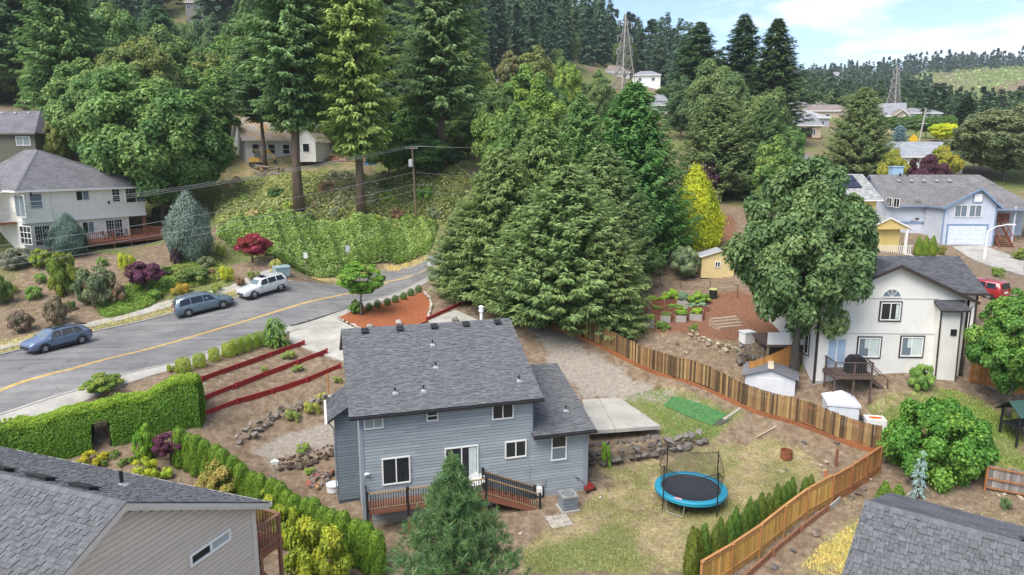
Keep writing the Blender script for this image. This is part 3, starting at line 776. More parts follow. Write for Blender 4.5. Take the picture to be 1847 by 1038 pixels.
def asphalt():
    m, t, o = new_mat('asphalt'); tc = _nd(t, 'ShaderNodeTexCoord'); V = tc.outputs['Object']
    def nz(sc, det=5, r_=.65, st=None):
        n = _nd(t, 'ShaderNodeTexNoise'); n.inputs['Scale'].default_value = sc; n.inputs['Detail'].default_value = det; n.inputs['Roughness'].default_value = r_
        if st:
            q = _nd(t, 'ShaderNodeMapping'); q.inputs['Rotation'].default_value = (0, 0, -.82); q.inputs['Scale'].default_value = st; t.links.new(V, q.inputs[0]); t.links.new(q.outputs[0], n.inputs['Vector'])
        else: t.links.new(V, n.inputs['Vector'])
        return n.outputs['Fac']
    def rp(s_, *stops):
        c = _nd(t, 'ShaderNodeValToRGB'); e = c.color_ramp.elements
        while len(e) < len(stops): e.new(.5)
        for q, (p_, k) in zip(e, stops): q.position = p_; q.color = (*k, 1) if hasattr(k, '__len__') else (k, k, k, 1)
        t.links.new(s_, c.inputs[0]); return c.outputs[0]
    def mul(a, b):
        x = _nd(t, 'ShaderNodeMix', data_type='RGBA', blend_type='MULTIPLY'); x.inputs[0].default_value = 1; t.links.new(a, x.inputs[6]); t.links.new(b, x.inputs[7]); return x.outputs[2]
    c = rp(nz(.35), (.35, (.15, .147, .148)), (.65, (.215, .208, .20)))
    c = mul(c, rp(nz(1.0, 6, .7, (.10, 1.6, 1)), (.36, .74), (.62, 1.14)))      # wheel tracks along the street
    c = mul(c, rp(nz(30, 3, .8), (.3, .7), (.7, 1.25)))
    vo = _nd(t, 'ShaderNodeTexVoronoi', feature='DISTANCE_TO_EDGE'); vo.inputs['Scale'].default_value = .22; wv = _nd(t, 'ShaderNodeVectorMath', operation='ADD')
    nn_ = _nd(t, 'ShaderNodeTexNoise'); nn_.inputs['Scale'].default_value = 1.1; t.links.new(V, nn_.inputs['Vector']); t.links.new(V, wv.inputs[0]); t.links.new(nn_.outputs['Color'], wv.inputs[1]); t.links.new(wv.outputs[0], vo.inputs['Vector'])
    c = mul(c, rp(vo.outputs['Distance'], (.0, .72), (.010, 1.0)))
    p = _nd(t, 'ShaderNodeBsdfPrincipled'); p.inputs['Roughness'].default_value = .9; p.inputs['Specular IOR Level'].default_value = .2; t.links.new(c, p.inputs['Base Color']); t.links.new(p.outputs[0], o.inputs[0]); return m
M_ASPH = asphalt()
M_CONC = mat('concrete', (.36, .34, .305), .85, .14, 1.6, bump=.15, bscale=30, col2=(.30, .28, .25))
M_CONC2 = mat('concrete_light', (.40, .38, .335), .85, .16, 1.1, bump=.1, col2=(.32, .305, .27))
M_KERB = mat('kerb_concrete', (.33, .31, .285), .9, .2, 2)
M_YEL = mat('yellow_paint', (.62, .40, .10), .7, .25, 3)
M_MULCH = mat('red_mulch', (.30, .095, .035), .95, .5, 9, bump=1.0, bscale=22, col2=(.24, .075, .03))
M_TURF = mat('artificial_turf', (.05, .145, .048), .85, .35, 6, bump=.5, bscale=40, col2=(.065, .175, .055))
M_STONE = tint_mat('stone', .85)
M_WOODT = tint_mat('weathered_wood', .8)
M_RED = mat('red_stain', (.27, .022, .022), .55, .2, 3, stretch=(1, 1, 4))
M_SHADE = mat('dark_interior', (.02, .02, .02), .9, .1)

drape('road', HARD['road'], .0, M_ASPH, 1.0, .2)
yl = dense([at(30,693), at(130,666), at(200,646), at(400,592), at(600,536), at(700,508), at(770,487), at(840,468)], 1.2)
yl = [yl[0] + (yl[0] - yl[3]) * 4] + yl
for d in (-.16, .06):
    o = drape('road_marking', strip(yl, d, d + .12), .012, M_YEL, 1.0, .006)
farl = dense([at(-90,668), at(0,642), at(172,599), at(315,565), at(435,537), at(530,509)], 1.0)
drape('kerb', strip(farl, .0, .16), .10, M_KERB, 1.0, .3)
drape('sidewalk', strip(farl, 1.75, 3.05), .035, M_CONC, 1.0, .2)
nearl = dense([at(520,588), at(430,615), at(312,656), at(133,706), at(-60,765)], 1.0)
drape('kerb', strip(nearl, .0, .15), .10, M_KERB, 1.0, .3)
drape('sidewalk', strip(nearl, .15, 1.45), .05, M_CONC, 1.0, .2)
nearr = dense([at(850,477), at(772,499), at(746,514), at(686,538), at(640,552)], 1.0)
drape('kerb', strip(nearr, .0, .15), .08, M_KERB, 1.0, .3)
drape('sidewalk', strip(nearr, .15, 1.35), .04, M_CONC, 1.0, .2)
drape('driveway', HARD['driveway'], .0, M_CONC2, 1.0, .2)
drape('driveway_strip', poly_px([(772,579),(822,560),(850,572),(900,600),(800,620)]), .04, M_CONC, 1.0, .2)
drape('mulch_bed', HARD['mulch'], .07, M_MULCH, .6, .3)
# concrete pad of two slabs
pp = [Vector((p[0], p[1])) for p in HARD['pad']]
a0, a1 = pp[0].lerp(pp[3], 0), pp[0].lerp(pp[1], .44); b0, b1 = pp[3], pp[3].lerp(pp[2], .36)
pad_z = max(gz(*p) for p in pp) + .02
pad = thing('concrete_pad', 'square bare concrete patio slab between the grey house and the lawn', 'patio', (*pp[0].lerp(pp[2], .5), pad_z))
pad['kind'] = 'structure'; del pad['category']; del pad['label']
for q in ([pp[0], a1, b1, b0], [a1 + Vector((.03, 0)), pp[1], pp[2], b1 + Vector((.03, 0))]):
    m_ = MB(); c = Vector(pad.location)
    m_.poly([(p.x - c.x, p.y - c.y, -.22) for p in q][::-1], (0, 0, .24)); m_.build('slab', M_CONC2, pad)
# turf mat
drape('turf_mat', poly_px([(1213,717),(1311,750),(1284,769),(1240,752),(1195,733)]), .075, M_TURF, .6, .05, kind=None)
_props(bpy.data.objects['turf_mat'], 'bright green artificial turf mat lying on the lawn beside the plank fence', 'turf mat')
drape('turf_edge_board', poly_px([(1303,757),(1334,737),(1337,739),(1307,760)]), .1, mat('grey_board', (.33,.29,.24), .8), .6, .08, kind=None)
_props(bpy.data.objects['turf_edge_board'], 'thin grey timber board at the end of the green turf mat', 'board')
drape('paving_mat', poly_px([(1283,768),(1303,757),(1322,757),(1300,768)]), .06, mat('dark_mat', (.07,.065,.06), .9), .6, .05, kind=None)
_props(bpy.data.objects['paving_mat'], 'small dark grey mat on the ground by the turf board', 'mat')
# street and drive of the houses uphill to the right
drape('side_street', np.array([[60,70],[75,66],[95,95],[110,135],[100,138],[84,105],[72,92],[62,80]]), .12, M_ASPH, 2.5, .4)
drape('garage_driveway', poly_px([(1718,447),(1772,444),(1847,470),(1847,500),(1780,480)]), .14, M_CONC, 2.0, .4)
drape('uphill_street', poly_px([(1415,300),(1470,300),(1440,262),(1425,262)]), .2, M_ASPH, 4, .5)

# stones and rocks: six small convex lumps shared by every rock
def rock_mesh(seed):
    r = np.random.RandomState(seed); bm = bmesh.new()
    for p in rdir(15, r) * r.uniform(.82, 1.0, (15, 1)) * np.array([.5, .42, .36]): bm.verts.new(p)
    g = bmesh.ops.convex_hull(bm, input=bm.verts)
    for v in [v for v in bm.verts if not v.link_faces]: bm.verts.remove(v)
    me = bpy.data.meshes.new('rock'); bm.to_mesh(me); bm.free(); me.materials.append(M_STONE); return me
ROCKS = [rock_mesh(300 + i) for i in range(6)]
def rock(p, s, col, parent=None, name='rock', flat=1.0, jit=.18):
    c = [max(.01, k * random.uniform(1 - jit, 1 + jit)) for k in (1,)][0]
    o = link(name, random.choice(ROCKS), parent, loc=p, rot=(random.uniform(-.3, .3), random.uniform(-.3, .3), random.uniform(0, 6.28)),
             scale=(s * random.uniform(.85, 1.25), s * random.uniform(.85, 1.2), s * flat * random.uniform(.8, 1.1)), color=[k * c for k in col])
    return o
BASALT = (.12, .105, .092); BASALT2 = (.085, .072, .064); SAND = (.38, .31, .22)
def rock_wall(name, label, line, h, size, col, rows=None, back=.18, group=None, lean=.25):
    """dry wall of boulders along a ground line of (x, y), courses lapped and leaning back"""
    pts = dense(line, .2); c = pts[len(pts) // 2]; z0 = gz(*c)
    t = thing(name, label, 'rock wall', (c[0], c[1], z0), 0, group)
    seg = np.cumsum([0] + [np.linalg.norm(b - a) for a, b in zip(pts[:-1], pts[1:])])
    rows = rows or max(1, round(h / (size * .72)))
    for j in range(rows):
        s = size * .3 * random.random()
        while s < seg[-1]:
            i = int(np.searchsorted(seg, s)); p = pts[min(i, len(pts) - 1)]
            q = pts[min(i + 1, len(pts) - 1)] - pts[max(i - 1, 0)]; q = q / max(np.linalg.norm(q), 1e-6); nn = np.array([-q[1], q[0]])
            sz = size * random.uniform(.7, 1.3) * (1 - .12 * j)
            x, y = p + nn * (j * lean * size + random.uniform(-.5, .5) * back)
            rock((x - c[0], y - c[1], gz(p[0], p[1]) - z0 + size * (.28 + .66 * j) + random.uniform(-.05, .05)), sz, col, t)
            s += sz * random.uniform(.72, .98)
    return t
# ------------------------------------------------------------------ houses
M_WHITE = mat('white_vinyl', (.78, .77, .74), .45, .04)
M_GLASS = glass_mat('window_glass')
M_GLASSB = glass_mat('window_glass_blinds', (.36, .40, .40), .12)
M_GLASSM = glass_mat('window_glass_sky', (.16, .20, .23), .08)
M_CURT = mat('net_curtain', (.55, .62, .58), .35, .25, 9, spec=.6, stretch=(4, 4, .3))
M_SHING = mat('shingle_grey', (.122, .123, .129), .9, .16, 9, island=.19, spec=.2)
M_SHINGR = mat('shingle_grey_tab', (.122, .123, .129), .9, .16, 9, rand=.19, spec=.2)
M_SHUND = mat('roof_underlay', (.035, .036, .04), .9, .1)
M_BLACK = mat('black_metal', (.02, .02, .022), .5, .1)
M_GUT = mat('black_gutter', (.028, .029, .032), .45, .1)
M_VENT = mat('vent_metal', (.36, .36, .37), .4, .15, metal=.4)
M_LEADF = mat('pipe_flashing', (.40, .40, .41), .5, .1)
M_RAILW = mat('deck_rail_wood', (.28, .18, .09), .7, .25, 6, stretch=(1, 1, 6))
M_DECK = mat('deck_boards', (.20, .10, .068), .7, .2, 5)
M_REDW = mat('redwood_stain', (.215, .082, .05), .65, .25, 5, stretch=(1, 1, 5))
M_BROWNW = mat('brown_stain', (.115, .075, .062), .7, .2, 5)

def wallM(x, y, ang, z=0.0):
    """frame of a wall face: X along the wall, Y into the house, Z up"""
    return Matrix.Translation((x, y, z)) @ Matrix.Rotation(ang, 4, 'Z')
def window(par, M, x0, x1, z0, z1, cols=2, rows=1, frame=None, glass=None, trim=.07, out=.06, curtains=None, outer=None, name='window', grid=None, dz=0.0):
    """framed window standing proud of the wall; every pane is a sub-part of its own"""
    f = MB(M); t = trim
    def ring(a, b, c, d, w_, y0, y1):
        f.box(a, b, y0, y1, c, c + w_); f.box(a, b, y0, y1, d - w_, d); f.box(a, a + w_, y0, y1, c + w_, d - w_); f.box(b - w_, b, y0, y1, c + w_, d - w_)
    ring(x0, x1, z0, z1, t, -out, .0)
    cw = (x1 - x0 - 2 * t) / cols; rh = (z1 - z0 - 2 * t) / rows
    for i in range(1, cols): f.box(x0 + t + cw * i - .03, x0 + t + cw * i + .03, -out * .9, 0, z0 + t, z1 - t)
    for j in range(1, rows): f.box(x0 + t, x1 - t, -out * .85, 0, z0 + t + rh * j - .03, z0 + t + rh * j + .03)
    if grid:
        n, m_, zfrac = grid
        for k in range(1, n): f.box(x0 + t + (x1-x0-2*t) * k / n - .012, x0 + t + (x1-x0-2*t) * k / n + .012, -out * .6, -.014, z1 - t - (z1-z0-2*t) * zfrac, z1 - t)
        for k in range(1, m_ + 1): zz = z1 - t - (z1-z0-2*t) * zfrac * k / m_; f.box(x0 + t, x1 - t, -out * .6, -.014, zz - .012, zz + .012)
    wobj = f.build(name, frame or M_WHITE, par)
    if outer:
        g = MB(M); o = .09
        g.box(x0-o, x1+o, -out*.7, 0, z0-o, z0-.002); g.box(x0-o, x1+o, -out*.7, 0, z1+.002, z1+o); g.box(x0-o, x0-.002, -out*.7, 0, z0-.002, z1+.002); g.box(x1+.002, x1+o, -out*.7, 0, z0-.002, z1+.002)
        g.build('trim', outer, wobj)
    gl = glass if isinstance(glass, (list, tuple)) else [glass or M_GLASS] * (cols * rows)
    for i in range(cols):
        for j in range(rows):
            p = MB(M); p.box(x0 + t + cw * i + .004, x0 + t + cw * (i + 1) - .004, -.016, -.002, z0 + t + rh * j + .004, z0 + t + rh * (j + 1) - .004)
            p.build('pane', gl[(i * rows + j) % len(gl)], wobj)
    for (a, b, c, d) in (curtains or []):
        p = MB(M); W = x1 - x0; Hh = z1 - z0
        n = 8
        xs = [x0 + W * (a + (b - a) * k / n) for k in range(n + 1)]
        for k in range(n): p.add([(xs[k], -.019 - .012 * (k % 2), z0 + Hh * c), (xs[k+1], -.019 - .012 * ((k+1) % 2), z0 + Hh * c), (xs[k+1], -.019 - .012 * ((k+1) % 2), z0 + Hh * d), (xs[k], -.019 - .012 * (k % 2), z0 + Hh * d)], [(0, 1, 2, 3)])
        p.build('curtain', M_CURT, wobj)
    return wobj
def slab(par, name, p, m, th=.14, edge=None, uvs=True):
    """roof slope: eave left, eave right, ridge right, ridge left (a triangle may repeat a point); UV in metres"""
    P4 = [Vector(q) for q in p]
    n = (P4[1] - P4[0]).cross(P4[3 if (P4[3] - P4[0]).length > .01 else 2] - P4[0]).normalized()
    if n.z < 0: n = -n
    ed = (P4[1] - P4[0]).normalized(); sl = n.cross(ed)
    pts = [q for i, q in enumerate(P4) if i == 0 or all((q - k).length > .01 for k in P4[:i])]
    k = len(pts)
    vs = pts + [q - Vector((0, 0, th)) for q in pts]
    fs = [tuple(range(k)), tuple(range(k, 2 * k))[::-1]] + [(i, k + i, k + (i + 1) % k, (i + 1) % k) for i in range(k)]
    me = bpy.data.meshes.new(name); me.from_pydata([tuple(v) for v in vs], [], fs)
    me.materials.append(m); me.materials.append(edge or M_GUT)
    ul = me.uv_layers.new(name='UVMap')
    for f in me.polygons:
        f.material_index = 0 if f.index == 0 else 1
        for li in f.loop_indices:
            v = vs[me.loops[li].vertex_index] - P4[0]; ul.data[li].uv = (v.dot(ed), v.dot(sl))
    o = link(name, me, par); bmf(me); return o
def bmf(me):
    bm = bmesh.new(); bm.from_mesh(me); bmesh.ops.recalc_face_normals(bm, faces=bm.faces[:]); bm.to_mesh(me); bm.free()
UNIT_TAB = None
def shingles(par, p, nparts, cam_local=None, course=.145, tab=.27, seed=1, th=.018):
    """laminated shingles: every tab its own piece; the nparts tabs next to the camera are parts, the rest one part of kind stuff"""
    global UNIT_TAB
    r = np.random.RandomState(seed)
    e0, e1, r1, r0 = [np.array(q, float) for q in p]
    tlift = .085; ed = e1 - e0; Lx = np.linalg.norm(ed); ed /= Lx
    n = np.cross(ed, r0 - e0); n /= np.linalg.norm(n); n = n if n[2] > 0 else -n
    sl = np.cross(n, ed); Ls = (r0 - e0) @ sl
    u = MB().box(0, 1, 0, 1, 0, 1); u.f = u.f[1:]; u.mi = u.mi[1:]
    if UNIT_TAB is None: UNIT_TAB = u.mesh('shingle', M_SHINGR)
    tv = np.array(u.v); tf = np.array(u.f)
    T = []
    xl0 = ((r0 - e0) @ ed); xr0 = ((r1 - e0) @ ed)
    rows = int(Ls / course)
    for j in range(rows):
        s = j * course; f = s / Ls
        a, b = xl0 * f, Lx + (xr0 - Lx) * f
        x = a - r.uniform(0, tab)
        while x < b:
            wd = tab * r.choice([.6, .8, 1.05, 1.35]) * r.uniform(.9, 1.1)
            q0, q1 = max(a, x), min(b, x + wd)
            if q1 - q0 > .03: T.append((q0, q1 - q0 - .008, s, th * r.choice([.7, 1.0, 1.9])))
            x += wd
    T = np.array(T)
    # each tab: lower edge lifted so that courses overlap like real ones
    Lc = T[:, 0:1] * ed + (T[:, 2:3]) * sl + e0
    X = np.repeat(ed[None], len(T), 0); tl = tlift
    Y = nrm(np.repeat((sl - n * tl)[None], len(T), 0)); Z = np.cross(X, Y)
    Lc = Lc + n * (.012 + tl * course)
    size = np.stack([T[:, 1], np.full(len(T), course * 1.25), T[:, 3]], -1)
    d = np.linalg.norm(Lc - np.array(cam_local), axis=1) if cam_local is not None else np.arange(len(T))
    order = np.argsort(d); near = order[:nparts]; far = order[nparts:]
    for i in near:
        M = Matrix(((X[i][0]*size[i][0], Y[i][0]*size[i][1], Z[i][0]*size[i][2], Lc[i][0]), (X[i][1]*size[i][0], Y[i][1]*size[i][1], Z[i][1]*size[i][2], Lc[i][1]), (X[i][2]*size[i][0], Y[i][2]*size[i][1], Z[i][2]*size[i][2], Lc[i][2]), (0, 0, 0, 1)))
        o = link('shingle', UNIT_TAB, par); o.matrix_local = M
    q = tv[None] * size[far][:, None]
    V = Lc[far][:, None] + q[..., 0:1] * X[far][:, None] + q[..., 1:2] * Y[far][:, None] + q[..., 2:3] * Z[far][:, None]
    Fc = tf[None] + (np.arange(len(far)) * 8)[:, None, None]
    o = link('shingles', np_mesh('shingles', V.reshape(-1, 3), Fc.reshape(-1, 4), M_SHING, smooth=False), par); o['kind'] = 'stuff'
    return o
def ridge_caps(par, a, b, m=None, wd=.28, st=.2, name='ridge_cap'):
    a, b = Vector(a), Vector(b); n = int((b - a).length / st); d = (b - a).normalized()
    side = d.cross(Vector((0, 0, 1))).normalized()
    for i in range(n):
        c = MB(); p = a + d * (i * st); q = p + d * (st * 1.2) - Vector((0, 0, .012)); dz = Vector((0, 0, -.075)); up = Vector((0, 0, .03))
        c.add([p - side * wd / 2 + dz + up, p + up, p + side * wd / 2 + dz + up, q - side * wd / 2 + dz + up, q + up, q + side * wd / 2 + dz + up,
               p - side * wd / 2 + dz, p, p + side * wd / 2 + dz], [(0, 3, 4, 1), (1, 4, 5, 2), (6, 0, 1, 7), (7, 1, 2, 8)])
        c.build(name, M_SHINGR if m is None else m, par)
def box_vent(par, p, s=.3, m=None, slope=0, name='roof_vent'):
    b = MB(Matrix.Translation(p) @ Matrix.Rotation(slope, 4, 'X'))
    b.box(-s/2, s/2, -s/2, s/2, 0, .10); b.box(-s*.62, s*.62, -s*.66, s*.62, .10, .15); b.build(name, m or M_GUT, par)
def vent_pipe(par, p, h=.32, r=.05):
    b = MB(); b.tube([(p[0], p[1], p[2] - .05), (p[0], p[1], p[2] + h)], r, 8); o = b.build('vent_pipe', M_BLACK, par)
    f = MB(); f.box(p[0]-.15, p[0]+.15, p[1]-.15, p[1]+.15, p[2]-.07, p[2]+.03); f.lathe([(.1, 0), (.07, .08)], 8, (p[0], p[1], p[2]+.03)); f.build('pipe_flashing', M_LEADF, o)
def siding(par, M, spans, z0, z1, m, pitch=.18, th=.042, maxlen=3.66, zfun=None, name='siding_board', seed=3):
    """lap boards, each a part: spans gives (x0, x1) at height z"""
    r = random.Random(seed); z = z0
    if M_UNITB.get(m.name) is None:
        u = MB(); u.add([(0, 0, 0), (1, 0, 0), (1, 0, .86), (0, 0, .86), (0, -1, 0), (1, -1, 0), (1, -.75, .86), (0, -.75, .86)], [(4, 5, 6, 7), (0, 1, 5, 4), (0, 4, 7, 3), (1, 2, 6, 5), (3, 7, 6, 2)])
        M_UNITB[m.name] = u.mesh(name, m)
    while z < z1 - .02:
        h = min(pitch, z1 - z)
        for (a, b) in spans(z + h * .5):
            x = a; first = True
            while x < b - .01:
                ln = maxlen * (r.uniform(.25, 1) if first else 1); first = False
                e = min(b, x + ln)
                if b - e < .35: e = b
                o = link(name, M_UNITB[m.name], par); o.matrix_local = M @ Matrix.Translation((x + .002, 0, z)) @ Matrix.Diagonal((e - x - .006, th, h + .006, 1))
                x = e
        z += pitch
M_UNITB = {}
def railing(par, a, b, m_rail, m_bal, h=.95, gap=.12, post=True, cap=.09, name='railing', bal_w=.035, flatz=True):
    """rails and balusters between two floor points of a deck or stair; every baluster is a sub-part"""
    a, b = Vector(a), Vector(b); f = MB()
    f.bar(a + Vector((0, 0, h)), b + Vector((0, 0, h)), cap, .045); f.bar(a + Vector((0, 0, .1)), b + Vector((0, 0, .1)), .045, .07)
    o = f.build(name, m_rail, par)
    n = max(2, int((b - a).length / gap))
    u = MB().box(-bal_w/2, bal_w/2, -bal_w/2, bal_w/2, .13, h - .02).mesh('baluster', m_bal)
    for i in range(1, n): link('baluster', u, o, loc=a.lerp(b, i / n))
    return o
def post(par, p, h, s=.1, m=None, cap=True, name='post', drop=0):
    b = MB(); b.box(p[0]-s/2, p[0]+s/2, p[1]-s/2, p[1]+s/2, p[2]-drop, p[2]+h)
    if cap: b.box(p[0]-s*.7, p[0]+s*.7, p[1]-s*.7, p[1]+s*.7, p[2]+h, p[2]+h+.04)
    return b.build(name, m or M_BLACK, par)

# ---- the grey lap-sided house in the middle
M_GSID = mat('blue_grey_lap', (.295, .33, .348), .6, .16, 1.4, rand=.11, stretch=(1, 1, .4))
M_GWALL = mat('blue_grey_wall', (.10, .115, .135), .7, .08)
M_GTRIM = mat('blue_grey_trim', (.26, .29, .33), .6, .08)
GO = Vector((-7.97, 33.82, 0)); GYAW = rad(16)
gh = thing('grey_house', 'two storey blue grey lap sided house with charcoal shingle roof and rear deck', 'house', GO, GYAW)
camg = Matrix.Rotation(-GYAW, 4, 'Z') @ (Vector((0, 0, CAM_Z)) - GO)
EA, RI = 6.55, 9.42
b = MB(); b.poly([(.04, 0.03, -.6), (9.5, .03, -.6), (9.5, .03, 6.6), (.04, .03, 6.6)], (0, 12.7, 0)); b.build('wall', M_GWALL, gh)
b = MB(); b.poly([(.04, .05, 6.55), (.04, 12.7, 6.55), (.04, 6.4, 9.25)], (9.4, 0, 0)); b.build('gable_wall', M_GWALL, gh)
b = MB(); b.poly([(9.5, .03, -.6), (12.7, .03, -.6), (12.7, .03, 4.3), (9.5, .03, 4.3)], (0, 12.3, 0)); b.build('wing_wall', M_GWALL, gh)
b = MB(); b.poly([(12.6, .05, 4.25), (12.6, 12.3, 4.25), (12.6, 6.3, 6.1)], (.1, 0, 0)); b.build('gable_wall', M_GWALL, gh)
siding(gh, Matrix(), lambda z: [(.10, 12.64)] if z < 4.25 else [(.10, 9.44)], .30, 6.52, M_GSID, .178)
siding(gh, wallM(.04, 12.7, -PI / 2), lambda z: [(.1, 12.6)], .3, 6.5, M_GSID, .178, seed=4)
for x in (.05, 12.69):
    b = MB(); b.box(x - .09, x + .09, -.065, .06, 0, 6.5 if x < 1 else 4.2); b.build('corner_board', M_GTRIM, gh)
b = MB(); b.box(9.43, 9.5, -.065, .02, 4.3, 6.5); b.build('corner_board', M_GTRIM, gh)
b = MB(); b.box(.06, 12.72, -.015, .05, -.5, .30); b.build('foundation', M_CONC, gh)
x0, x1 = -.55, 10.0
slab(gh, 'roof', [(x0, -.45, EA - .13), (x1, -.45, EA - .13), (x1, 6.4, RI), (x0, 6.4, RI)], M_SHUND)
slab(gh, 'roof', [(x1, 13.2, EA - .13), (x0, 13.2, EA - .13), (x0, 6.4, RI), (x1, 6.4, RI)], shingle_mat('roof_far_slope', (.105, .108, .118)))
shingles(gh, [(x0, -.47, EA - .13), (x1, -.47, EA - .13), (x1, 6.4, RI), (x0, 6.4, RI)], 150, camg, seed=5)
WE, WR = 4.22, 6.2
slab(gh, 'roof', [(9.42, -.45, WE), (13.2, -.45, WE), (13.2, 6.3, WR), (9.52, 6.3, WR)], M_SHUND)
slab(gh, 'roof', [(13.2, 12.8, WE), (9.52, 12.8, WE), (9.52, 6.3, WR), (13.2, 6.3, WR)], bpy.data.materials['roof_far_slope'])
shingles(gh, [(9.42, -.47, WE), (13.2, -.47, WE), (13.2, 6.3, WR), (9.52, 6.3, WR)], 150, camg, seed=6)
ridge_caps(gh, (x0, 6.4, RI + .02), (x1, 6.4, RI + .02)); ridge_caps(gh, (9.55, 6.3, WR + .02), (13.2, 6.3, WR + .02))
for a, c, z in ((x0, x1, EA - .13), (9.42, 13.22, WE)):
    b = MB(); b.poly([(a, -.47, z - .02), (a, -.62, z - .02), (a, -.60, z - .15), (a, -.49, z - .15)], (c - a, 0, 0)); b.build('gutter', M_GUT, gh)
    b = MB(); b.box(max(a, .0), min(c, 12.75), -.45, .02, z - .14, z - .10); b.build('soffit', M_GTRIM, gh)
for x in (x0, x1 - .05):
    b = MB(); b.poly([(x, -.46, EA - .30), (x, 6.4, RI - .16), (x, 6.4, RI - .02), (x, -.46, EA - .15)], (.05, 0, 0)); b.build('rake_board', M_GUT, gh)
b = MB(); b.poly([(13.17, -.46, WE - .17), (13.17, 6.3, WR - .18), (13.17, 6.3, WR - .02), (13.17, -.46, WE - .02)], (.05, 0, 0)); b.build('rake_board', M_GUT, gh)
sl_ = math.atan2(RI - EA + .13, 6.85)
def onroof(x, y): return (x, y, EA - .13 + (y + .45) * (RI - EA + .13) / 6.85 + .04)
for x in (.82, 2.91, 5.0, 7.01, 9.04): box_vent(gh, onroof(x, 6.0), .34, M_BLACK, sl_)
for x, y in ((4.63, 4.43), (4.49, 2.56), (1.98, .89), (3.51, .86), (8.97, .95)): vent_pipe(gh, onroof(x, y))
def onwing(x, y): return (x, y, WE + (y + .45) * (WR - WE) / 6.75 + .04)
box_vent(gh, onwing(10.1, 5.8), .32, M_BLACK, .29); vent_pipe(gh, onwing(12.0, 1.4))
b = MB(); b.lathe([(.10, -.3), (.10, .55), (.16, .56), (.16, .72), (.11, .73), (.11, .80), (.17, .81), (.17, .9), (.02, .97)], 12, (8.22, 6.9, RI - .1)); b.build('flue', M_WHITE, gh)
G0 = wallM(0, -.045, 0)
window(gh, G0, .20, 1.22, 5.52, 6.40, 2, 1, glass=[M_GLASSB, M_GLASSB], out=.07)
window(gh, G0, 3.5, 4.14, 5.62, 6.46, 1, 3, glass=M_GLASS, out=.07)
window(gh, G0, 7.12, 8.36, 5.30, 6.42, 2, 1, glass=[M_GLASS, M_GLASS], out=.07, curtains=[(.1, .45, .72, .93), (.55, .94, .70, .93)])
window(gh, G0, 1.05, 2.56, 2.26, 3.80, 2, 1, glass=M_GLASS, out=.07)
window(gh, G0, 7.86, 9.12, 2.93, 3.95, 2, 1, glass=M_GLASS, out=.07)
window(gh, G0, 10.6, 11.54, 2.45, 4.02, 1, 2, glass=[M_GLASSM, M_GLASS], out=.07)
window(gh, G0, 4.45, 6.32, 1.68, 3.98, 2, 1, glass=M_GLASS, out=.08, name='patio_door', curtains=[(.72, .95, .04, .95)])
b = MB(); b.box(9.28, 9.36, -.05, 0, .1, 4.1); b.build('downpipe', M_GTRIM, gh)
b = MB(); b.box(12.78, 12.86, -.12, -.04, .1, 4.0); b.build('downpipe', M_GTRIM, gh)
b = MB(); b.cbox((.22, -.1, 3.05), (.12, .16, .1)); b.lathe([(.05, 0), (.07, .09)], 8, (.18, -.2, 3.0)); b.lathe([(.05, 0), (.07, .09)], 8, (.32, -.2, 3.02)); b.build('security_light', M_WHITE, gh)
b = MB(); b.box(10.05, 10.3, -.09, 0, .95, 1.35); b.build('meter_box', M_VENT, gh)
b = MB(); b.tube([(10.17, -.05, .95), (10.17, -.08, .3), (10.4, -.3, .05), (10.75, -.5, .05)], .035, 6); b.build('conduit', M_BLACK, gh)
b = MB(); b.box(9.7, 10.0, -.3, 0, .55, .98); b.build('dryer_hood', M_WHITE, gh)
# left bump with lean-to roof
b = MB(); b.poly([(-1.22, 3.0, -.2), (.05, 3.0, -.2), (.05, 3.0, 6.2), (-1.22, 3.0, 5.35)], (0, 3.2, 0)); b.build('chimney_chase', M_GWALL, gh)
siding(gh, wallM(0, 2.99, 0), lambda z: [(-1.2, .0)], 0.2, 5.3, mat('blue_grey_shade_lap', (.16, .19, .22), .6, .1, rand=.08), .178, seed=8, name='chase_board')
slab(gh, 'chase_roof', [(-1.62, 6.4, 5.15), (-1.62, 2.55, 5.15), (.02, 2.55, 6.25), (.02, 6.4, 6.25)], shingle_mat('roof_bump', (.095, .098, .108)))
b = MB(); b.bar((-1.7, 2.5, 5.05), (-1.7, 6.4, 5.05), .12, .12); b.build('gutter', M_WHITE, gh)
b = MB(); b.tube([(-1.6, 2.9, 5.0), (-1.3, 2.96, 4.6), (-1.3, 2.96, .3)], .04, 6); b.build('downpipe', M_GTRIM, gh)
# deck, rails and stair
DZ = 1.46; dd = -1.15
b = MB(); b.box(.15, 6.6, dd, -.05, DZ - .22, DZ - .045); b.build('deck_frame', M_REDW, gh)
ub = MB().box(0, 6.45, -.062, .062, -.04, 0).mesh('deck_board', M_DECK)
for k in range(8): link('deck_board', ub, gh, loc=(.15, dd + .08 + k * .138, DZ))
for x in (.3, 2.3, 4.4, 6.45): post(gh, (x, dd + .12, DZ - .2), 0, .12, M_REDW, False, 'deck_post', drop=2.0)
M_BAL = mat('black_baluster', (.022, .02, .02), .5)
railing(gh, (.2, dd + .03, DZ), (6.5, dd + .03, DZ), M_RAILW, M_BAL, .95, .13)
railing(gh, (.15, dd + .05, DZ), (.15, -.15, DZ), M_BLACK, M_BAL, .95, .13)
for x in (.15, 2.25, 4.35, 6.5): post(gh, (x, dd + .03, DZ - .6), 1.62, .12, M_BLACK, True, 'rail_post')
post(gh, (6.55, -.2, DZ), 1.1, .12, M_BLACK, True, 'rail_post')
s0, s1 = Vector((6.6, 0, DZ)), Vector((9.6, 0, .12))
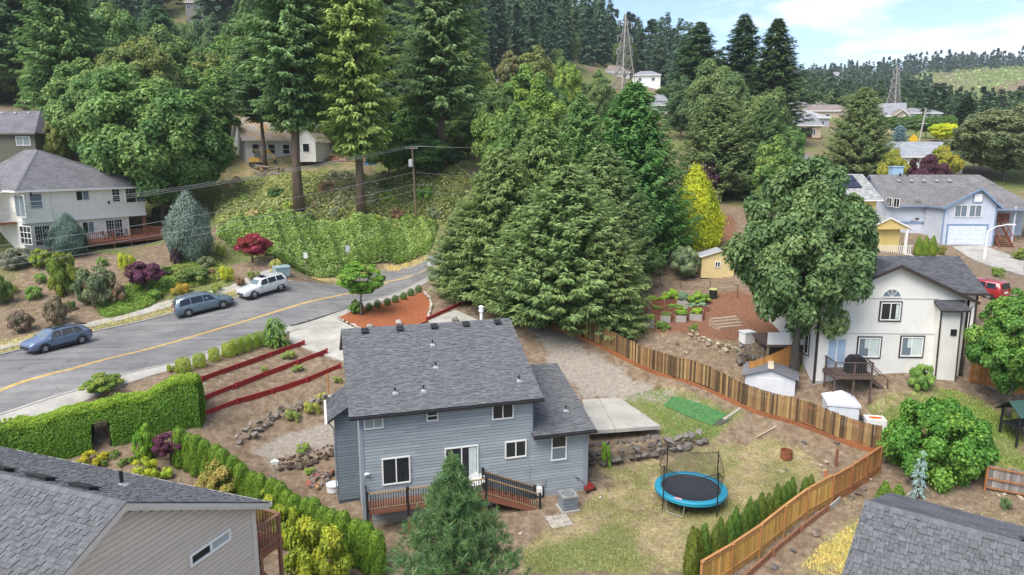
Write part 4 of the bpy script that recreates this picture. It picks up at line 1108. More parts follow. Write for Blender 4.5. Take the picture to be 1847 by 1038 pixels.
for k in range(8):
    f = (k + .5) / 8; p = s0.lerp(s1, f)
    b = MB(); b.box(p.x - .22, p.x + .2, dd + .05, -.12, p.z - .1, p.z - .05); b.build('stair_tread', M_REDW, gh)
for y in (dd + .03, -.14):
    b = MB(); b.bar((6.5, y, DZ - .18), (9.7, y, -.02), .05, .28); b.build('stair_stringer', M_REDW, gh)
    railing(gh, (6.6, y, DZ - .02), (9.55, y, .12), M_RAILW, M_BAL, .95, .14, name='stair_railing')
    post(gh, (9.6, y, -.1), 1.25, .11, M_BLACK, False, 'rail_post')

# ---- the white sheet-sided gable house to the right
WO = Vector((20.8, 45.2, 4.05)); WYAW = rad(-2)
M_T111 = lap_mat('cream_grooved_sheet', (.74, .715, .665), .2, True, .05, .012)
M_CRLAP = lap_mat('cream_lap', (.68, .655, .60), .17)
M_DKTRIM = mat('dark_brown_trim', (.045, .033, .028), .55, .1)
M_RF2 = shingle_mat('roof_charcoal', (.082, .083, .092), .32)
wh = thing('white_gable_house', 'cream two storey gable house with dark brown trim, arched window and small rear deck', 'house', WO, WYAW)
pk = 4.95; hw = 9.9; ez, az_ = 6.15, 8.42
b = MB(); b.poly([(0, 0, -.3), (hw, 0, -.3), (hw, 0, ez), (pk, 0, az_), (0, 0, ez)], (0, 13, 0)); b.build('wall', M_T111, wh)
b = MB(); b.box(-.02, hw + .02, -.02, 13.02, -1, .38); b.build('foundation', M_CONC, wh)
for z in (3.78, 6.2):
    b = MB(); b.box(0.05, 7.85, -.03, 0, z, z + .035); b.build('seam_flashing', mat('seam', (.42, .40, .37), .7), wh)
sp = (az_ - ez) / pk
for sgn in (-1, 1):
    e = pk + sgn * (pk + .42); ee = ez - .42 * sp + .16
    pts = [(e, -.45, ee), (e, 13.4, ee), (pk, 13.4, az_ + .16), (pk, -.45, az_ + .16)]
    slab(wh, 'roof', pts if sgn > 0 else [pts[1], pts[0], pts[3], pts[2]], M_RF2, .16, M_DKTRIM)
    b = MB(); b.poly([(e, -.47, ee - .22), (pk, -.47, az_ - .06), (pk, -.47, az_ + .15), (e, -.47, ee - .01)], (0, .05, 0)); b.build('rake_board', M_DKTRIM, wh)
b = MB(); b.box(hw + .42, hw + .54, -.3, 13.3, ez - .2, ez - .06); b.build('gutter', M_DKTRIM, wh)
b = MB(); b.tube([(hw + .5, -.2, ez - .15), (hw + .1, -.1, ez - .5), (hw + .06, -.06, .2)], .045, 6); b.build('downpipe', M_DKTRIM, wh)
for x in (.06, hw - .06):
    b = MB(); b.box(x - .08, x + .08, -.04, .05, .2, ez); b.build('corner_board', M_DKTRIM, wh)
W0 = wallM(0, -.01, 0)
window(wh, W0, 4.08, 5.40, 4.72, 5.95, 2, 1, outer=M_DKTRIM, curtains=[(.78, .93, .1, .9)], out=.07)
window(wh, W0, 2.82, 4.30, 2.12, 3.50, 2, 1, outer=M_DKTRIM, glass=[M_GLASSM, M_GLASSB], out=.07, curtains=[(.3, .48, .45, .93), (.55, .93, .05, .93)])
window(wh, W0, 5.68, 7.14, 2.2, 3.58, 2, 1, outer=M_DKTRIM, glass=[M_GLASSM, M_GLASSB], out=.07, curtains=[(.3, .48, .45, .93), (.55, .93, .05, .93)])
window(wh, W0, .74, 2.06, 1.42, 3.42, 2, 1, glass=[glass_mat('blue_blinds', (.36, .46, .58), .2)] * 2, out=.06, name='patio_door')
# arched fan light
b = MB(W0); aw = [(4.72 + .60 * math.cos(k * PI / 14), -.03, 6.32 + .56 * math.sin(k * PI / 14)) for k in range(15)]; b.poly(aw[::-1], (0, .028, 0)); arch = b.build('arched_window', M_GLASSM, wh)
b = MB(W0)
for k in range(14): b.bar(aw[k], aw[k + 1], .05, .06)
b.bar(aw[0], aw[-1], .06, .07)
for k in (4, 7, 10): b.bar((4.72, -.035, 6.32), aw[k], .03, .03)
b.build('frame', M_WHITE, arch)
# chase with its own little roof
b = MB(); b.poly([(7.92, -.55, -.2), (9.25, -.55, -.2), (9.12, -.55, 5.75), (7.80, -.55, 5.75)], (0, .56, 0)); b.build('chimney_chase', M_T111, wh)
for a, c in ((7.92, 7.80), (9.25, 9.12)):
    b = MB(); b.bar((a, -.57, -.1), (c, -.57, 5.7), .10, .06, up=(1, 0, 0)); b.build('corner_board', M_DKTRIM, wh)
slab(wh, 'chase_roof', [(7.55, -.95, 5.62), (9.5, -.95, 5.62), (9.5, .0, 6.15), (7.55, .0, 6.15)], M_RF2, .12, M_DKTRIM)
b = MB(); b.cbox((8.75, -.58, 4.05), (.38, .06, .42)); b.build('wall_vent', M_BLACK, wh)
# side wing with its roof ridge across
b = MB(); b.poly([(hw, 6.5, -.5), (14.6, 6.5, -.5), (14.6, 6.5, 5.6), (hw, 6.5, 5.6)], (0, 7, 0)); b.build('wing_wall', M_CRLAP, wh)
b = MB(); b.poly([(14.5, 6.5, 5.55), (14.5, 13.5, 5.55), (14.5, 10, 7.3)], (.1, 0, 0)); b.build('wing_gable', M_CRLAP, wh)
slab(wh, 'roof', [(8.8, 5.9, 5.5), (15.0, 5.9, 5.5), (15.0, 10, 7.75), (4.9, 10, 7.75)], M_RF2, .16, M_DKTRIM)
slab(wh, 'roof', [(15.0, 14.1, 5.5), (8.8, 14.1, 5.5), (4.9, 10, 7.75), (15.0, 10, 7.75)], M_RF2, .16, M_DKTRIM)
b = MB(); b.box(9.9, 15.05, 5.76, 5.9, 5.34, 5.48); b.build('gutter', M_DKTRIM, wh)
for x in (14.55,):
    b = MB(); b.box(x - .07, x + .07, 6.44, 6.55, .2, 5.5); b.build('corner_board', M_DKTRIM, wh)
for x, y in ((.9, 3.2), (2.0, 1.9)):
    z = ez + x * sp + .2
    b = MB(Matrix.Translation((x, y, z)) @ Matrix.Rotation(-math.atan(sp), 4, 'Y')); b.box(-.2, .2, -.28, .28, 0, .13); b.build('roof_vent', M_BLACK, wh)
vent_pipe(wh, (1.0, .9, ez + sp * 1.0 + .2))
b = MB(wallM(0, 1.2, PI/2)); 
window(wh, wallM(-.02, 3.0, -PI / 2), .4, 1.9, 1.9, 3.3, 2, 1, out=.06, outer=M_DKTRIM)
for x in (1.0, 6.8):
    b = MB(); b.box(x, x + .4, -.045, -.01, -.0, .22); b.build('crawl_vent', M_BLACK, wh)
# its brown rear deck
dz = 1.32
b = MB(); b.box(.55, 3.15, -1.9, -.05, dz - .2, dz); b.build('deck_platform', M_BROWNW, wh)
for p in ((.65, -1.8), (3.05, -1.8), (.65, -.3), (1.9, -1.8)): post(wh, (p[0], p[1], dz), .95, .1, M_BROWNW, False, 'deck_post', drop=2.6)
M_MESH = mat('rail_wire', (.10, .085, .075), .6)
railing(wh, (.65, -1.8, dz), (3.05, -1.8, dz), M_BROWNW, M_MESH, .92, .16, bal_w=.018)
railing(wh, (.65, -.1, dz), (.65, -1.8, dz), M_BROWNW, M_MESH, .92, .16, bal_w=.018)
railing(wh, (3.05, -.8, dz), (3.05, -1.8, dz), M_BROWNW, M_MESH, .92, .16, bal_w=.018)
for k in range(5):
    b = MB(); b.box(3.15 + k * .27, 3.45 + k * .27, -1.1, -.12, dz - .28 - k * .24, dz - .22 - k * .24); b.build('stair_tread', M_BROWNW, wh)
for y in (-1.1, -.12):
    b = MB(); b.bar((3.1, y, dz - .2), (4.5, y, -.02), .05, .24); b.bar((3.1, y, dz + .85), (4.55, y, .8), .07, .05); b.bar((4.5, y, -.1), (4.5, y, .85), .08, .08, up=(1, 0, 0)); b.build('stair_railing', M_BROWNW, wh)
# upper walkway on its left side
b = MB(); b.box(-2.6, -.05, 2.0, 5.4, 2.2, 2.4); b.build('side_deck', M_BROWNW, wh)
for p in ((-2.5, 2.1), (-1.3, 2.1)):
    post(wh, (p[0], p[1], 2.3), 0, .12, M_RAILW, False, 'deck_post', drop=2.6)
b = MB(); b.box(-2.6, -.05, 1.98, 2.04, 2.4, 3.3); b.build('side_deck_skirt', M_WHITE, wh)

# ---- roof and beige gable of the house in the near lower left
LYAW = rad(-20); LO = Vector((-10.38, 17.0, 0))
M_BGLAP = mat('beige_lap', (.53, .47, .40), .65, .05, 2, rand=.05)
M_BGTRIM = mat('beige_trim', (.56, .525, .47), .6, .05)
lh = thing('beige_house', 'beige lap sided house with broad grey shingle gable roof, seen from above its gable end', 'house', (LO.x, LO.y, -.4), LYAW)
Z0 = .4; RZ = 10.33 + Z0; hwf = 5.5; pit = .5; LEN = 26.0
caml = Matrix.Rotation(-LYAW, 4, 'Z') @ (Vector((0, 0, CAM_Z)) - Vector((LO.x, LO.y, -.4)))
wy = 5.0
b = MB(); b.poly([(-.35, -wy, -.5), (-.35, wy, -.5), (-.35, wy, RZ - wy * pit - .2), (-.35, 0, RZ - .2), (-.35, -wy, RZ - wy * pit - .2)], (-LEN, 0, 0)); b.build('wall', mat('beige_wall', (.20, .18, .16), .8), lh)
def lspan(z):
    q = min(wy, (RZ - .22 - z) / pit - .05); return [(-q + wy, q + wy)] if q > .1 else []
siding(lh, wallM(-.35, -wy, PI / 2), lspan, 2.6, RZ - .3, M_BGLAP, .17, .034, 4.9, seed=9)
for y in (-wy, wy):
    b = MB(); b.box(-.36, -.29, y - .09, y + .09, 0, RZ - wy * pit - .3); b.build('corner_board', M_BGTRIM, lh)
ez_ = RZ - hwf * pit
slab(lh, 'roof', [(-LEN, -hwf, ez_), (0, -hwf, ez_), (0, 0, RZ), (-LEN, 0, RZ)], M_SHUND, .16, M_BGTRIM)
slab(lh, 'roof', [(0, hwf, ez_), (-LEN, hwf, ez_), (-LEN, 0, RZ), (0, 0, RZ)], M_SHUND, .16, M_BGTRIM)
shingles(lh, [(-LEN + 8, -hwf, ez_), (0, -hwf, ez_), (0, 0, RZ), (-LEN + 8, 0, RZ)], 300, caml + Vector((2.5, 3.5, 0)), course=.14, tab=.125, seed=11, th=.02)
shingles(lh, [(0, hwf, ez_), (-LEN + 4, hwf, ez_), (-LEN + 4, 0, RZ), (0, 0, RZ)], 0, caml, course=.14, tab=.125, seed=12)
for s_ in (-1, 1):
    b = MB(); b.poly([(-.02, s_ * hwf, ez_ - .24), (-.02, 0, RZ - .22), (-.02, 0, RZ + .005), (-.02, s_ * hwf, ez_ - .005)], (-.06, 0, 0)); b.build('rake_board', M_BGTRIM, lh)
    n = 34
    um = MB().box(-.14, .03, -.085, .085, -.01, .022).mesh('rake_shingle', M_SHINGR)
    for k in range(n):
        f = (k + .5) / n; o = link('rake_shingle', um, lh, loc=(0, s_ * hwf * (1 - f), ez_ + (RZ - ez_) * f + .035), rot=(-s_ * math.atan(pit), 0, 0))
b = MB(); b.box(-LEN, 0, hwf, hwf + .12, ez_ - .16, ez_ - .02); b.build('gutter', M_BGTRIM, lh)
ridge_caps(lh, (-LEN + 9, 0, RZ + .03), (0, 0, RZ + .03), wd=.3, st=.21)
for k in range(6):
    b = MB(Matrix.Translation((-2.3 - k * 1.75, .52, RZ - .52 * pit + .04)) @ Matrix.Rotation(-math.atan(pit), 4, 'X')); b.box(-.42, .42, -.16, .16, 0, .09); b.box(-.47, .47, -.22, .2, .09, .12); b.build('roof_vent', M_BLACK, lh)
vent_pipe(lh, (-3.1, 2.4, RZ - 2.4 * pit + .04), .5, .06)
window(lh, wallM(-.31, -wy, PI / 2), 7.15, 8.85, 7.46, 7.86, 2, 1, trim=.06, glass=[M_GLASS, M_GLASSB], out=.07)
# its red-brown deck at the back
dz = 5.5 + Z0
b = MB(); b.box(-5.5, -.55, wy + .02, 6.7, dz - .25, dz); b.build('deck_platform', M_REDW, lh)
M_LRAIL = mat('deck_rail_brown', (.235, .12, .075), .65, .2, 5)
railing(lh, (-.6, wy + .1, dz), (-.6, 6.6, dz), M_LRAIL, M_LRAIL, 1.0, .14, cap=.14, bal_w=.045)
railing(lh, (-5.4, 7.15, dz), (-.6, 6.6, dz), M_LRAIL, M_LRAIL, 1.0, .14, cap=.14, bal_w=.045)
post(lh, (-.6, 6.57, dz), 1.02, .12, M_LRAIL, False, 'deck_post', drop=7.0)
post(lh, (-.6, wy + .5, dz), .2, .14, M_LRAIL, False, 'deck_post', drop=7.0)
b = MB(); b.bar((-.6, 6.5, 3.8), (-.6, wy + .3, 5.5), .1, .1); b.bar((-.6, 6.5, 2.2), (-.6, wy + .2, 2.4), .08, .12); b.build('deck_brace', M_LRAIL, lh)

# ---- the roof in the near lower right
RYAW = rad(-37); RO = Vector((9.5, 17.0, 0))
M_GHW = mat('grey_house_wall', (.40, .40, .39), .7)
rh = thing('grey_roofed_house', 'house with dark grey shingle gable roof below the new cedar fence', 'house', (RO.x, RO.y, -.4), RYAW)
camr = Matrix.Rotation(-RYAW, 4, 'Z') @ (Vector((0, 0, CAM_Z)) - Vector((RO.x, RO.y, -.4)))
RZ2 = 10.38 + .4; h2 = 5.2; p2 = .36; e2 = RZ2 - h2 * p2
b = MB(); b.poly([(.35, -4.7, -.5), (.35, 4.7, -.5), (.35, 4.7, RZ2 - 4.7 * p2 - .2), (.35, 0, RZ2 - .2), (.35, -4.7, RZ2 - 4.7 * p2 - .2)], (16, 0, 0)); b.build('wall', M_GHW, rh)
slab(rh, 'roof', [(0, -h2, e2), (17, -h2, e2), (17, 0, RZ2), (0, 0, RZ2)], M_SHUND, .16, M_BLACK)
slab(rh, 'roof', [(17, h2, e2), (0, h2, e2), (0, 0, RZ2), (17, 0, RZ2)], bpy.data.materials['roof_far_slope'], .16, M_BLACK)
shingles(rh, [(0, -h2, e2), (14, -h2, e2), (14, 0, RZ2), (0, 0, RZ2)], 300, camr + Vector((-2.0, 3.2, 0)), course=.14, tab=.125, seed=15, th=.022)
ridge_caps(rh, (0, 0, RZ2 + .03), (15, 0, RZ2 + .03), wd=.3, st=.21)
b = MB(); b.poly([(.0, -h2, e2 - .2), (.0, 0, RZ2 - .2), (.0, 0, RZ2 + .02), (.0, -h2, e2 + .02)], (.05, 0, 0)); b.build('rake_board', M_BLACK, rh)
for k in (3.6, 8.4): box_vent(rh, (k, .35, RZ2 - .15), .4, M_BLACK, -.39)
# ------------------------------------------------------------------ neighbouring and distant houses
def on_wall(o, M, px, py):
    """photo pixel on a wall plane of house o -> (x, z) of the wall frame"""
    W = Matrix.Translation(o.location) @ Matrix.Rotation(o.rotation_euler.z, 4, 'Z') @ M
    Wi = W.inverted(); c = Wi @ Vector((0, 0, CAM_Z)); d = Wi.to_3x3() @ Vector(ray(px, py)); t = -c.y / d.y; p = c + d * t
    return p.x, p.z
def wpx(o, M, x0, y0, x1, y1, cols=2, rows=1, **k):
    a, t = on_wall(o, M, x0, y0); b_, _ = on_wall(o, M, x1, y0); _, q = on_wall(o, M, (x0 + x1) / 2, y1); _, t = on_wall(o, M, (x0 + x1) / 2, y0)
    return window(o, M, a, b_, q, t, cols, rows, **k)
def hip(par, x0, x1, y0, y1, ze, ridge, m, th=.16, edge=None):
    (ax, ay, az), (bx, by, bz) = ridge
    A, B = (ax, ay, az), (bx, by, bz)
    c = [(x0, y0, ze), (x1, y0, ze), (x1, y1, ze), (x0, y1, ze)]
    if abs(bx - ax) >= abs(by - ay):
        q = [(c[0], c[1], B, A), (c[1], c[2], B, B), (c[2], c[3], A, B), (c[3], c[0], A, A)]
    else:
        q = [(c[0], c[1], A, A), (c[1], c[2], B, A), (c[2], c[3], B, B), (c[3], c[0], A, B)]
    for k in q: slab(par, 'roof', k, m, th, edge)

# white hip-roofed house across the road
M_WBB = mat('white_board', (.78, .74, .66), .65, .06, 2)
M_WLAP = lap_mat('white_lap', (.77, .735, .66), .18)
M_RF3 = shingle_mat('roof_grey', (.165, .158, .168), .22)
HO = atY(47, 452, 72); hh = thing('white_hip_house', 'large white board and batten house with grey hip roof across the road', 'house', (HO[0], HO[1], HO[2]), rad(60))
HL, HD, HE = 13.6, 12.0, 6.3
b = MB(); b.box(0, HL, 0, HD, 2.95, HE); b.build('upper_wall', M_WBB, hh)
b = MB(); b.box(.06, HL - 2.0, .3, HD, -1.5, 2.94); b.build('lower_wall', M_WLAP, hh)
F0 = wallM(0, -.01, 0); F1 = wallM(0, .29, 0)
for k in range(20):
    b = MB(); b.box(.3 + k * .69, .35 + k * .69, -.025, 0, 3.1, HE - .1); b.build('batten', M_WBB, hh)
b = MB(); b.box(-.03, HL + .03, -.06, .0, 2.8, 3.06); b.build('band_board', M_WHITE, hh)
hip(hh, -.6, HL + .6, -.6, HD + .6, HE, ((5.0, 5.6, 10.6), (5.0, 8.4, 10.6)), M_RF3, .2, M_WHITE)
ridge_caps(hh, (-.6, -.6, HE + .03), (5, 5.6, 10.63), mat('hip_cap', (.15, .15, .16), .9), st=.5); ridge_caps(hh, (HL + .6, -.6, HE + .03), (5, 5.6, 10.63), bpy.data.materials['hip_cap'], st=.5)
wpx(hh, F0, 51, 349, 75, 378, 1, 2, glass=M_GLASSM); wpx(hh, F0, 135, 344, 160, 363, 2, 1, glass=[M_GLASS, M_GLASSM]); wpx(hh, F0, 200, 340, 215, 365, 1, 2, grid=(2, 2, .5))
wpx(hh, F0, 224, 338, 262, 366, 2, 1, glass=[M_GLASS, M_GLASSM], grid=(6, 2, .4))
wpx(hh, F1, 60, 407, 89, 444, 2, 1, grid=(6, 5, 1)); wpx(hh, F1, 147, 400, 169, 423, 2, 1, glass=[M_GLASS, M_GLASSM]); wpx(hh, F1, 189, 396, 220, 428, 2, 1, name='patio_door', grid=(6, 5, 1))
E0 = wallM(0, 10, -PI / 2); wpx(hh, E0, 25, 352, 43, 392, 2, 1, name='balcony_door', glass=M_GLASSM); wpx(hh, wallM(.05, 10, -PI / 2), 35, 408, 55, 441, 3, 3)
b = MB(); b.box(-1.6, 0, 1.2, 5.2, 2.75, 2.95); b.build('balcony', M_REDW, hh)
for p, q in (((-1.55, 1.25, 2.95), (-1.55, 5.1, 2.95)), ((-1.55, 1.25, 2.95), (0, 1.25, 2.95))): railing(hh, p, q, M_WHITE, M_WHITE, 1.0, .16)
for x, z in ((9.2, 4.6), (1.1, 5.9)):
    b = MB(); b.cbox((x, -.09, z), (.16, .14, .34)); b.build('wall_lamp', M_BLACK, hh)
b = MB(); b.bar((HL - .2, .2, -.4), (HL - .2, .2, 2.9), .35, .35, up=(1, 0, 0)); b.build('porch_post', M_REDW, hh)
b = MB(); b.tube([(2.9, -.12, HE), (2.9, -.1, 3.0), (3.2, -.08, -.3)], .05, 6); b.build('downpipe', M_WHITE, hh)
# lower-left wing roof
slab(hh, 'wing_roof', [(-9, 2.0, 6.2), (0, 2.0, 6.2), (0, 8, 9.4), (-9, 8, 9.4)], M_RF3, .2, M_WHITE)
b = MB(); b.box(-8.6, -.2, 6.6, 12, -1, 6.2); b.build('wing_wall', M_WBB, hh)
# red deck along its lower floor
dz = .55
b = MB(); b.box(4.2, 13.6, -3.2, .25, dz - .45, dz); b.build('deck_platform', M_REDW, hh)
for p, q in (((4.3, -3.1, dz), (7.6, -3.1, dz)), ((9.6, -3.1, dz), (13.5, -3.1, dz)), ((13.5, -3.1, dz), (13.5, .1, dz)), ((4.3, -3.1, dz), (4.3, .2, dz))): railing(hh, p, q, M_REDW, M_REDW, .95, .2, bal_w=.05)
for x in (4.3, 7.6, 9.6, 11.5, 13.5): post(hh, (x, -3.1, dz), 1.0, .12, M_REDW, False, 'deck_post', drop=1.6)

# dark green house further up at the left
M_OLIVE = lap_mat('olive_lap', (.105, .105, .075), .22); M_RF4 = shingle_mat('roof_mauve_grey', (.15, .145, .16), .2)
o_ = atY(-40, 285, 96); og = thing('olive_house', 'dark olive lap sided house with grey roof on the grassy rise', 'house', (o_[0], o_[1], o_[2] - 1), rad(-4))
b = MB(); b.box(-6, 8.6, 0, 9, -1, 4.3); b.build('wall', M_OLIVE, og)
hip(og, -7, 9.1, -.5, 9.5, 4.3, ((-3, 4.5, 7.6), (6.4, 4.5, 7.6)), M_RF4, .2, M_OLIVE)
wpx(og, wallM(0, -.01, 0), 28, 246, 54, 263, 2, 1, glass=M_GLASSM)
for x in (1.2, 3.2, 5.2): box_vent(og, (x, 3.9, 7.2), .3, M_WHITE)

# old grey house with moss on its roof, on the slope behind the road
M_OLDG = lap_mat('old_grey_lap', (.36, .37, .37), .22); M_OLDW = mat('old_white', (.66, .65, .63), .7, .1, 2)
M_MOSS = shingle_mat('roof_mossy', (.40, .36, .32), .2, patch=(.36, .255, .13))
o_ = atY(443, 284, 106); om = thing('mossy_roof_house', 'old pale grey cottage with orange moss patches on its roof among the trees', 'house', (o_[0], o_[1], o_[2] - .2), rad(33))
b = MB(); b.poly([(0, 0, -1), (8.6, 0, -1), (8.6, 0, 3.2), (0, 0, 3.2)], (0, 7.4, 0)); b.build('wall', M_OLDW, om)
b = MB(); b.poly([(-.03, -.02, -1), (-.03, 7.42, -1), (-.03, 7.42, 3.2), (-.03, 3.7, 6.4), (-.03, -.02, 3.2)], (.06, 0, 0)); b.build('gable_wall', M_OLDG, om)
slab(om, 'roof', [(-.5, -.5, 2.8), (8.9, -.5, 2.8), (8.9, 3.7, 6.5), (-.5, 3.7, 6.5)], M_MOSS, .15, M_OLDW); slab(om, 'roof', [(8.9, 7.9, 2.8), (-.5, 7.9, 2.8), (-.5, 3.7, 6.5), (8.9, 3.7, 6.5)], M_MOSS, .15, M_OLDW)
for x in (1.0, 3.4, 5.6): window(om, wallM(0, -.01, 0), x, x + 1.1, .7, 2.2, 1, 2)
window(om, wallM(-.03, 7.4, -PI / 2), 1.2, 1.8, .6, 1.3, 1, 2); window(om, wallM(-.03, 7.4, -PI / 2), 3.6, 4.2, 3.2, 4.6, 1, 2)
o_ = atY(533, 280, 104); ox = thing('white_cottage', 'small white gabled outbuilding with a dark window beside the mossy cottage', 'outbuilding', (o_[0], o_[1], o_[2]), rad(-8))
b = MB(); b.poly([(0, 0, -1), (3.2, 0, -1), (3.2, 0, 2.3), (1.6, 0, 4.0), (0, 0, 2.3)], (0, 5, 0)); b.build('wall', M_OLDW, ox)
for s_ in (-1, 1):
    q = [(1.6 + s_ * 2.0, -.4, 1.95), (1.6 + s_ * 2.0, 5.2, 1.95), (1.6, 5.2, 4.15), (1.6, -.4, 4.15)]; slab(ox, 'roof', q if s_ > 0 else [q[1], q[0], q[3], q[2]], M_MOSS, .12, M_OLDW)
window(ox, wallM(0, -.01, 0), 1.2, 2.3, .4, 1.7, 1, 1)
o_ = atY(562, 270, 112); oy = thing('grey_garage', 'pale grey gabled garage behind the white outbuilding', 'garage', (o_[0], o_[1], o_[2]), rad(-8))
b = MB(); b.poly([(0, 0, -1), (3.6, 0, -1), (3.6, 0, 2.6), (1.8, 0, 4.0), (0, 0, 2.6)], (0, 6, 0)); b.build('wall', M_OLDG, oy)
for s_ in (-1, 1):
    q = [(1.8 + s_ * 2.1, -.4, 2.35), (1.8 + s_ * 2.1, 6.2, 2.35), (1.8, 6.2, 4.1), (1.8, -.4, 4.1)]; slab(oy, 'roof', q if s_ > 0 else [q[1], q[0], q[3], q[2]], shingle_mat('roof_pale', (.34, .34, .35), .15), .12, M_OLDW)
b = MB(); b.box(.6, 3.0, -.06, 0, -.2, 2.1); b.build('garage_door', M_WHITE, oy)

# pale blue garage house
M_PBL = lap_mat('pale_blue_lap', (.50, .535, .60), .2); M_BTRIM = mat('blue_trim', (.19, .27, .39), .55, .08); M_RF5 = shingle_mat('roof_taupe', (.175, .165, .165), .22)
o_ = atY(1696, 442, 86); bh = thing('pale_blue_house', 'pale blue two storey house with blue trim and a gabled double garage front', 'house', (o_[0], o_[1], o_[2]), rad(-1))
GWd = 6.5
b = MB(); b.poly([(0, 0, -.5), (GWd, 0, -.5), (GWd, 0, 4.95), (GWd * .62, 0, 7.05), (0, 0, 4.95)], (0, 6, 0)); b.build('garage_wall', M_PBL, bh)
for s_, e in ((-1, -.4), (1, GWd + .5)):
    ee = 4.75; px_ = GWd * .62
    q = [(e, -.45, ee), (e, 9, ee), (px_, 9, 7.2), (px_, -.45, 7.2)]; slab(bh, 'roof', q if s_ > 0 else [q[1], q[0], q[3], q[2]], M_RF5, .18, M_BTRIM)
    b = MB(); b.poly([(e, -.5, ee - .25), (px_, -.5, 6.95), (px_, -.5, 7.2), (e, -.5, ee)], (0, .06, 0)); b.build('rake_board', M_BTRIM, bh)
Fb = wallM(0, -.01, 0)
b = MB(Fb); b.box(.75, GWd - 1.0, -.03, .0, 0, 2.45); gd = b.build('garage_door', mat('pale_door', (.62, .66, .72), .5), bh)
for j in range(4):
    for i in range(4):
        b = MB(Fb); b.box(.85 + i * 1.17, 1.9 + i * 1.17, -.05, -.03, .08 + j * .6, .58 + j * .6); b.build('panel', bpy.data.materials['pale_door'], gd)
b = MB(Fb); b.box(.55, .75, -.07, .0, 0, 2.65); b.box(GWd - 1.0, GWd - .8, -.07, 0, 0, 2.65); b.box(.75, GWd - 1.0, -.07, 0, 2.45, 2.65); b.build('door_trim', M_BTRIM, bh)
wpx(bh, Fb, 1723, 370, 1746, 392, 2, 1, glass=M_GLASSM); wpx(bh, Fb, 1749, 370, 1772, 392, 2, 1, glass=M_GLASSM)
b = MB(Fb); b.box(3.4, 4.6, -.08, 0, 5.3, 6.5); b.build('loft_door_trim', M_BTRIM, bh)
b = MB(Fb); b.box(3.5, 4.5, -.1, -.08, 5.42, 6.4); b.build('loft_door', M_WHITE, bh)
for x in (.04, GWd - .04):
    b = MB(Fb); b.box(x - .1, x + .1, -.04, 0, 0, 4.8); b.build('corner_board', M_BTRIM, bh)
b = MB(); b.box(-4.9, 13, 4.2, 13.5, -.8, 5.0); b.build('wall', M_PBL, bh)
b = MB(); b.poly([(-4.9, 4.2, 5.0), (-4.9, 13.5, 5.0), (-4.9, 8.85, 8.4)], (.1, 0, 0)); b.build('gable_wall', M_PBL, bh)
b = MB(); b.box(-4.95, 0, 4.14, 4.2, 2.3, 2.6); b.build('band_board', M_BTRIM, bh)
slab(bh, 'roof', [(-5.4, 3.6, 4.7), (13.8, 3.6, 4.7), (9.6, 8.85, 8.6), (-5.4, 8.85, 8.6)], M_RF5, .18, M_BTRIM)
slab(bh, 'roof', [(13.8, 14.1, 4.7), (-5.4, 14.1, 4.7), (-5.4, 8.85, 8.6), (9.6, 8.85, 8.6)], M_RF5, .18, M_BTRIM)
slab(bh, 'roof', [(13.8, 3.6, 4.7), (13.8, 14.1, 4.7), (9.6, 8.85, 8.6), (9.6, 8.85, 8.6)], M_RF5, .18, M_BTRIM)
wpx(bh, wallM(-4.92, 13.5, -PI / 2), 1600, 357, 1610, 373, 2, 1); wpx(bh, wallM(-4.92, 13.5, -PI / 2), 1613, 358, 1624, 375, 2, 1)
for k in range(5): box_vent(bh, (-2 + k * 1.7, 7.6, 7.75), .35, M_VENT, .6)
for x in (-1.4, -.4): vent_pipe(bh, (x, 8.4, 8.3), .5, .12)
b = MB(); b.box(-2.1, -.6, 9.2, 10.2, 6, 9.6); b.box(-2.2, -.5, 9.1, 10.3, 9.6, 9.75); b.build('chimney', mat('chimney_blue', (.30, .45, .58), .6), bh)
b = MB(); b.bar((9.9, 1.5, -.5), (9.9, 1.5, 4.7), .18, .18, up=(1, 0, 0)); b.build('porch_post', M_PBL, bh)
slab(bh, 'porch_roof', [(6.8, 1.0, 4.4), (13.8, 1.0, 4.4), (13.8, 3.6, 4.72), (6.8, 3.6, 4.72)], M_RF5, .15, M_BTRIM)
b = MB(); b.box(6.8, 9.8, 2.2, 4.2, 2.6, 2.8); b.build('porch_platform', M_REDW, bh); railing(bh, (6.8, 2.2, 2.8), (9.8, 2.2, 2.8), M_REDW, M_REDW, 1.0, .12, bal_w=.09)
for k in range(12):
    b = MB(); b.box(7.2, 8.8, .2 - k * .22 + 1.9, .45 - k * .22 + 1.9, 2.55 - k * .24, 2.62 - k * .24); b.build('stair_tread', M_REDW, bh)
for x in (7.1, 8.85):
    b = MB(); b.bar((x, 2.3, 2.5), (x, -.6, -.4), .08, .35); b.bar((x, 2.3, 3.6), (x, -.6, .7), .08, .1); b.bar((x, .9, 1.2), (x, .9, 2.2), .09, .09, up=(1, 0, 0)); b.build('stair_rail', M_REDW, bh)
b = MB(); b.lathe([(.02, 0), (.28, .08), (.34, .14)], 12, (-1.2, 3.9, 5.6)); b.bar((-1.2, 3.9, 5.2), (-1.2, 3.9, 5.65), .05, .05, up=(1, 0, 0)); b.build('satellite_dish', M_WHITE, bh)

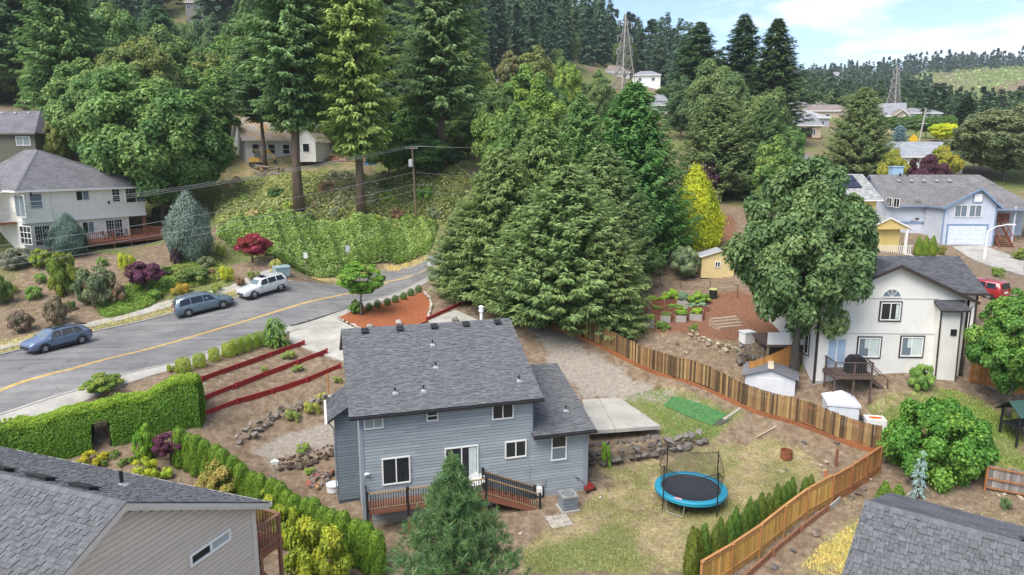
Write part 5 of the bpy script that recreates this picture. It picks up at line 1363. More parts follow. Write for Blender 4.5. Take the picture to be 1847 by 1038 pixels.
# yellow house half behind the maple
M_YLW = lap_mat('yellow_lap', (.62, .47, .17), .2); M_RF6 = shingle_mat('roof_speckled', (.30, .30, .29), .35)
o_ = atY(1556, 450, 74); yh = thing('yellow_house', 'yellow house with speckled grey roof, solar panels and a gabled porch', 'house', (o_[0], o_[1], o_[2]), rad(4))
b = MB(); b.box(-4, 2.0, 1.5, 9.5, -1, 5.6); b.build('wall', M_YLW, yh)
b = MB(); b.poly([(1.95, 1.5, 5.6), (1.95, 9.5, 5.6), (1.95, 5.5, 7.9)], (.06, 0, 0)); b.build('gable_wall', M_YLW, yh)
slab(yh, 'roof', [(-5, 1.0, 5.3), (2.5, 1.0, 5.3), (2.5, 5.5, 8.0), (-5, 5.5, 8.0)], M_RF6, .15, M_WHITE); slab(yh, 'roof', [(2.5, 10, 5.3), (-5, 10, 5.3), (-5, 5.5, 8.0), (2.5, 5.5, 8.0)], M_RF6, .15, M_WHITE)
M_SOL = glass_mat('solar_cell', (.02, .022, .045), .15)
for i in range(2):
    for j in range(2):
        x, y = -2.4 + i * 1.75, 2.9 + j * 1.15; z = 5.3 + (y - 1) * .6 + .12
        b = MB(Matrix.Translation((x, y, z)) @ Matrix.Rotation(math.atan(.6), 4, 'X')); b.box(0, 1.7, 0, 1.2, 0, .04); b.build('solar_panel', M_SOL, yh)
b = MB(); b.box(-2, 2.6, -2.2, 1.5, -1, 2.6); b.build('porch_wall', M_YLW, yh)
for s_ in (-1, 1):
    q = [(1.0 + s_ * 2.6, -2.9, 2.5), (1.0 + s_ * 2.6, 2.5, 2.5), (1.0, 2.5, 3.7), (1.0, -2.9, 3.7)]; slab(yh, 'porch_roof', q if s_ > 0 else [q[1], q[0], q[3], q[2]], M_RF6, .14, M_WHITE)
b = MB(); b.poly([(-1.4, -2.75, 2.45), (3.4, -2.75, 2.45), (1, -2.75, 3.6)], (0, .08, 0)); b.build('porch_gable', M_YLW, yh)
for x in (-.6, 3.0): post(yh, (x, -2.7, -.5), 3.0, .2, M_WHITE, False, 'porch_post')
railing(yh, (-1.5, -3.6, -.2), (3.2, -3.6, -.2), M_WHITE, M_WHITE, 1.0, .2, bal_w=.05)
b = MB(); b.box(-1.5, 3.3, -3.7, -2.2, -.7, -.2); b.build('porch_floor', M_WHITE, yh)

# houses in the distance
def far_house(name, label, px0, px1, pe, pr, Y, depth, wall, roof, yaw=0, hip_=0.0, wins=3, h=5.0, gable_front=False, group=None):
    a = atY(px0, pe, Y); c = atY(px1, pe, Y); zr = CAM_Z + ray(0, pr)[2] / ray(0, pr)[1] * (Y + (0 if gable_front else depth / 2))
    W = c[0] - a[0]; o = thing(name, label, 'house', (a[0], a[1], a[2] - h), yaw, group)
    rz = zr - a[2] + h
    b = MB(); b.box(.3, W - .3, 0, depth, -3, h); b.build('wall', wall, o)
    if gable_front:
        b = MB(); b.poly([(.3, -.02, h), (W - .3, -.02, h), (W / 2, -.02, rz - .2)], (0, depth, 0)); b.build('gable_wall', wall, o)
        for s_ in (-1, 1):
            q = [(W / 2 + s_ * W / 2, -.5, h), (W / 2 + s_ * W / 2, depth + .5, h), (W / 2, depth + .5, rz), (W / 2, -.5, rz)]; slab(o, 'roof', q if s_ > 0 else [q[1], q[0], q[3], q[2]], roof, .25, M_WHITE)
    else:
        k = hip_ * depth / 2
        slab(o, 'roof', [(0, -.5, h), (W, -.5, h), (W - k, depth / 2, rz), (k, depth / 2, rz)], roof, .25, M_WHITE)
        slab(o, 'roof', [(W, depth + .5, h), (0, depth + .5, h), (k, depth / 2, rz), (W - k, depth / 2, rz)], roof, .25, M_WHITE)
        if hip_:
            slab(o, 'roof', [(W, -.5, h), (W, depth + .5, h), (W - k, depth / 2, rz), (W - k, depth / 2, rz)], roof, .25, M_WHITE); slab(o, 'roof', [(0, depth + .5, h), (0, -.5, h), (k, depth / 2, rz), (k, depth / 2, rz)], roof, .25, M_WHITE)
        else:
            for x in (.3, W - .4):
                b = MB(); b.poly([(x, .02, h), (x, depth, h), (x, depth / 2, rz - .2)], (.1, 0, 0)); b.build('gable_wall', wall, o)
    for i in range(wins):
        x = W * (i + .6) / (wins + .2); window(o, wallM(0, -.01, 0), x - .6, x + .6, h - 2.2, h - .9, 2, 1)
    return o
M_TAN = lap_mat('tan_lap', (.52, .42, .29), .25); M_FW = mat('far_white', (.72, .71, .69), .7); M_FG = mat('far_grey', (.42, .43, .44), .7); M_FT = mat('far_tan', (.50, .40, .30), .7)
RA, RB, RC = shingle_mat('roof_far_grey', (.26, .26, .28), .15), shingle_mat('roof_far_brown', (.24, .20, .18), .15), shingle_mat('roof_far_pale', (.36, .36, .37), .15)
f = far_house('tan_house', 'tan single storey house with shaded back porch and a red fence below', 1424, 1484, 226, 207, 165, 10, M_TAN, RA, 0, 0, 2, 4.2)
b = MB(); b.box(2.4, 5.4, -.1, 0, .3, 3.4); b.build('porch_shade_panel', M_SHADE, f)  # flat dark panel on the wall, standing in for the porch's shade
b = MB(); b.box(1.6, 6.6, -3, -2.85, -1.5, 1.2); b.build('porch_fence', M_REDW, f)
far_house('far_house', 'upper grey gabled house at the edge of the tall firs', 1412, 1438, 175, 162, 240, 9, M_FT, RA, 0, 0, 2, 5, True)
far_house('far_house', 'lower pale grey gabled house under the tall firs', 1408, 1440, 184, 172, 225, 10, M_FG, RA, 0, 0, 2, 5, True)
far_house('far_house', 'pale roofed long house just above the tan porch house', 1420, 1500, 212, 199, 185, 12, M_FG, RC, .05, .6, 3, 4)
far_house('far_house', 'grey roofed wide house in the middle of the far rooftops', 1446, 1540, 200, 189, 215, 12, M_FT, RB, 0, .4, 3, 4)
far_house('far_house', 'gabled tan house with brown eaves behind the dark shrubs', 1572, 1626, 210, 188, 190, 14, M_TAN, RA, -.5, 0, 2, 4.5)
far_house('far_house', 'small brown gable beside the gabled tan house', 1612, 1640, 208, 197, 186, 8, M_FT, RB, 0, 0, 1, 4, True)
far_house('far_house', 'low grey roof showing over the clipped trees', 1640, 1700, 204, 195, 230, 10, M_FG, RA, 0, .5, 2, 4)
far_house('far_house', 'brown roofed house just behind the long pale roof', 1478, 1560, 194, 183, 245, 11, M_TAN, RB, .2, .3, 3, 4)
far_house('far_house', 'small gabled house beyond the clipped street trees', 1660, 1705, 200, 188, 250, 10, M_FG, RA, -.3, 0, 2, 4.5)
far_house('far_house', 'grey roofed house on the slope between the pylon and the tall firs', 1440, 1486, 196, 184, 235, 10, M_FG, RA, .3, .4, 2, 4.5)
far_house('grey_roofed_bungalow', 'long bungalow with pale grey roof behind the purple bush', 1588, 1742, 282, 256, 122, 11, M_FW, shingle_mat('roof_bluegrey', (.30, .315, .34), .14), 0, .15, 4, 3.6)
far_house('far_white_house', 'white hip roofed house below the pylon', 1140, 1192, 136, 129, 265, 11, M_FW, RA, -.15, .6, 2, 8)
far_house('far_white_house', 'white house partly hidden behind the pylon legs', 1092, 1138, 130, 118, 280, 11, M_FW, RB, .1, .5, 2, 6)
far_house('far_house', 'grey slate roof between the cedar and the oak', 1178, 1214, 190, 170, 190, 11, M_FG, RA, 0, .3, 1, 5)
far_house('far_house', 'dark roof rising over the treetops beside the tall firs', 880, 938, 160, 143, 225, 11, M_FT, RA, .1, .3, 2, 5)
far_house('hilltop_house', 'dark modern house with wide windows on the wooded hilltop', 332, 392, 4, -6, 240, 12, mat('hill_wall', (.22, .20, .19), .7), RB, .1, 0, 5, 3.6)
far_house('far_house', 'tiny pale house on the distant wooded hill', 1504, 1520, 137, 130, 560, 9, M_FW, RA, 0, .3, 1, 5)
# ------------------------------------------------------------------ fences, walls, terraces
PLANK_U = MB().box(0, 1, -.009, .009, 0, 1).mesh('plank', M_WOODT)
def line_px(pts): return [np.array(at(*p)[:2]) for p in pts]
def plank_fence(name, label, line, h, cols, pw=.14, side=1, rails=(.3, 1.35), rail_col=(.30, .13, .055), post_every=2.44, kick=None, post_h=None, post_caps=False, rail_side=1, group=None, kick_side=1, gapj=.012, hj=.02, proud=False, cols_fun=None):
    """board fence along a ground line: every board, rail, post and kick board is a part"""
    P = dense(line, .25); c = P[0]; z0 = gz(*c)
    t = thing(name, label, 'fence', (c[0], c[1], z0), 0, group)
    seg = np.cumsum([0] + [np.linalg.norm(b - a) for a, b in zip(P[:-1], P[1:])]); tot = seg[-1]
    zs = gz_arr(P)
    def pos(s):
        x = np.interp(s, seg, [p[0] for p in P]); y = np.interp(s, seg, [p[1] for p in P]); z = np.interp(s, seg, zs)
        i = min(int(np.searchsorted(seg, s)), len(P) - 1); d = P[min(i + 1, len(P) - 1)] - P[max(i - 2, 0)]
        return Vector((x - c[0], y - c[1], z - z0)), math.atan2(d[1], d[0])
    k = 0; s = 0; base = .12 if not kick else kick
    while s < tot - .02:
        p, a = pos(s + pw / 2); col = cols_fun(s / tot) if cols_fun else random.choice(cols); v = random.uniform(.75, 1.25)
        o = link('plank', PLANK_U, t, loc=p + Matrix.Rotation(a, 3, 'Z') @ Vector((-pw / 2, 0, base + random.uniform(-.015, .015))), rot=(random.uniform(-.012, .012), random.uniform(-.012, .012), a + random.uniform(-.03, .03)),
                 scale=(pw - gapj, 1, h - base + random.uniform(-hj, hj)), color=[q * v for q in col]); s += pw
    n = max(1, round(tot / post_every))
    for i in range(n + 1):
        p, a = pos(tot * i / n); q = MB(Matrix.Rotation(a, 4, 'Z')); off = -.065 * rail_side
        hh = post_h or h; q.box(-.055, .055, off - .055, off + .055, -.4, hh)
        if post_caps: q.box(-.075, .075, off - .075, off + .075, hh, hh + .045)
        q.build('post', mat_wood(rail_col), t, loc=p)
        if i < n:
            p2, _ = pos(tot * (i + 1) / n); off2 = Matrix.Rotation(a, 3, 'Z') @ Vector((0, -.04 * rail_side, 0))
            for r_ in rails:
                q = MB(); q.bar(off2 + Vector((0, 0, r_)), (p2 - p) + off2 + Vector((0, 0, r_)), .04, .09); q.build('rail', mat_wood(rail_col), t, loc=p)
            if proud:
                q = MB(); q.bar(Vector((0, 0, h + .02)), (p2 - p) + Vector((0, 0, h + .02)), .13, .035); q.build('cap_rail', mat_wood(rail_col), t, loc=p)
            if kick:
                o3 = Matrix.Rotation(a, 3, 'Z') @ Vector((0, -.04 * kick_side, 0))
                q = MB(); q.bar(o3 + Vector((0, 0, kick / 2 - .05)), (p2 - p) + o3 + Vector((0, 0, kick / 2 - .05)), .05, kick + .1); q.build('kick_board', mat_wood(rail_col), t, loc=p)
    return t
_MW = {}
def mat_wood(c):
    k = tuple(round(x, 3) for x in c)
    if k not in _MW: _MW[k] = mat('stained_wood_%d' % len(_MW), c, .7, .25, 4, rand=.12, stretch=(1, 1, 1))
    return _MW[k]
OLD = [(.22, .13, .058), (.17, .098, .042), (.27, .165, .07), (.125, .076, .037), (.33, .215, .09), (.085, .054, .03)]
NEWC = [(.56, .33, .085), (.60, .37, .11), (.50, .28, .07)]
MIDC = [(.42, .21, .07), (.46, .25, .08), (.36, .17, .06)]
fa = line_px([(832,517),(925,560),(1024,604),(1139,656),(1218,687),(1337,736),(1400,757),(1455,772),(1554,810),(1584,818)])
plank_fence('plank_fence', 'long weathered brown vertical plank fence running downhill behind the gravel yard', fa, 1.8, OLD, .142, rails=(.35, 1.5), kick=.26, rail_col=(.27, .10, .04), rail_side=-1)
corner = at(1584, 850)
fb_px = [(1584,852),(1571,862),(1534,888),(1498,909),(1448,938),(1407,971),(1367,1005),(1318,1040),(1262,1075)]
fb = line_px(fb_px)
plank_fence('cedar_fence', 'older brown end of the cedar panel fence up against the big laurel bush', fb[:4], 1.62, MIDC, .14, rails=(.42, 1.5), rail_col=(.30, .13, .05), post_every=1.9, rail_side=-1, kick_side=-1, kick=.35, proud=True, group=None)
plank_fence('cedar_fence', 'new golden cedar panel fence with black post caps beside the row of small conifers', fb[3:], 1.70, NEWC, .14, rails=(.42, 1.56), rail_col=(.38, .19, .07), post_every=2.3, rail_side=-1, post_caps=True, proud=True)
plank_fence('grey_fence', 'grey weathered board fence with three orange rails beyond the laurel bush', line_px([(1775,884),(1847,897),(1960,925)]), 1.5, [(.26, .235, .21), (.30, .27, .245), (.21, .19, .175)], .16, rails=(.2, .75, 1.4), rail_col=(.36, .15, .06), rail_side=1)
plank_fence('orange_fence', 'freshly stained orange board fence between the vinyl shed and the cream house', [np.array(at(1352,694)[:2]), np.array([20.2, 47.2]), np.array([20.75, 47.6])], 1.7, [(.46, .21, .055), (.50, .24, .07)], .16, rails=(.4, 1.4), rail_col=(.40, .17, .05), rail_side=-1)
plank_fence('orange_fence', 'orange board fence joining the cream house to the leafy tree at its far corner', [np.array([30.9, 44.2]), np.array([34.5, 42.6]), np.array([38, 41])], 1.75, [(.48, .23, .07), (.44, .20, .06)], .16, rails=(.3, .9, 1.5), rail_col=(.42, .18, .06), rail_side=1)
# retaining boards below the new fence
def plank_edge(name, label, line, h, m, post_h, th=.07, seglen=2.4, posts=True, cat='edging'):
    P = dense(line, .3); c = P[0]; z0 = gz(*c); t = thing(name, label, cat, (c[0], c[1], z0))
    seg = np.cumsum([0] + [np.linalg.norm(b - a) for a, b in zip(P[:-1], P[1:])]); n = max(1, round(seg[-1] / seglen))
    def pos(s):
        x = np.interp(s, seg, [p[0] for p in P]); y = np.interp(s, seg, [p[1] for p in P]); return Vector((x - c[0], y - c[1], gz(x, y) - z0))
    for i in range(n):
        a, b_ = pos(seg[-1] * i / n), pos(seg[-1] * (i + 1) / n)
        q = MB(); q.bar(a + Vector((0, 0, h / 2 - .06)), b_ + Vector((0, 0, h / 2 - .06)), th, h + .12); q.build('board', m, t)
    if posts:
        for i in range(n + 1):
            a = pos(seg[-1] * i / n); b_ = pos(min(seg[-1], seg[-1] * i / n + .3)); d = (b_ - a); d.z = 0
            q = MB(); q.cbox((a.x, a.y - .08, a.z + post_h / 2 - .1), (.14, .12, post_h + .2)); q.build('post', m, t)
    return t
plank_edge('retaining_board', 'low brown board edging holding the soil under the new cedar fence', line_px([(1492,922),(1460,947),(1410,985),(1380,1015),(1340,1050)]), .32, mat_wood((.24, .11, .06)), .4)
plank_edge('concrete_edging', 'short grey block edging at the foot of the fence post', line_px([(1493,924),(1515,905)]), .3, M_CONC, .3, posts=False)
for lab, pts in (('red stained board edging of the top garden terrace beside the clipped bushes', [(365,688),(450,656),(549,622)]),
                 ('red stained board edging of the middle garden terrace', [(368,723),(475,680),(590,637)]),
                 ('red stained board edging of the lowest garden terrace by the rock wall', [(366,752),(470,714),(614,664)])):
    plank_edge('terrace_edging', lab, line_px(pts), .34, M_RED, .40, seglen=3.0)
plank_edge('red_beam', 'long red timber laid along the gravel by the mulch bed', line_px([(770,579),(832,550)]), .3, M_RED, .4, th=.14, seglen=9)
# boulder walls and stones
rock_wall('boulder_wall', 'wall of big dark basalt boulders between the patio slab and the lower lawn', line_px([(1063,842),(1105,836),(1150,830),(1185,824)]), 1.5, .74, BASALT, rows=3)
rock_wall('boulder_wall', 'low tail of grey boulders running behind the trampoline', line_px([(1185,822),(1230,812),(1275,800)]), .8, .8, (.17, .15, .135), rows=2)
rock_wall('rubble_wall', 'dark rubble stone wall beside the lean-to of the grey house', line_px([(500,852),(540,845),(575,832),(606,822)]), 1.0, .42, (.10, .075, .06), rows=3, back=.3)
rock_wall('stone_edge', 'line of rough grey stones below the red terrace boards', line_px([(432,806),(455,785),(478,769),(512,752),(560,737),(604,724)]), .6, .58, (.22, .19, .165), rows=2, back=.6)
rock_wall('sandstone_row', 'row of pale tan stones across the dirt slope under the raised beds', line_px([(1246,603),(1262,617),(1285,625),(1305,632),(1326,637)]), .5, .42, SAND, rows=2, back=.5)
rock_wall('basalt_pile', 'heap of dark basalt boulders by the walkway of the cream house', line_px([(1328,655),(1345,660),(1362,663),(1385,664)]), 1.1, .8, (.15, .13, .11), rows=3, back=.5)
rock_wall('mulch_stone_edge', 'curved edge of pale stones at the house end of the red mulch bed', line_px([(763,528),(776,540),(778,552),(771,578)]), .25, .34, (.42, .38, .32), rows=1, back=.03)
rock_wall('mulch_stone_edge', 'straight edge of pale stones between the driveway and the red mulch bed', line_px([(609,575),(630,585),(651,594)]), .25, .30, (.42, .38, .32), rows=1, back=.03)
loose = [(1408,853,.55,SAND,'flat tan stone on the bare soil by the stake'),(1419,850,.4,BASALT,'dark stone beside the flat tan stone near the cedar fence'),(1450,800,.5,BASALT,'dark rock against the plank fence above the fire ring'),(1508,800,.5,BASALT,'dark rock near the lower end of the plank fence'),
         (1480,842,.45,SAND,None),(1490,835,.4,SAND,None),(1487,850,.4,SAND,None),(1535,898,.5,BASALT,None),(1548,894,.55,BASALT,None),(1560,885,.5,BASALT,None),(1570,866,.35,SAND,None),(1430,995,.45,BASALT,None),(1396,1025,.5,BASALT,None),
         (1470,965,.6,(.2,.16,.13),None),(1800,895,.35,SAND,None),(1812,893,.3,SAND,None),(1776,900,.3,SAND,None),(1700,935,.3,SAND,None),(1735,920,.3,SAND,None),(1690,915,.25,SAND,None),(1840,900,.4,SAND,None),
         (1237,637,.4,SAND,None),(1205,618,.35,SAND,None),(1185,612,.3,SAND,None),(1222,622,.5,BASALT,None),(1170,522,.4,BASALT,None),(1195,516,.45,BASALT,None),(1210,512,.35,BASALT,None),(1180,530,.4,(.2,.15,.12),None),(1150,520,.4,BASALT,None),(939,964,.3,(.5,.48,.45),'small white stone by the pine tree'),(1083,898,.22,(.6,.58,.55),'small white rag-like stone near the air conditioner'),(1072,873,.4,(.3,.26,.22),None),(1096,862,.35,(.2,.17,.15),None)]
for px, py, s, c_, lb in loose:
    p = at(px, py); o = rock(p + Vector((0, 0, s * .12)), s, c_, None, 'loose_rock', .8)
    _props(o, lb or 'loose rock half sunk in bare soil', 'rock', None if lb else 'loose rocks on bare soil')

# raised vegetable beds
M_CORT = mat('bed_board', (.23, .09, .055), .7, .25, 4); M_GALV = mat('bed_pale_end', (.34, .32, .29), .6, .15, 3); M_SOIL = mat('bed_soil', (.075, .05, .035), .95, .3, 8)
def bed(label, px, py, L_, W_, yaw, h=.45, pale=True):
    p = at(px, py); t = thing('raised_bed', label, 'raised bed', p, yaw, 'raised vegetable beds')
    for y in (-W_/2, W_/2):
        b = MB(); b.box(-L_/2, L_/2, y - .03, y + .03, -.3, h); b.build('side_board', M_CORT, t)
    for x in (-L_/2, L_/2):
        b = MB(); b.box(x - .03, x + .03, -W_/2 + .03, W_/2 - .03, -.3, h); b.build('end_board', M_GALV if pale else M_CORT, t)
    b = MB(); b.box(-L_/2 + .03, L_/2 - .03, -W_/2 + .03, W_/2 - .03, 0, h - .1); b.build('soil', M_SOIL, t)
    return t, h
BEDS = [('raised bed of low greens with a white end, closest to the big cedar', 1152, 562, 1.3, 1.0, .2), ('narrow raised bed with a white end below the others at the front', 1171, 583, 2.0, .9, 1.35), ('raised bed of short greens at the top of the plot beside the cedar', 1186, 549, 2.0, 1.0, .15),
        ('long raised bed across the middle of the vegetable plot', 1203, 564, 3.2, .9, .1), ('raised bed holding the tallest leafy green at the back', 1210, 547, 1.6, 1.2, .15), ('small raised bed with bare soil showing in the plot', 1201, 576, 1.8, .9, 1.3),
        ('raised bed of blue green cabbages at the back of the plot', 1233, 548, 2.0, 1.0, 1.2), ('raised bed of lettuces at the end nearest the wooden steps', 1256, 572, 2.0, 1.1, 1.25), ('raised bed of silver leaves behind the lettuces', 1256, 561, 1.9, 1.0, .1), ('long raised bed sloping to the front of the plot', 1229, 573, 2.6, .9, 1.3)]
bed_things = [bed(l, x, y, a, c_, w_) for l, x, y, a, c_, w_ in BEDS]

# steps and box by the beds
p = at(1322, 592); st = thing('wooden_steps', 'short flight of pale timber steps under the maple beside the vegetable beds', 'steps', p, .35)
for k in range(4):
    b = MB(); b.box(-1.3, 1.3, .35 * k, .35 * k + .4, -.4, .14 + .16 * k); b.build('step', mat_wood((.36, .26, .19)), st)
p = at(1347, 616); b = MB(); b.box(-.45, .45, -.4, .4, -.1, .75); b.box(-.5, .5, -.45, .45, .75, .82); o = b.build('storage_box', M_WHITE, None, loc=p, rot=(0, 0, .3)); _props(o, 'white square storage box under the maple by the basalt heap', 'box')

# wire fence along the upper garden
t = thing('wire_fence', 'thin black wire fence with metal posts along the top of the garden', 'fence', at(1170, 512))
pts = [at(1165,508), at(1190,514), at(1228,522), at(1280,531), at(1330,538)]
for p in pts:
    b = MB(); b.tube([p - t.location - Vector((0,0,.2)), p - t.location + Vector((0, 0, 1.25))], .028, 6); b.build('post', M_BLACK, t)
for z in (.5, 1.2):
    b = MB(); b.tube([p - t.location + Vector((0, 0, z)) for p in pts], .012, 5); b.build('wire', M_BLACK, t)

# ------------------------------------------------------------------ sheds and tent
M_VIN = lap_mat('white_vinyl_panel', (.60, .60, .61), .14); M_GR = mat('shed_roof_grey', (.20, .20, .215), .6, .1)
p = at(1393, 732); t = thing('vinyl_shed', 'white plastic garden shed with ribbed grey roof behind the plank fence', 'shed', p + Vector((0, .7, 0)), rad(-20)); t.scale = (1.3, 1.3, 1.05)
b = MB(); b.poly([(-1.25, 0, -.3), (1.25, 0, -.3), (1.25, 0, 1.75), (0, 0, 2.25), (-1.25, 0, 1.75)], (0, 1.8, 0)); b.build('wall', M_VIN, t)
for s_ in (-1, 1):
    b = MB(); b.poly([(s_ * 1.42, -.15, 1.70), (0, -.15, 2.28), (0, -.15, 2.34), (s_ * 1.42, -.15, 1.76)], (0, 2.1, 0)); rf = b.build('roof', M_GR, t)
    for k in range(9):
        y = -.1 + k * .24; b = MB(); b.bar((s_ * 1.42, y, 1.78), (s_ * .06, y, 2.35), .04, .03); b.build('rib', M_GR, rf)
b = MB(); b.bar((0, -.18, 2.38), (0, 2.0, 2.38), .3, .06); b.build('ridge_cap', mat('cream_cap', (.62, .55, .40), .6), t)
b = MB(); b.box(-.7, .7, -.03, 0, 0, 1.65); b.build('door', M_VIN, t)
# white frame tent
M_TENT = mat('white_tarp', (.62, .64, .67), .55, .08, 2)
p = at(1518, 764); t = thing('canopy_tent', 'small white fabric canopy tent with pyramid roof behind the plank fence', 'tent', p + Vector((0, .4, 0)), rad(-14))
hw_ = .95
for (a, c_) in (((-hw_, -hw_), (hw_, -hw_)), ((hw_, -hw_), (hw_, hw_)), ((hw_, hw_), (-hw_, hw_)), ((-hw_, hw_), (-hw_, -hw_))):
    n = 6; m_ = MB(); A_, B_ = Vector((*a, 0)), Vector((*c_, 0)); nn_ = Vector((B_.y - A_.y, A_.x - B_.x, 0)).normalized() * .02
    for k in range(n):
        q, r_ = A_.lerp(B_, k / n) + nn_ * (k % 2), A_.lerp(B_, (k + 1) / n) + nn_ * ((k + 1) % 2)
        m_.add([q, r_, r_ + Vector((0, 0, 1.55)), q + Vector((0, 0, 1.55))], [(0, 1, 2, 3)])
    m_.build('side_panel', M_TENT, t)
    m_ = MB(); m_.add([(*[k * 1.06 for k in a], 1.52), (*[k * 1.06 for k in c_], 1.52), (0, 0, 2.15)], [(0, 1, 2)]); m_.build('roof_panel', M_TENT, t)
    m_ = MB(); m_.add([(*[k * 1.06 for k in a], 1.52), (*[k * 1.06 for k in c_], 1.52), (*[k * 1.07 for k in c_], 1.34), (*[k * 1.07 for k in a], 1.34)], [(0, 1, 2, 3)]); m_.build('valance', M_TENT, t)
    m_ = MB(); m_.tube([(*a, -.1), (*a, 1.5)], .02, 6); m_.build('pole', M_VENT, t)
# white and orange inflatable beside it
p = at(1580, 782); t = thing('inflatable_pool', 'white toy box with an orange and red oval print beside the tent', 'toy box', p + Vector((0, .3, 0)), rad(-12))
b = MB(); b.box(-.6, .6, -.45, .45, -.1, .95); b.build('body', mat('toy_white', (.74, .73, .72), .5), t)
b = MB(); b.lathe([(.33, 0), (.33, .02), (.0, .021)], 16, (0, 0, 0)); o = b.build('print', mat('toy_orange', (.72, .27, .05), .5), t, loc=(0, -.05, .951), scale=(1.2, .7, 1))
b = MB(); b.box(-.33, .33, -.12, .12, 0, .02); b.build('band', mat('toy_red', (.55, .06, .04), .5), o, loc=(0, 0, .022))
p = at(1548, 772); o = MB().box(-.35, .35, -.4, .4, -.1, .6).build('dark_crate', mat('dark_plastic', (.04, .042, .05), .6), None, loc=p + Vector((.2, .4, 0)), rot=(0, 0, -.2)); _props(o, 'dark plastic crate between the tent and the toy box', 'crate')
# yellow shed in the upper garden
M_YSH = lap_mat('pale_yellow_panel', (.60, .48, .23), .3, True)
p = at(1288, 502); t = thing('yellow_shed', 'pale yellow garden shed with low grey roof half behind the maple', 'shed', p, rad(-6))
b = MB(); b.poly([(-1.3, 0, 0), (1.9, 0, 0), (1.9, 0, 2.1), (.6, 0, 2.75), (-1.3, 0, 2.2)], (0, 2.4, 0)); b.build('wall', M_YSH, t)
for q in ([(-1.5, -.2, 2.15), (-1.5, 2.6, 2.15), (.6, 2.6, 2.85), (.6, -.2, 2.85)], [(2.1, -.2, 2.0), (2.1, 2.6, 2.0), (.6, 2.6, 2.85), (.6, -.2, 2.85)]):
    slab(t, 'roof', q if q[0][0] > 0 else [q[1], q[0], q[3], q[2]], RC, .08, M_WHITE)
window(t, wallM(0, -.01, 0), .0, .55, 1.1, 1.7, 2, 1)
b = MB(); b.box(-1.35, 1.95, -.05, 2.4, -.35, 0); b.build('skid_base', M_SHADE, t)
# play house at the right edge
p = at(1838, 792); t = thing('play_tower', 'small play tower with dark green roof and white slide at the edge of the lawn', 'play tower', p, rad(10))
for x in (-.8, .8):
    for y in (-.6, .6): post(t, (x, y, 0), 1.9, .1, M_BLACK, False, 'post', drop=.2)
b = MB(); b.box(-.85, .85, -.65, .65, .9, 1.0); b.build('platform', M_BLACK, t)
for s_ in (-1, 1):
    q = [(-1.1, s_ * .9, 1.75), (1.1, s_ * .9, 1.75), (1.1, 0, 2.5), (-1.1, 0, 2.5)]; slab(t, 'roof', q if s_ < 0 else [q[1], q[0], q[3], q[2]], mat('green_tarp', (.03, .075, .06), .6), .05)
b = MB(); b.poly([(-.5, -.65, 1.0), (-.1, -.65, 1.0), (-.1, -1.9, .1), (-.5, -1.9, .1)], (0, 0, .05)); b.build('slide', M_WHITE, t)

# ------------------------------------------------------------------ trampoline
p = at(1245, 925); p.z = gz(p.x, p.y)
tc_ = atz(1246, 880, p.z + .92); t = thing('trampoline', 'round trampoline with black mat, turquoise pad and sagging black safety net', 'trampoline', (tc_[0], tc_[1], gz(tc_[0], tc_[1])), .3)
R_ = 1.98; bz = .92
M_PAD = mat('turquoise_pad', (.02, .23, .34), .5, .12, 3); M_MAT = mat('trampoline_mat', (.034, .036, .044), .6, .15, 2); M_GALVP = mat('galvanised_tube', (.42, .42, .41), .35, .1, metal=.6)
b = MB(); b.lathe([(0.001, bz - .03), (1.0, bz - .025), (1.66, bz), (1.66, bz - .01)], 40); b.build('jumping_mat', M_MAT, t)
b = MB(); b.lathe([(1.63, bz + .02), (1.72, bz + .055), (1.92, bz + .055), (2.0, bz + .0), (2.0, bz - .16)], 40, cap=False); b.build('safety_pad', M_PAD, t)
b = MB(); b.add([(-1.62, -.95, bz + .062), (-1.35, -1.25, bz + .062), (-1.25, -1.1, bz + .064), (-1.5, -.82, bz + .064)], [(0, 1, 2, 3)]); b.build('pad_print', mat('pad_pink', (.62, .30, .34), .5), t)
b = MB(); b.tube([(1.9 * math.cos(k * PI / 18), 1.9 * math.sin(k * PI / 18), bz - .05) for k in range(37)], .03, 6); b.build('frame_ring', M_GALVP, t)
for k in range(4):
    a = k * PI / 2 + .55; q = [Vector((1.88 * math.cos(a + d), 1.88 * math.sin(a + d), z)) for d, z in ((-.30, bz - .05), (-.27, .08), (-.20, .03), (.20, .03), (.27, .08), (.30, bz - .05))]
    b = MB(); b.tube(q, .024, 6); b.build('leg', M_GALVP, t)
m, tt_, o_ = new_mat('safety_net'); pbs = _nd(tt_, 'ShaderNodeBsdfPrincipled'); pbs.inputs['Base Color'].default_value = (.02, .02, .022, 1); pbs.inputs['Roughness'].default_value = .8
tr_ = _nd(tt_, 'ShaderNodeBsdfTransparent'); mm = _nd(tt_, 'ShaderNodeMixShader'); mm.inputs[0].default_value = .30
tt_.links.new(tr_.outputs[0], mm.inputs[1]); tt_.links.new(pbs.outputs[0], mm.inputs[2]); tt_.links.new(mm.outputs[0], o_.inputs[0]); M_NET = m
pa = [k * PI / 2 + .20 for k in range(4)]
for a in pa:
    b = MB(); b.tube([(2.02 * math.cos(a), 2.02 * math.sin(a), .1), (2.02 * math.cos(a), 2.02 * math.sin(a), bz + 1.75)], .032, 8); b.build('net_pole', M_BLACK, t)
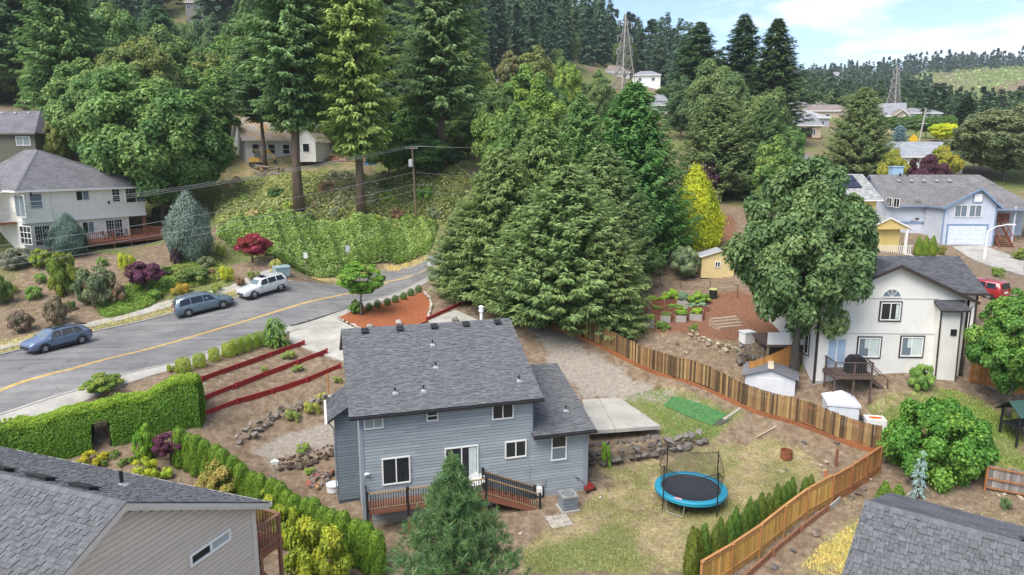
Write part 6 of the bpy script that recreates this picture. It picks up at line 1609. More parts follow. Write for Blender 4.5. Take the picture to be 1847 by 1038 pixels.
for k in range(4):
    a0_, a1_ = pa[k], pa[(k + 1) % 4] + (2 * PI if k == 3 else 0); sag = [.35, .45, .25, .8][k]
    n = 14; top = []; b = MB()
    for i in range(n + 1):
        f = i / n; a = a0_ + (a1_ - a0_) * f; rr = 1.98 - .22 * math.sin(PI * f); top.append(Vector((rr * math.cos(a), rr * math.sin(a), bz + 1.68 - sag * math.sin(PI * f))))
    for i in range(n):
        f0, f1 = a0_ + (a1_ - a0_) * i / n, a0_ + (a1_ - a0_) * (i + 1) / n
        b.add([(1.66 * math.cos(f0), 1.66 * math.sin(f0), bz + .06), (1.66 * math.cos(f1), 1.66 * math.sin(f1), bz + .06), top[i + 1], top[i]], [(0, 1, 2, 3)])
    nt_ = b.build('net_panel', M_NET, t)
    b = MB(); b.tube(top, .02, 6); b.build('net_rope', M_BLACK, nt_)

# ------------------------------------------------------------------ yard things
p = at(1024, 917); t = thing('air_conditioner', 'grey outdoor air conditioning unit at the foot of the blue grey wall', 'air conditioner', p, GYAW)
b = MB(); b.box(-.42, .42, -.42, .42, .08, .80); b.build('cabinet', mat('ac_dark', (.11, .12, .14), .5), t)
for s_ in range(2):
    for k in range(7):
        b = MB(); z = .14 + k * .09
        if s_ == 0: b.box(-.43, .43, -.44, -.42, z, z + .05)
        else: b.box(-.44, -.42, -.42, .42, z, z + .05)
        b.build('louvre', mat_wood((.19, .21, .24)), t)
b = MB(); b.box(-.46, .46, -.46, .46, .80, .90); b.build('top', M_VENT, t)
b = MB(); b.lathe([(.36, 0), (.36, .03), (.32, .035), (.02, .05)], 24, (0, 0, .90)); fg = b.build('fan_guard', mat('fan_grille', (.16, .17, .18), .5), t)
for k in range(5):
    a = k * 2 * PI / 5; b = MB(); b.add([(.06 * math.cos(a), .06 * math.sin(a), .97), (.31 * math.cos(a - .25), .31 * math.sin(a - .25), .955), (.31 * math.cos(a + .25), .31 * math.sin(a + .25), .96)], [(0, 1, 2)]); b.build('fan_blade', M_VENT, fg)
b = MB(); b.box(-.55, .55, -.55, .55, -.1, .08); b.build('base_slab', M_CONC, t)
t = thing('paver_landing', 'patch of pale square pavers at the foot of the deck stairs', 'pavers', at(990, 944), GYAW)
for i in range(3):
    for j in range(3):
        b = MB(); b.box(-.02 + i * .42, .37 + i * .42, -.6 + j * .42, -.21 + j * .42, -.05, .05 + .01 * ((i + j) % 2)); b.build('paver', mat_wood((.36, .33, .28)), t)
p = at(1418, 827); t = thing('fire_ring', 'rusty brown steel fire ring standing on bare soil', 'fire ring', p)
M_RUST = mat('rust', (.22, .075, .035), .85, .3, 5)
b = MB(); b.lathe([(.36, 0), (.36, .55), (.33, .55), (.33, .02), (.0, .02)], 24); b.build('ring', M_RUST, t); b = MB(); b.lathe([(.325, .1), (.0, .16)], 12); b.build('ash', M_SOIL, t)
p = at(1508, 842); o = MB().box(-.06, .06, -.06, .06, -.2, 1.15).build('wooden_stake', M_REDW, None, loc=p); _props(o, 'single upright brown timber stake on the bare soil near the fence corner', 'post')
p = at(1489, 862); o = MB().box(-.05, .05, -.05, .05, -.2, .45).build('short_stake', mat_wood((.50, .17, .07)), None, loc=p); _props(o, 'short orange stump of a post beside the cedar fence', 'post')
a_, c_ = at(1363, 791), at(1400, 771); b = MB(); b.bar(a_ + Vector((0, 0, .05)), c_ + Vector((0, 0, .05)), .12, .05); o = b.build('loose_timber', mat_wood((.33, .25, .18))); _props(o, 'grey length of timber lying on the grass near the plank fence', 'timber')
a_, c_ = at(1555, 890), at(1565, 900)
p = at(602, 887); t = thing('metal_tub', 'round white metal tub on the dirt by the lean-to', 'tub', p)
b = MB(); b.lathe([(.36, 0), (.40, .08), (.40, .42), (.44, .44), (.44, .50), (.0, .53)], 24); b.build('tub', mat('white_enamel', (.62, .63, .62), .35), t); b = MB(); b.tube([(.4, -.05, .3), (.5, -.03, .3), (.5, .03, .3), (.4, .05, .3)], .015, 5); b.build('handle', M_VENT, t)
t = thing('brick_pile', 'untidy pile of grey blocks and red bricks against the rubble wall', 'brick pile', at(578, 868))
ub = MB().box(-.15, .15, -.09, .09, 0, .13).mesh('brick', M_STONE)
for k in range(46):
    q = at(random.uniform(556, 600), random.uniform(852, 880)); lv = random.choice([0, 0, .12, .24]) if q.x > -11.5 else 0
    link('brick', ub, t, loc=q - t.location + Vector((0, 0, lv + .01)), rot=(random.uniform(-.2, .2), random.uniform(-.2, .2), random.uniform(0, 3)), color=random.choice([(.22, .18, .155), (.26, .21, .18), (.32, .11, .075), (.20, .15, .125)]))
p = at(573, 884); o = MB().lathe([(.0, 0), (.12, .05), (.16, .16), (.12, .27), (.0, .32)], 14).build('ball', mat('tan_ball', (.34, .20, .09), .6), None, loc=p, smooth=True); _props(o, 'tan ball on the dirt in front of the brick pile', 'ball')
t = thing('lawn_mower', 'red lawn mower parked behind the corner of the grey house', 'lawn mower', at(1061, 884), .6)
M_MRED = paint_mat('mower_red', (.30, .03, .025), .1)
b = MB(); b.box(-.3, .3, -.25, .25, .1, .28); b.box(-.16, .16, -.14, .14, .28, .45); b.build('deck', M_MRED, t)
for x in (-.28, .28):
    for y in (-.27, .27): b = MB(Matrix.Translation((x, y, .1)) @ Matrix.Rotation(PI / 2, 4, 'X')); b.lathe([(.1, -.03), (.1, .03)], 12); b.build('wheel', M_BLACK, t)
b = MB(); b.tube([(-.25, -.2, .3), (-.8, -.2, .95), (-.8, .2, .95), (-.25, .2, .3)], .018, 6); b.build('handle', M_BLACK, t)
# stacked white chairs on the deck
def chair(label, px, py, dz, yaw):
    p = Matrix.Translation(GO) @ Matrix.Rotation(GYAW, 4, 'Z') @ Vector((px, py, DZ + dz)); t = thing('garden_chair', label, 'chair', p, GYAW + yaw, None)
    M_ = M_WHITE
    b = MB(); b.box(-.24, .24, -.24, .2, .40, .44); b.build('seat', M_, t)
    b = MB(); n = 8; prof = [(-.24 + .48 * k / n, .2 + .05 * math.sin(PI * k / n)) for k in range(n + 1)]
    for k in range(n): b.add([(prof[k][0], prof[k][1], .44), (prof[k+1][0], prof[k+1][1], .44), (prof[k+1][0], prof[k+1][1] + .12, .80 + .12 * math.sin(PI * (k + 1) / n)), (prof[k][0], prof[k][1] + .12, .80 + .12 * math.sin(PI * k / n))], [(0, 1, 2, 3)])
    b.build('backrest', M_, t)
    for x in (-.25, .25):
        b = MB(); b.bar((x, -.22, .62), (x, .24, .66), .06, .03); b.bar((x, -.2, .44), (x, -.22, .62), .04, .03, up=(1, 0, 0)); b.build('armrest', M_, t)
        for y in (-.22, .2): b = MB(); b.bar((x * 1.05, y * 1.05, 0), (x * .92, y * .9, .42), .045, .045, up=(1, 0, 0)); b.build('leg', M_, t)
    return t
chair('white plastic garden chair on the deck beside the patio door', 6.05, -.55, .02, .5)
chair('second white plastic chair tucked against the wall behind the first', 6.35, -.38, .06, .3)
# covered grill on the cream house deck
t = thing('covered_grill', 'barbecue under a black fabric cover on the brown deck', 'grill', Matrix.Translation(WO) @ Matrix.Rotation(WYAW, 4, 'Z') @ Vector((2.35, -.9, 1.33)), WYAW)
b = MB(); b.poly([(-.65, -.3, 0), (.65, -.3, 0), (.6, -.3, .85), (.3, -.28, 1.15), (-.3, -.28, 1.15), (-.6, -.3, .85)], (0, .6, 0)); b.build('cover', mat('black_cover', (.018, .018, .02), .7, .2, 4), t)
# post in a round white planter on the terrace
p = at(593, 716); t = thing('post_in_planter', 'slim orange brown post standing in a round white planter on the lowest terrace', 'post', p)
b = MB(); b.lathe([(.26, 0), (.30, .12), (.26, .13), (.0, .11)], 18); b.build('planter', M_WHITE, t); b = MB(); b.box(-.045, .045, -.045, .045, .05, 1.75); b.build('post', mat_wood((.46, .20, .075)), t)
# thin lamp / bird post by the hedge
p = at(500, 905); t = thing('bird_feeder_pole', 'slim grey pole with a small white feeder on top by the arborvitae hedge', 'feeder', p)
b = MB(); b.tube([(0, 0, -.2), (0, 0, 2.3)], .025, 6); b.build('pole', M_VENT, t); b = MB(); b.cbox((0, 0, 2.38), (.34, .2, .14)); b.poly([(-.22, -.14, 2.45), (.22, -.14, 2.45), (0, -.14, 2.56)], (0, .28, 0)); b.build('feeder', M_WHITE, t)

for px, py, s_, lb in ((720, 586, 1.0, 'pale grey boulder at the house end of the mulch bed'), (668, 592, .8, 'pointed grey boulder between the mulch bed and the roof'), (822, 581, 1.1, 'dark mottled boulder on the gravel beside the red timber')):
    o = rock(at(px, py) + Vector((0, 0, .2)), s_, (.30, .28, .25) if px < 800 else (.16, .15, .12), None, 'boulder', .8); _props(o, lb, 'rock')
p = at(1286, 538); t = thing('compost_bin', 'black compost bin with a pale lid by the wire fence', 'bin', p); b = MB(); b.lathe([(.4, -.1), (.36, .8)], 10); b.build('body', M_BLACK, t); b = MB(); b.lathe([(.40, .8), (.34, .9), (.0, .95)], 10); b.build('lid', mat_wood((.45, .43, .16)), t)
M_ = Matrix.Translation(hh.location) @ Matrix.Rotation(hh.rotation_euler.z, 4, 'Z')
t = thing('patio_table', 'dark metal patio table on the red deck of the white house', 'table', M_ @ Vector((8.6, -1.7, .56)), hh.rotation_euler.z); b = MB(); b.lathe([(.6, .70), (.6, .74), (.0, .745)], 16); b.build('table_top', M_MESH, t)
for a in range(4): b = MB(); b.bar((.2 * math.cos(a * PI / 2), .2 * math.sin(a * PI / 2), .7), (.42 * math.cos(a * PI / 2), .42 * math.sin(a * PI / 2), 0), .05, .05); b.build('leg', M_BLACK, t)
for dx, lb in ((-1.1, 'dark patio chair at the porch end of the deck table'), (1.1, 'dark patio chair at the other end of the deck table')):
    t = thing('patio_chair', lb, 'chair', M_ @ Vector((8.6 + dx, -1.7, .56)), hh.rotation_euler.z + (0 if dx < 0 else PI)); b = MB(); b.box(-.25, .25, -.25, .25, .42, .46); b.build('seat', M_MESH, t); b = MB(); b.box(-.28, -.23, -.25, .25, .46, .95); b.build('backrest', M_MESH, t)
    for x in (-.23, .23):
        for y in (-.23, .23): b = MB(); b.bar((x, y, 0), (x, y, .42), .04, .04, up=(1, 0, 0)); b.build('leg', M_BLACK, t)
# ------------------------------------------------------------------ street furniture and lines
M_POLE = mat('utility_pole_wood', (.17, .115, .075), .85, .25, 3, stretch=(1, 1, .2)); M_WIRE = mat('cable', (.26, .26, .265), .6)
p = at(752, 413); ztop = atY(748, 264, p.y)[2]; PH = ztop - p.z
up = thing('utility_pole', 'brown timber utility pole with crossarm, transformer and cables beside the brambles', 'utility pole', p)
lean = Vector((-.35, 0, 0))
b = MB(); b.tube([(0, 0, -.5), lean * .5 + Vector((0, 0, PH * .5)), lean + Vector((0, 0, PH))], [.17, .14, .11], 10); b.build('pole', M_POLE, up)
b = MB(); b.bar(lean + Vector((-.9, .25, PH - .25)), lean + Vector((.75, -.2, PH - .25)), .1, .12); b.build('crossarm', mat_wood((.30, .28, .25)), up)
ins = []
for f in (-.85, -.1, .7):
    q = lean + Vector((f, -.2 * f, PH - .15)); b = MB(); b.lathe([(.05, 0), (.07, .06), (.04, .1), (.06, .14), (.0, .2)], 8, q); b.build('insulator', M_VENT, up); ins.append(p + q + Vector((0, 0, .18)))
b = MB(); b.lathe([(.0, 0), (.26, .02), (.28, .1), (.28, .85), (.2, .95), (.0, .97)], 14, (-.55, -.15, PH - 2.55)); b.build('transformer', mat('transformer_grey', (.52, .53, .54), .45), up)
left_end = Vector((-56, 57, 0))
def wire(label, a, b_, sag, r=.019, group='overhead cables'):
    a, b_ = Vector(a), Vector(b_); n = 14; m_ = MB(); m_.tube([a.lerp(b_, i / n) - Vector((0, 0, sag * 4 * (i / n) * (1 - i / n))) for i in range(n + 1)], r, 5)
    o = m_.build('cable', M_WIRE); _props(o, label, 'cable', group); return o
Z_L = {0: 14.2, 1: 13.6, 2: 12.6}
for k in range(3):
    wire('upper power cable from the pole crossarm towards the white hip-roofed house', ins[k], (-54 + k * .4, 58 - k * .5, 14.3 - .2 * k), .9)
    wire('upper power cable from the pole crossarm into the big cedar', ins[k], (16, 96 + k, 21.6), .4)
for k, (dz, zl) in enumerate(((3.2, 11.2), (4.7, 10.0), (5.5, 9.4))):
    wire('low slack cable strung in front of the white hip-roofed house', p + Vector((-.2, 0, PH - dz)), (-52, 57, zl), .7, .02, 'low overhead cables')
    wire('low cable running from the pole into the big cedar', p + Vector((-.2, 0, PH - dz)), (14, 96, 20.5 - dz), .5, .018, 'low cables beside the cedar')
def road_sign(label, px, pyb, pyt, w_, h_, yaw, back=True, col=None):
    p = at(px, pyb); zt = atY(px, pyt, p.y)[2]; H_ = zt - p.z; t = thing('road_sign', label, 'road sign', p, yaw)
    b = MB(); b.tube([(0, 0, -.3), (0, 0, H_)], .03, 6); b.build('post', M_GALVP, t)
    b = MB(); b.box(-w_/2, w_/2, -.04, -.025, H_ - h_, H_); b.build('plate', col or mat('sign_back', (.55, .56, .56), .4, metal=.3), t)
road_sign('narrow white sign plate on a post at the end of the parked cars', 553, 497, 456, .45, .65, .3, col=M_WHITE); road_sign('grey sign plate on a post against the bramble thicket', 628, 476, 443, .5, .75, .3); road_sign('white sign plate on a tall post at the corner of the mulch bed', 775, 517, 470, .4, .6, .3, col=M_WHITE)
p = at(508, 497); t = thing('utility_cabinet', 'pale teal utility cabinet behind the white parked car', 'utility cabinet', p, rad(40))
b = MB(); b.box(-.75, .75, -.45, .45, -.1, .85); b.build('cabinet', mat('teal_grey', (.27, .36, .37), .5), t); b = MB(); b.poly([(-.8, -.5, .85), (.8, -.5, .85), (.8, .3, 1.12), (.8, .5, .85)][:0] or [(-.8, -.5, .85), (-.8, .5, .85), (-.8, .42, 1.05), (-.8, -.42, 1.0)], (1.6, 0, 0)); b.build('lid', bpy.data.materials['teal_grey'], t)
# street lamp
p = at(1775, 470); zt = atY(1778, 416, p.y)[2]; H_ = zt - p.z
sl2 = thing('street_lamp', 'pale grey street lamp with a curved arm rising behind the cream house', 'street lamp', p)
b = MB(); b.tube([(0, 0, -1), (0, 0, H_)], [.16, .11], 10); b.build('pole', M_WHITE, sl2)
b = MB(); b.tube([(0, 0, H_ - .1), (.9, 0, H_ + .45), (2.3, 0, H_ + .7)], .06, 6); b.build('arm', M_WHITE, sl2)
b = MB(); b.cbox((2.7, 0, H_ + .7), (.9, .3, .14)); b.build('lamp_head', M_WHITE, sl2)
# distant utility pole
p = at(1657, 256); t = thing('utility_pole', 'pale leaning utility pole in front of the clipped far trees', 'utility pole', p); zt = atY(1664, 196, p.y)[2] - p.z
b = MB(); b.tube([(0, 0, -1), (.9, 0, zt)], [.2, .16], 8); b.build('pole', mat_wood((.42, .39, .35)), t); b = MB(); b.bar((-.4, 0, zt * .55), (1.5, 0, zt * .55), .12, .12); b.build('crossarm', mat_wood((.42, .39, .35)), t)
for k in range(2): wire('thin far cable slung from the pale leaning pole', p + Vector((.5, 0, zt * .55 + k)), p + Vector((-22, 10, 1.5 + k)), .6, .03, 'far cables')
# transmission towers
def pylon(label, px, pyb, pyt, Y, w0):
    a = atY(px, pyb, Y); zt = atY(px, pyt, Y)[2]; z0 = a[2] - 8; H_ = zt - z0; t = thing('transmission_tower', label, 'pylon', (a[0], Y, z0), .5)
    M_ST = mat('tower_steel', (.26, .245, .225), .5, .1, metal=.3)
    prof = [(0, w0), (.55, w0 * .42), (.75, w0 * .26), (1, .05)]
    hwid = lambda f: np.interp(f, [q[0] for q in prof], [q[1] for q in prof]) / 2
    fs = [0, .14, .27, .38, .48, .57, .65, .72, .79, .86, .93, 1]; r = .20
    for sx in (-1, 1):
        for sy in (-1, 1):
            b = MB(); b.tube([(sx * hwid(f), sy * hwid(f), f * H_) for f in fs], r, 4); b.build('leg', M_ST, t)
    for f0, f1 in zip(fs[:-1], fs[1:]):
        for k in range(4):
            c = [(-1, -1), (1, -1), (1, 1), (-1, 1)]; p0, p1 = c[k], c[(k + 1) % 4]
            for (u_, v_) in (((p0, f0), (p1, f1)), ((p1, f0), (p0, f1)), ((p0, f0), (p1, f0))):
                b = MB(); b.bar((u_[0][0] * hwid(u_[1]), u_[0][1] * hwid(u_[1]), u_[1] * H_), (v_[0][0] * hwid(v_[1]), v_[0][1] * hwid(v_[1]), v_[1] * H_), .16, .16); b.build('brace', M_ST, t)
    for f, l_ in ((.62, .42), (.76, .40), (.9, .33)):
        for s_ in (-1, 1):
            e = Vector((s_ * w0 * l_, 0, f * H_ + .6)); b = MB()
            for sy in (-1, 1): b.bar((s_ * hwid(f), sy * hwid(f), f * H_), e, .18, .18); b.bar((s_ * hwid(f), sy * hwid(f), f * H_ + H_ * .045), e, .16, .16)
            ar = b.build('crossarm', M_ST, t); ar['kind'] = 'stuff'; b = MB(); b.tube([e, e - Vector((0, 0, 1.8))], .14, 5); b.build('insulator', M_VENT, ar)
pylon('tall lattice steel pylon rising above the white far house', 1125, 155, 27, 238, 7.6); pylon('smaller lattice steel pylon on the distant hillside', 1612, 182, 118, 226, 4.8)
# yellow far sign
p = atY(1648, 254, 150); o = MB(Matrix.Rotation(PI / 4, 4, 'Y')).box(-.8, .8, -.05, .05, -.8, .8).build('warning_sign', mat('sign_yellow', (.65, .40, .02), .5), None, loc=(p[0], p[1], gz(p[0], p[1]) + 2)); _props(o, 'yellow diamond warning sign beside the distant street', 'road sign')
# ------------------------------------------------------------------ vehicles
M_TYRE = mat('tyre', (.02, .02, .021), .8, .1); M_RIM = mat('alloy', (.45, .46, .47), .3, .1, metal=.7); M_TINT = glass_mat('car_glass', (.012, .014, .017), .04); M_WSH = glass_mat('windscreen', (.13, .17, .18), .05)
M_LAMP = glass_mat('headlamp', (.55, .57, .58), .1); M_TAIL = glass_mat('tail_lamp', (.35, .02, .02), .15); M_PLAS = mat('car_plastic', (.025, .026, .028), .6)
def car(name, label, cat, col, L_, W_, st, p, yaw, panes, ws, rw=None, rails=False, clad=False, wheel=.34, wx=None, metal=.3, rear_glass=None, spoiler=False, group=None, moon=False):
    """st: rows along the car from tail to nose: x, floor z, belt z, roof z, half width at sill, belt and roof"""
    t = thing(name, label, cat, p, yaw, group); P = paint_mat('paint_' + name, col, metal)
    V, Fc = [], []; K = 6
    for (x, zb, zl, zr, ws_, wl, wr) in st:
        V += [(x, ws_ * .9, zb), (x, ws_, zb + .08), (x, (ws_ + wl) / 2 + .03, (zb + zl) / 2 + .05), (x, wl, zl), (x, wr, zr - .03), (x, wr * .55, zr + .015)]
        V += [(a, -b_, c) for a, b_, c in V[-6:][::-1]]
    n = 12
    for i in range(len(st) - 1):
        for k in range(n): Fc.append((i * n + k, i * n + (k + 1) % n, (i + 1) * n + (k + 1) % n, (i + 1) * n + k))
    Fc.append(tuple(range(n))[::-1]); Fc.append(tuple((len(st) - 1) * n + k for k in range(n)))
    b = MB(); b.add(V, Fc); body = b.build('body', P, t, smooth=True); bmf(body.data)
    body.modifiers.new('bevel', 'BEVEL').width = .03
    X = [q[0] for q in st]
    def sec(x, f, s_, off=.012):
        """point on the glasshouse side at height fraction f"""
        zl = np.interp(x, X, [q[2] for q in st]); zr = np.interp(x, X, [q[3] for q in st]); wl = np.interp(x, X, [q[5] for q in st]); wr = np.interp(x, X, [q[6] for q in st])
        return Vector((x, s_ * (wl + (wr - wl) * f + off), zl + (zr - .03 - zl) * f + off * .5))
    for s_ in (-1, 1):
        for (a, c, a2, c2) in panes:
            b = MB(); b.add([sec(a, .08, s_), sec(c, .08, s_), sec(c2, .86, s_), sec(a2, .86, s_)], [(0, 1, 2, 3)]); b.build('side_window', M_TINT, t)
    def top(x, y, off=.012):
        zr = np.interp(x, X, [q[3] for q in st]); wr = np.interp(x, X, [q[6] for q in st]); return Vector((x, y * wr, zr + off - (.02 if abs(y) > .7 else 0)))
    def glassstrip(nm, x0_, x1_, m_):
        b = MB(); ys = (-.86, -.45, 0, .45, .86); nx_ = 3
        for i in range(nx_):
            xa, xb = x0_ + (x1_ - x0_) * i / nx_, x0_ + (x1_ - x0_) * (i + 1) / nx_
            for k in range(4): b.add([top(xa, ys[k], .022), top(xb, ys[k], .022), top(xb, ys[k + 1], .022), top(xa, ys[k + 1], .022)], [(0, 1, 2, 3)])
        b.build(nm, m_, t)
    glassstrip('windscreen', ws[0], ws[1], M_WSH)
    if rw: glassstrip('rear_window', rw[0], rw[1], M_TINT)
    if moon: glassstrip('roof_glass', moon[0], moon[1], M_TINT)
    if rear_glass:
        b = MB(); z0_, z1_, w0_, w1_ = rear_glass; b.add([(-.012, -w0_, z0_), (-.012, w0_, z0_), (.10, w1_, z1_), (.10, -w1_, z1_)], [(0, 1, 2, 3)]); b.build('rear_window', M_TINT, t)
    for s_ in (-1, 1):
        for xw in wx:
            b = MB(Matrix.Translation((xw, s_ * (W_ / 2 - .09), wheel)) @ Matrix.Rotation(PI / 2, 4, 'X')); b.lathe([(wheel * .62, -.11), (wheel * .96, -.11), (wheel, -.07), (wheel, .07), (wheel * .96, .11), (wheel * .62, .11)], 22, cap=False); tw = b.build('wheel', M_TYRE, t)
            b = MB(Matrix.Translation((xw, s_ * (W_ / 2 - .03), wheel)) @ Matrix.Rotation(PI / 2, 4, 'X')); b.lathe([(wheel * .64, -.02), (wheel * .64, .02), (wheel * .58, .0), (.0, .0)], 18); rm = b.build('rim', M_PLAS, tw)
            for k in range(5):
                a = k * 2 * PI / 5 + .3; b = MB(); c = Vector((xw, s_ * (W_ / 2 + .005), wheel)); b.bar(c, c + Vector((math.cos(a), 0, math.sin(a))) * wheel * .6, .085, .03, up=(0, 1, 0)); b.build('spoke', M_RIM, tw)
            b = MB(); R2 = wheel * 1.22; n2 = 12
            for k in range(n2):
                a0, a1 = PI * k / n2, PI * (k + 1) / n2; y0_, y1_ = s_ * (W_ / 2 - .20), s_ * (W_ / 2 + .012)
                q = [(xw + r_ * math.cos(a), y1_, wheel + r_ * math.sin(a)) for a in (a0, a1) for r_ in (wheel * 1.02, R2)]
                b.add([q[0], q[1], q[3], q[2]], [(0, 1, 2, 3)])
            b.build('wheel_arch', M_PLAS if clad else M_SHADE, t)
    xe = L_
    ze = st[-1]
    for s_ in (-1, 1):
        b = MB(); b.add([(xe - .02, s_ * ze[5] * .45, ze[2] - .08), (xe - .02, s_ * ze[5] * .45, ze[2] - .24), (xe - .45, s_ * (st[-2][5] + .035), st[-2][2] - .14), (xe - .5, s_ * (st[-2][5] + .03), st[-2][2] + .02), (xe - .2, s_ * st[-2][5] * .8, st[-2][2] + .02)], [(0, 1, 2, 3, 4)]); b.build('headlight', M_LAMP, t)
        z1 = st[0]; b = MB(); b.cbox((.06, s_ * (z1[5] - .10), z1[2] - .08), (.2, .24, .3)); b.build('tail_light', M_TAIL, t)
        mx_ = ws[0] - .12; b = MB(); b.cbox((mx_ - .1, s_ * (W_ / 2 + .12), np.interp(mx_, X, [q[2] for q in st]) + .09), (.12, .22, .16)); b.build('mirror', P, t)
        if rails:
            b = MB(); b.tube([top(rails[0], s_ * .86, .0), top(rails[0] + .15, s_ * .86, .07), top(rails[1] - .15, s_ * .86, .07), top(rails[1], s_ * .86, 0)], .022, 6); b.build('roof_rail', M_VENT if not clad else M_BLACK, t)
        for xh in [q for q in (ws[0] - 1.0, ws[0] - 1.95)]:
            zz = np.interp(xh, X, [q[2] for q in st]) - .12; yy = np.interp(xh, X, [q[5] for q in st]) + .02; b = MB(); b.cbox((xh, s_ * yy, zz), (.2, .04, .05)); b.build('door_handle', P, t)
            xs_ = xh + .62; b = MB(); b.cbox((xs_, s_ * (np.interp(xs_, X, [q[5] for q in st]) + .008), zz - .12), (.012, .02, .62)); b.build('door_seam', M_PLAS, t)
    b = MB(); b.cbox((xe - .03, 0, ze[1] + .16), (.1, W_ * .6, .18)); b.build('grille', M_PLAS, t)
    b = MB(); b.cbox((-.03, 0, st[0][1] + .38), (.03, .5, .14)); b.build('number_plate', M_WHITE, t)
    b = MB(); b.box(.3, L_ - .3, -W_ / 2 + .1, W_ / 2 - .1, .16, .3); b.build('underbody', M_PLAS, t)
    b = MB(); b.cbox((.02, 0, st[0][1] + .12), (.16, W_ * .84, .16)); b.build('bumper', M_PLAS if clad else P, t)
    if spoiler:
        b = MB(); z_ = st[2]; b.bar((.35, -.62, 1.52), (.35, .62, 1.52), .35, .05); b.build('spoiler', M_BLACK, t)
    if clad:
        for s_ in (-1, 1):
            b = MB(); b.cbox((L_ / 2, s_ * (W_ / 2 - .02), .34), (L_ * .52, .05, .2)); b.build('sill_cladding', M_PLAS, t)
    return t
def on_road(px, py, back, L_):
    """tail centre and yaw for a car whose nearest side mid-point shows at px, py, heading along the street"""
    p = at(px, py); k = min(range(len(farl) - 1), key=lambda i: np.linalg.norm(farl[i] - np.array(p[:2]))); d = farl[min(k + 3, len(farl) - 1)] - farl[max(k - 3, 0)]
    return p, math.atan2(d[1], d[0])
def place_car(px, py, L_, W_, nose_uphill):
    p, a = on_road(px, py, 0, L_)
    d = Vector((math.cos(a), math.sin(a), 0)); n = Vector((-d.y, d.x, 0))
    c = p + n * W_ / 2
    if not nose_uphill: d = -d
    tail = c - d * L_ / 2; nose = c + d * L_ / 2
    zt, zn = gz(tail.x, tail.y), gz(nose.x, nose.y)
    return Vector((tail.x, tail.y, zt + .02)), math.atan2(d.y, d.x), math.atan2(zn - zt, L_)
p, yaw, pit_ = place_car(116, 629, 4.69, 1.86, False)
c1 = car('blue_crossover', 'blue grey compact crossover parked by the kerb with black wheel arches', 'car', (.13, .175, .27), 4.69, 1.86,
    [(.0, .42, .95, 1.0, .72, .80, .70), (.12, .30, 1.02, 1.18, .86, .88, .66), (.55, .26, 1.05, 1.46, .90, .91, .60), (1.3, .24, 1.02, 1.62, .91, .92, .60), (2.2, .24, .99, 1.64, .91, .92, .61), (2.95, .24, .98, 1.56, .91, .92, .60), (3.55, .25, .98, 1.10, .90, .91, .74), (4.2, .27, .90, .98, .88, .88, .74), (4.55, .30, .80, .86, .80, .78, .66), (4.69, .36, .70, .76, .66, .64, .5)],
    p, yaw, [(.62, 1.35, .95, 1.4), (1.42, 2.3, 1.46, 2.26), (2.37, 3.25, 2.33, 2.85)], (3.5, 2.9), (.08, .5), rails=(.9, 2.8), clad=True, wheel=.36, wx=(.92, 3.72), spoiler=True, moon=(1.1, 2.7)); c1.rotation_euler.y = -pit_
p, yaw, pit_ = place_car(374, 566, 5.10, 1.97, True)
c2 = car('blue_minivan', 'steel blue minivan parked by the kerb with red tail lights', 'car', (.125, .175, .22), 5.1, 1.97,
    [(.0, .36, .98, 1.02, .84, .90, .80), (.08, .28, 1.0, 1.2, .93, .95, .78), (.35, .26, 1.02, 1.68, .95, .96, .72), (1.2, .24, 1.02, 1.76, .96, .97, .74), (2.4, .24, 1.0, 1.76, .96, .97, .74), (3.1, .24, .99, 1.68, .96, .97, .72), (3.75, .25, 1.0, 1.24, .95, .96, .78), (4.1, .26, .98, 1.07, .94, .95, .82), (4.7, .28, .86, .95, .90, .90, .74), (5.0, .32, .74, .82, .80, .78, .64), (5.1, .38, .66, .70, .66, .62, .5)],
    p, yaw, [(.45, 1.4, .6, 1.42), (1.48, 2.5, 1.5, 2.46), (2.58, 3.6, 2.54, 3.15)], (4.0, 3.1), None, rails=(.5, 2.6), wheel=.34, wx=(1.05, 4.08), rear_glass=(1.05, 1.6, .74, .62)); c2.rotation_euler.y = -pit_
p, yaw, pit_ = place_car(484, 534, 4.74, 1.87, False)
c3 = car('white_suv', 'silver white boxy SUV parked by the kerb facing the minivan', 'car', (.60, .61, .61), 4.74, 1.87,
    [(.0, .42, 1.02, 1.06, .82, .86, .80), (.06, .34, 1.05, 1.3, .90, .92, .80), (.28, .32, 1.08, 1.68, .92, .93, .70), (1.2, .30, 1.08, 1.74, .93, .94, .71), (2.3, .30, 1.06, 1.73, .93, .94, .71), (2.75, .30, 1.05, 1.64, .93, .94, .69), (3.3, .30, 1.05, 1.14, .93, .93, .80), (4.2, .32, 1.0, 1.06, .91, .91, .78), (4.6, .36, .92, .98, .86, .84, .74), (4.74, .42, .80, .86, .78, .76, .66)],
    p, yaw, [(.35, 1.15, .5, 1.17), (1.25, 2.1, 1.26, 2.08), (2.18, 3.05, 2.15, 2.68)], (3.24, 2.7), None, rails=(.5, 2.5), wheel=.38, wx=(.9, 3.78), metal=.15, rear_glass=(1.1, 1.6, .72, .6), moon=(1.9, 2.5)); c3.rotation_euler.y = -pit_
SUVST = [(.0, .42, 1.02, 1.06, .82, .86, .80), (.06, .34, 1.05, 1.3, .90, .92, .80), (.28, .32, 1.08, 1.68, .92, .93, .70), (2.3, .30, 1.06, 1.73, .93, .94, .71), (2.75, .30, 1.05, 1.64, .93, .94, .69), (3.3, .30, 1.05, 1.14, .93, .93, .80), (4.4, .32, 1.0, 1.04, .90, .90, .78), (4.74, .42, .80, .86, .78, .76, .66)]
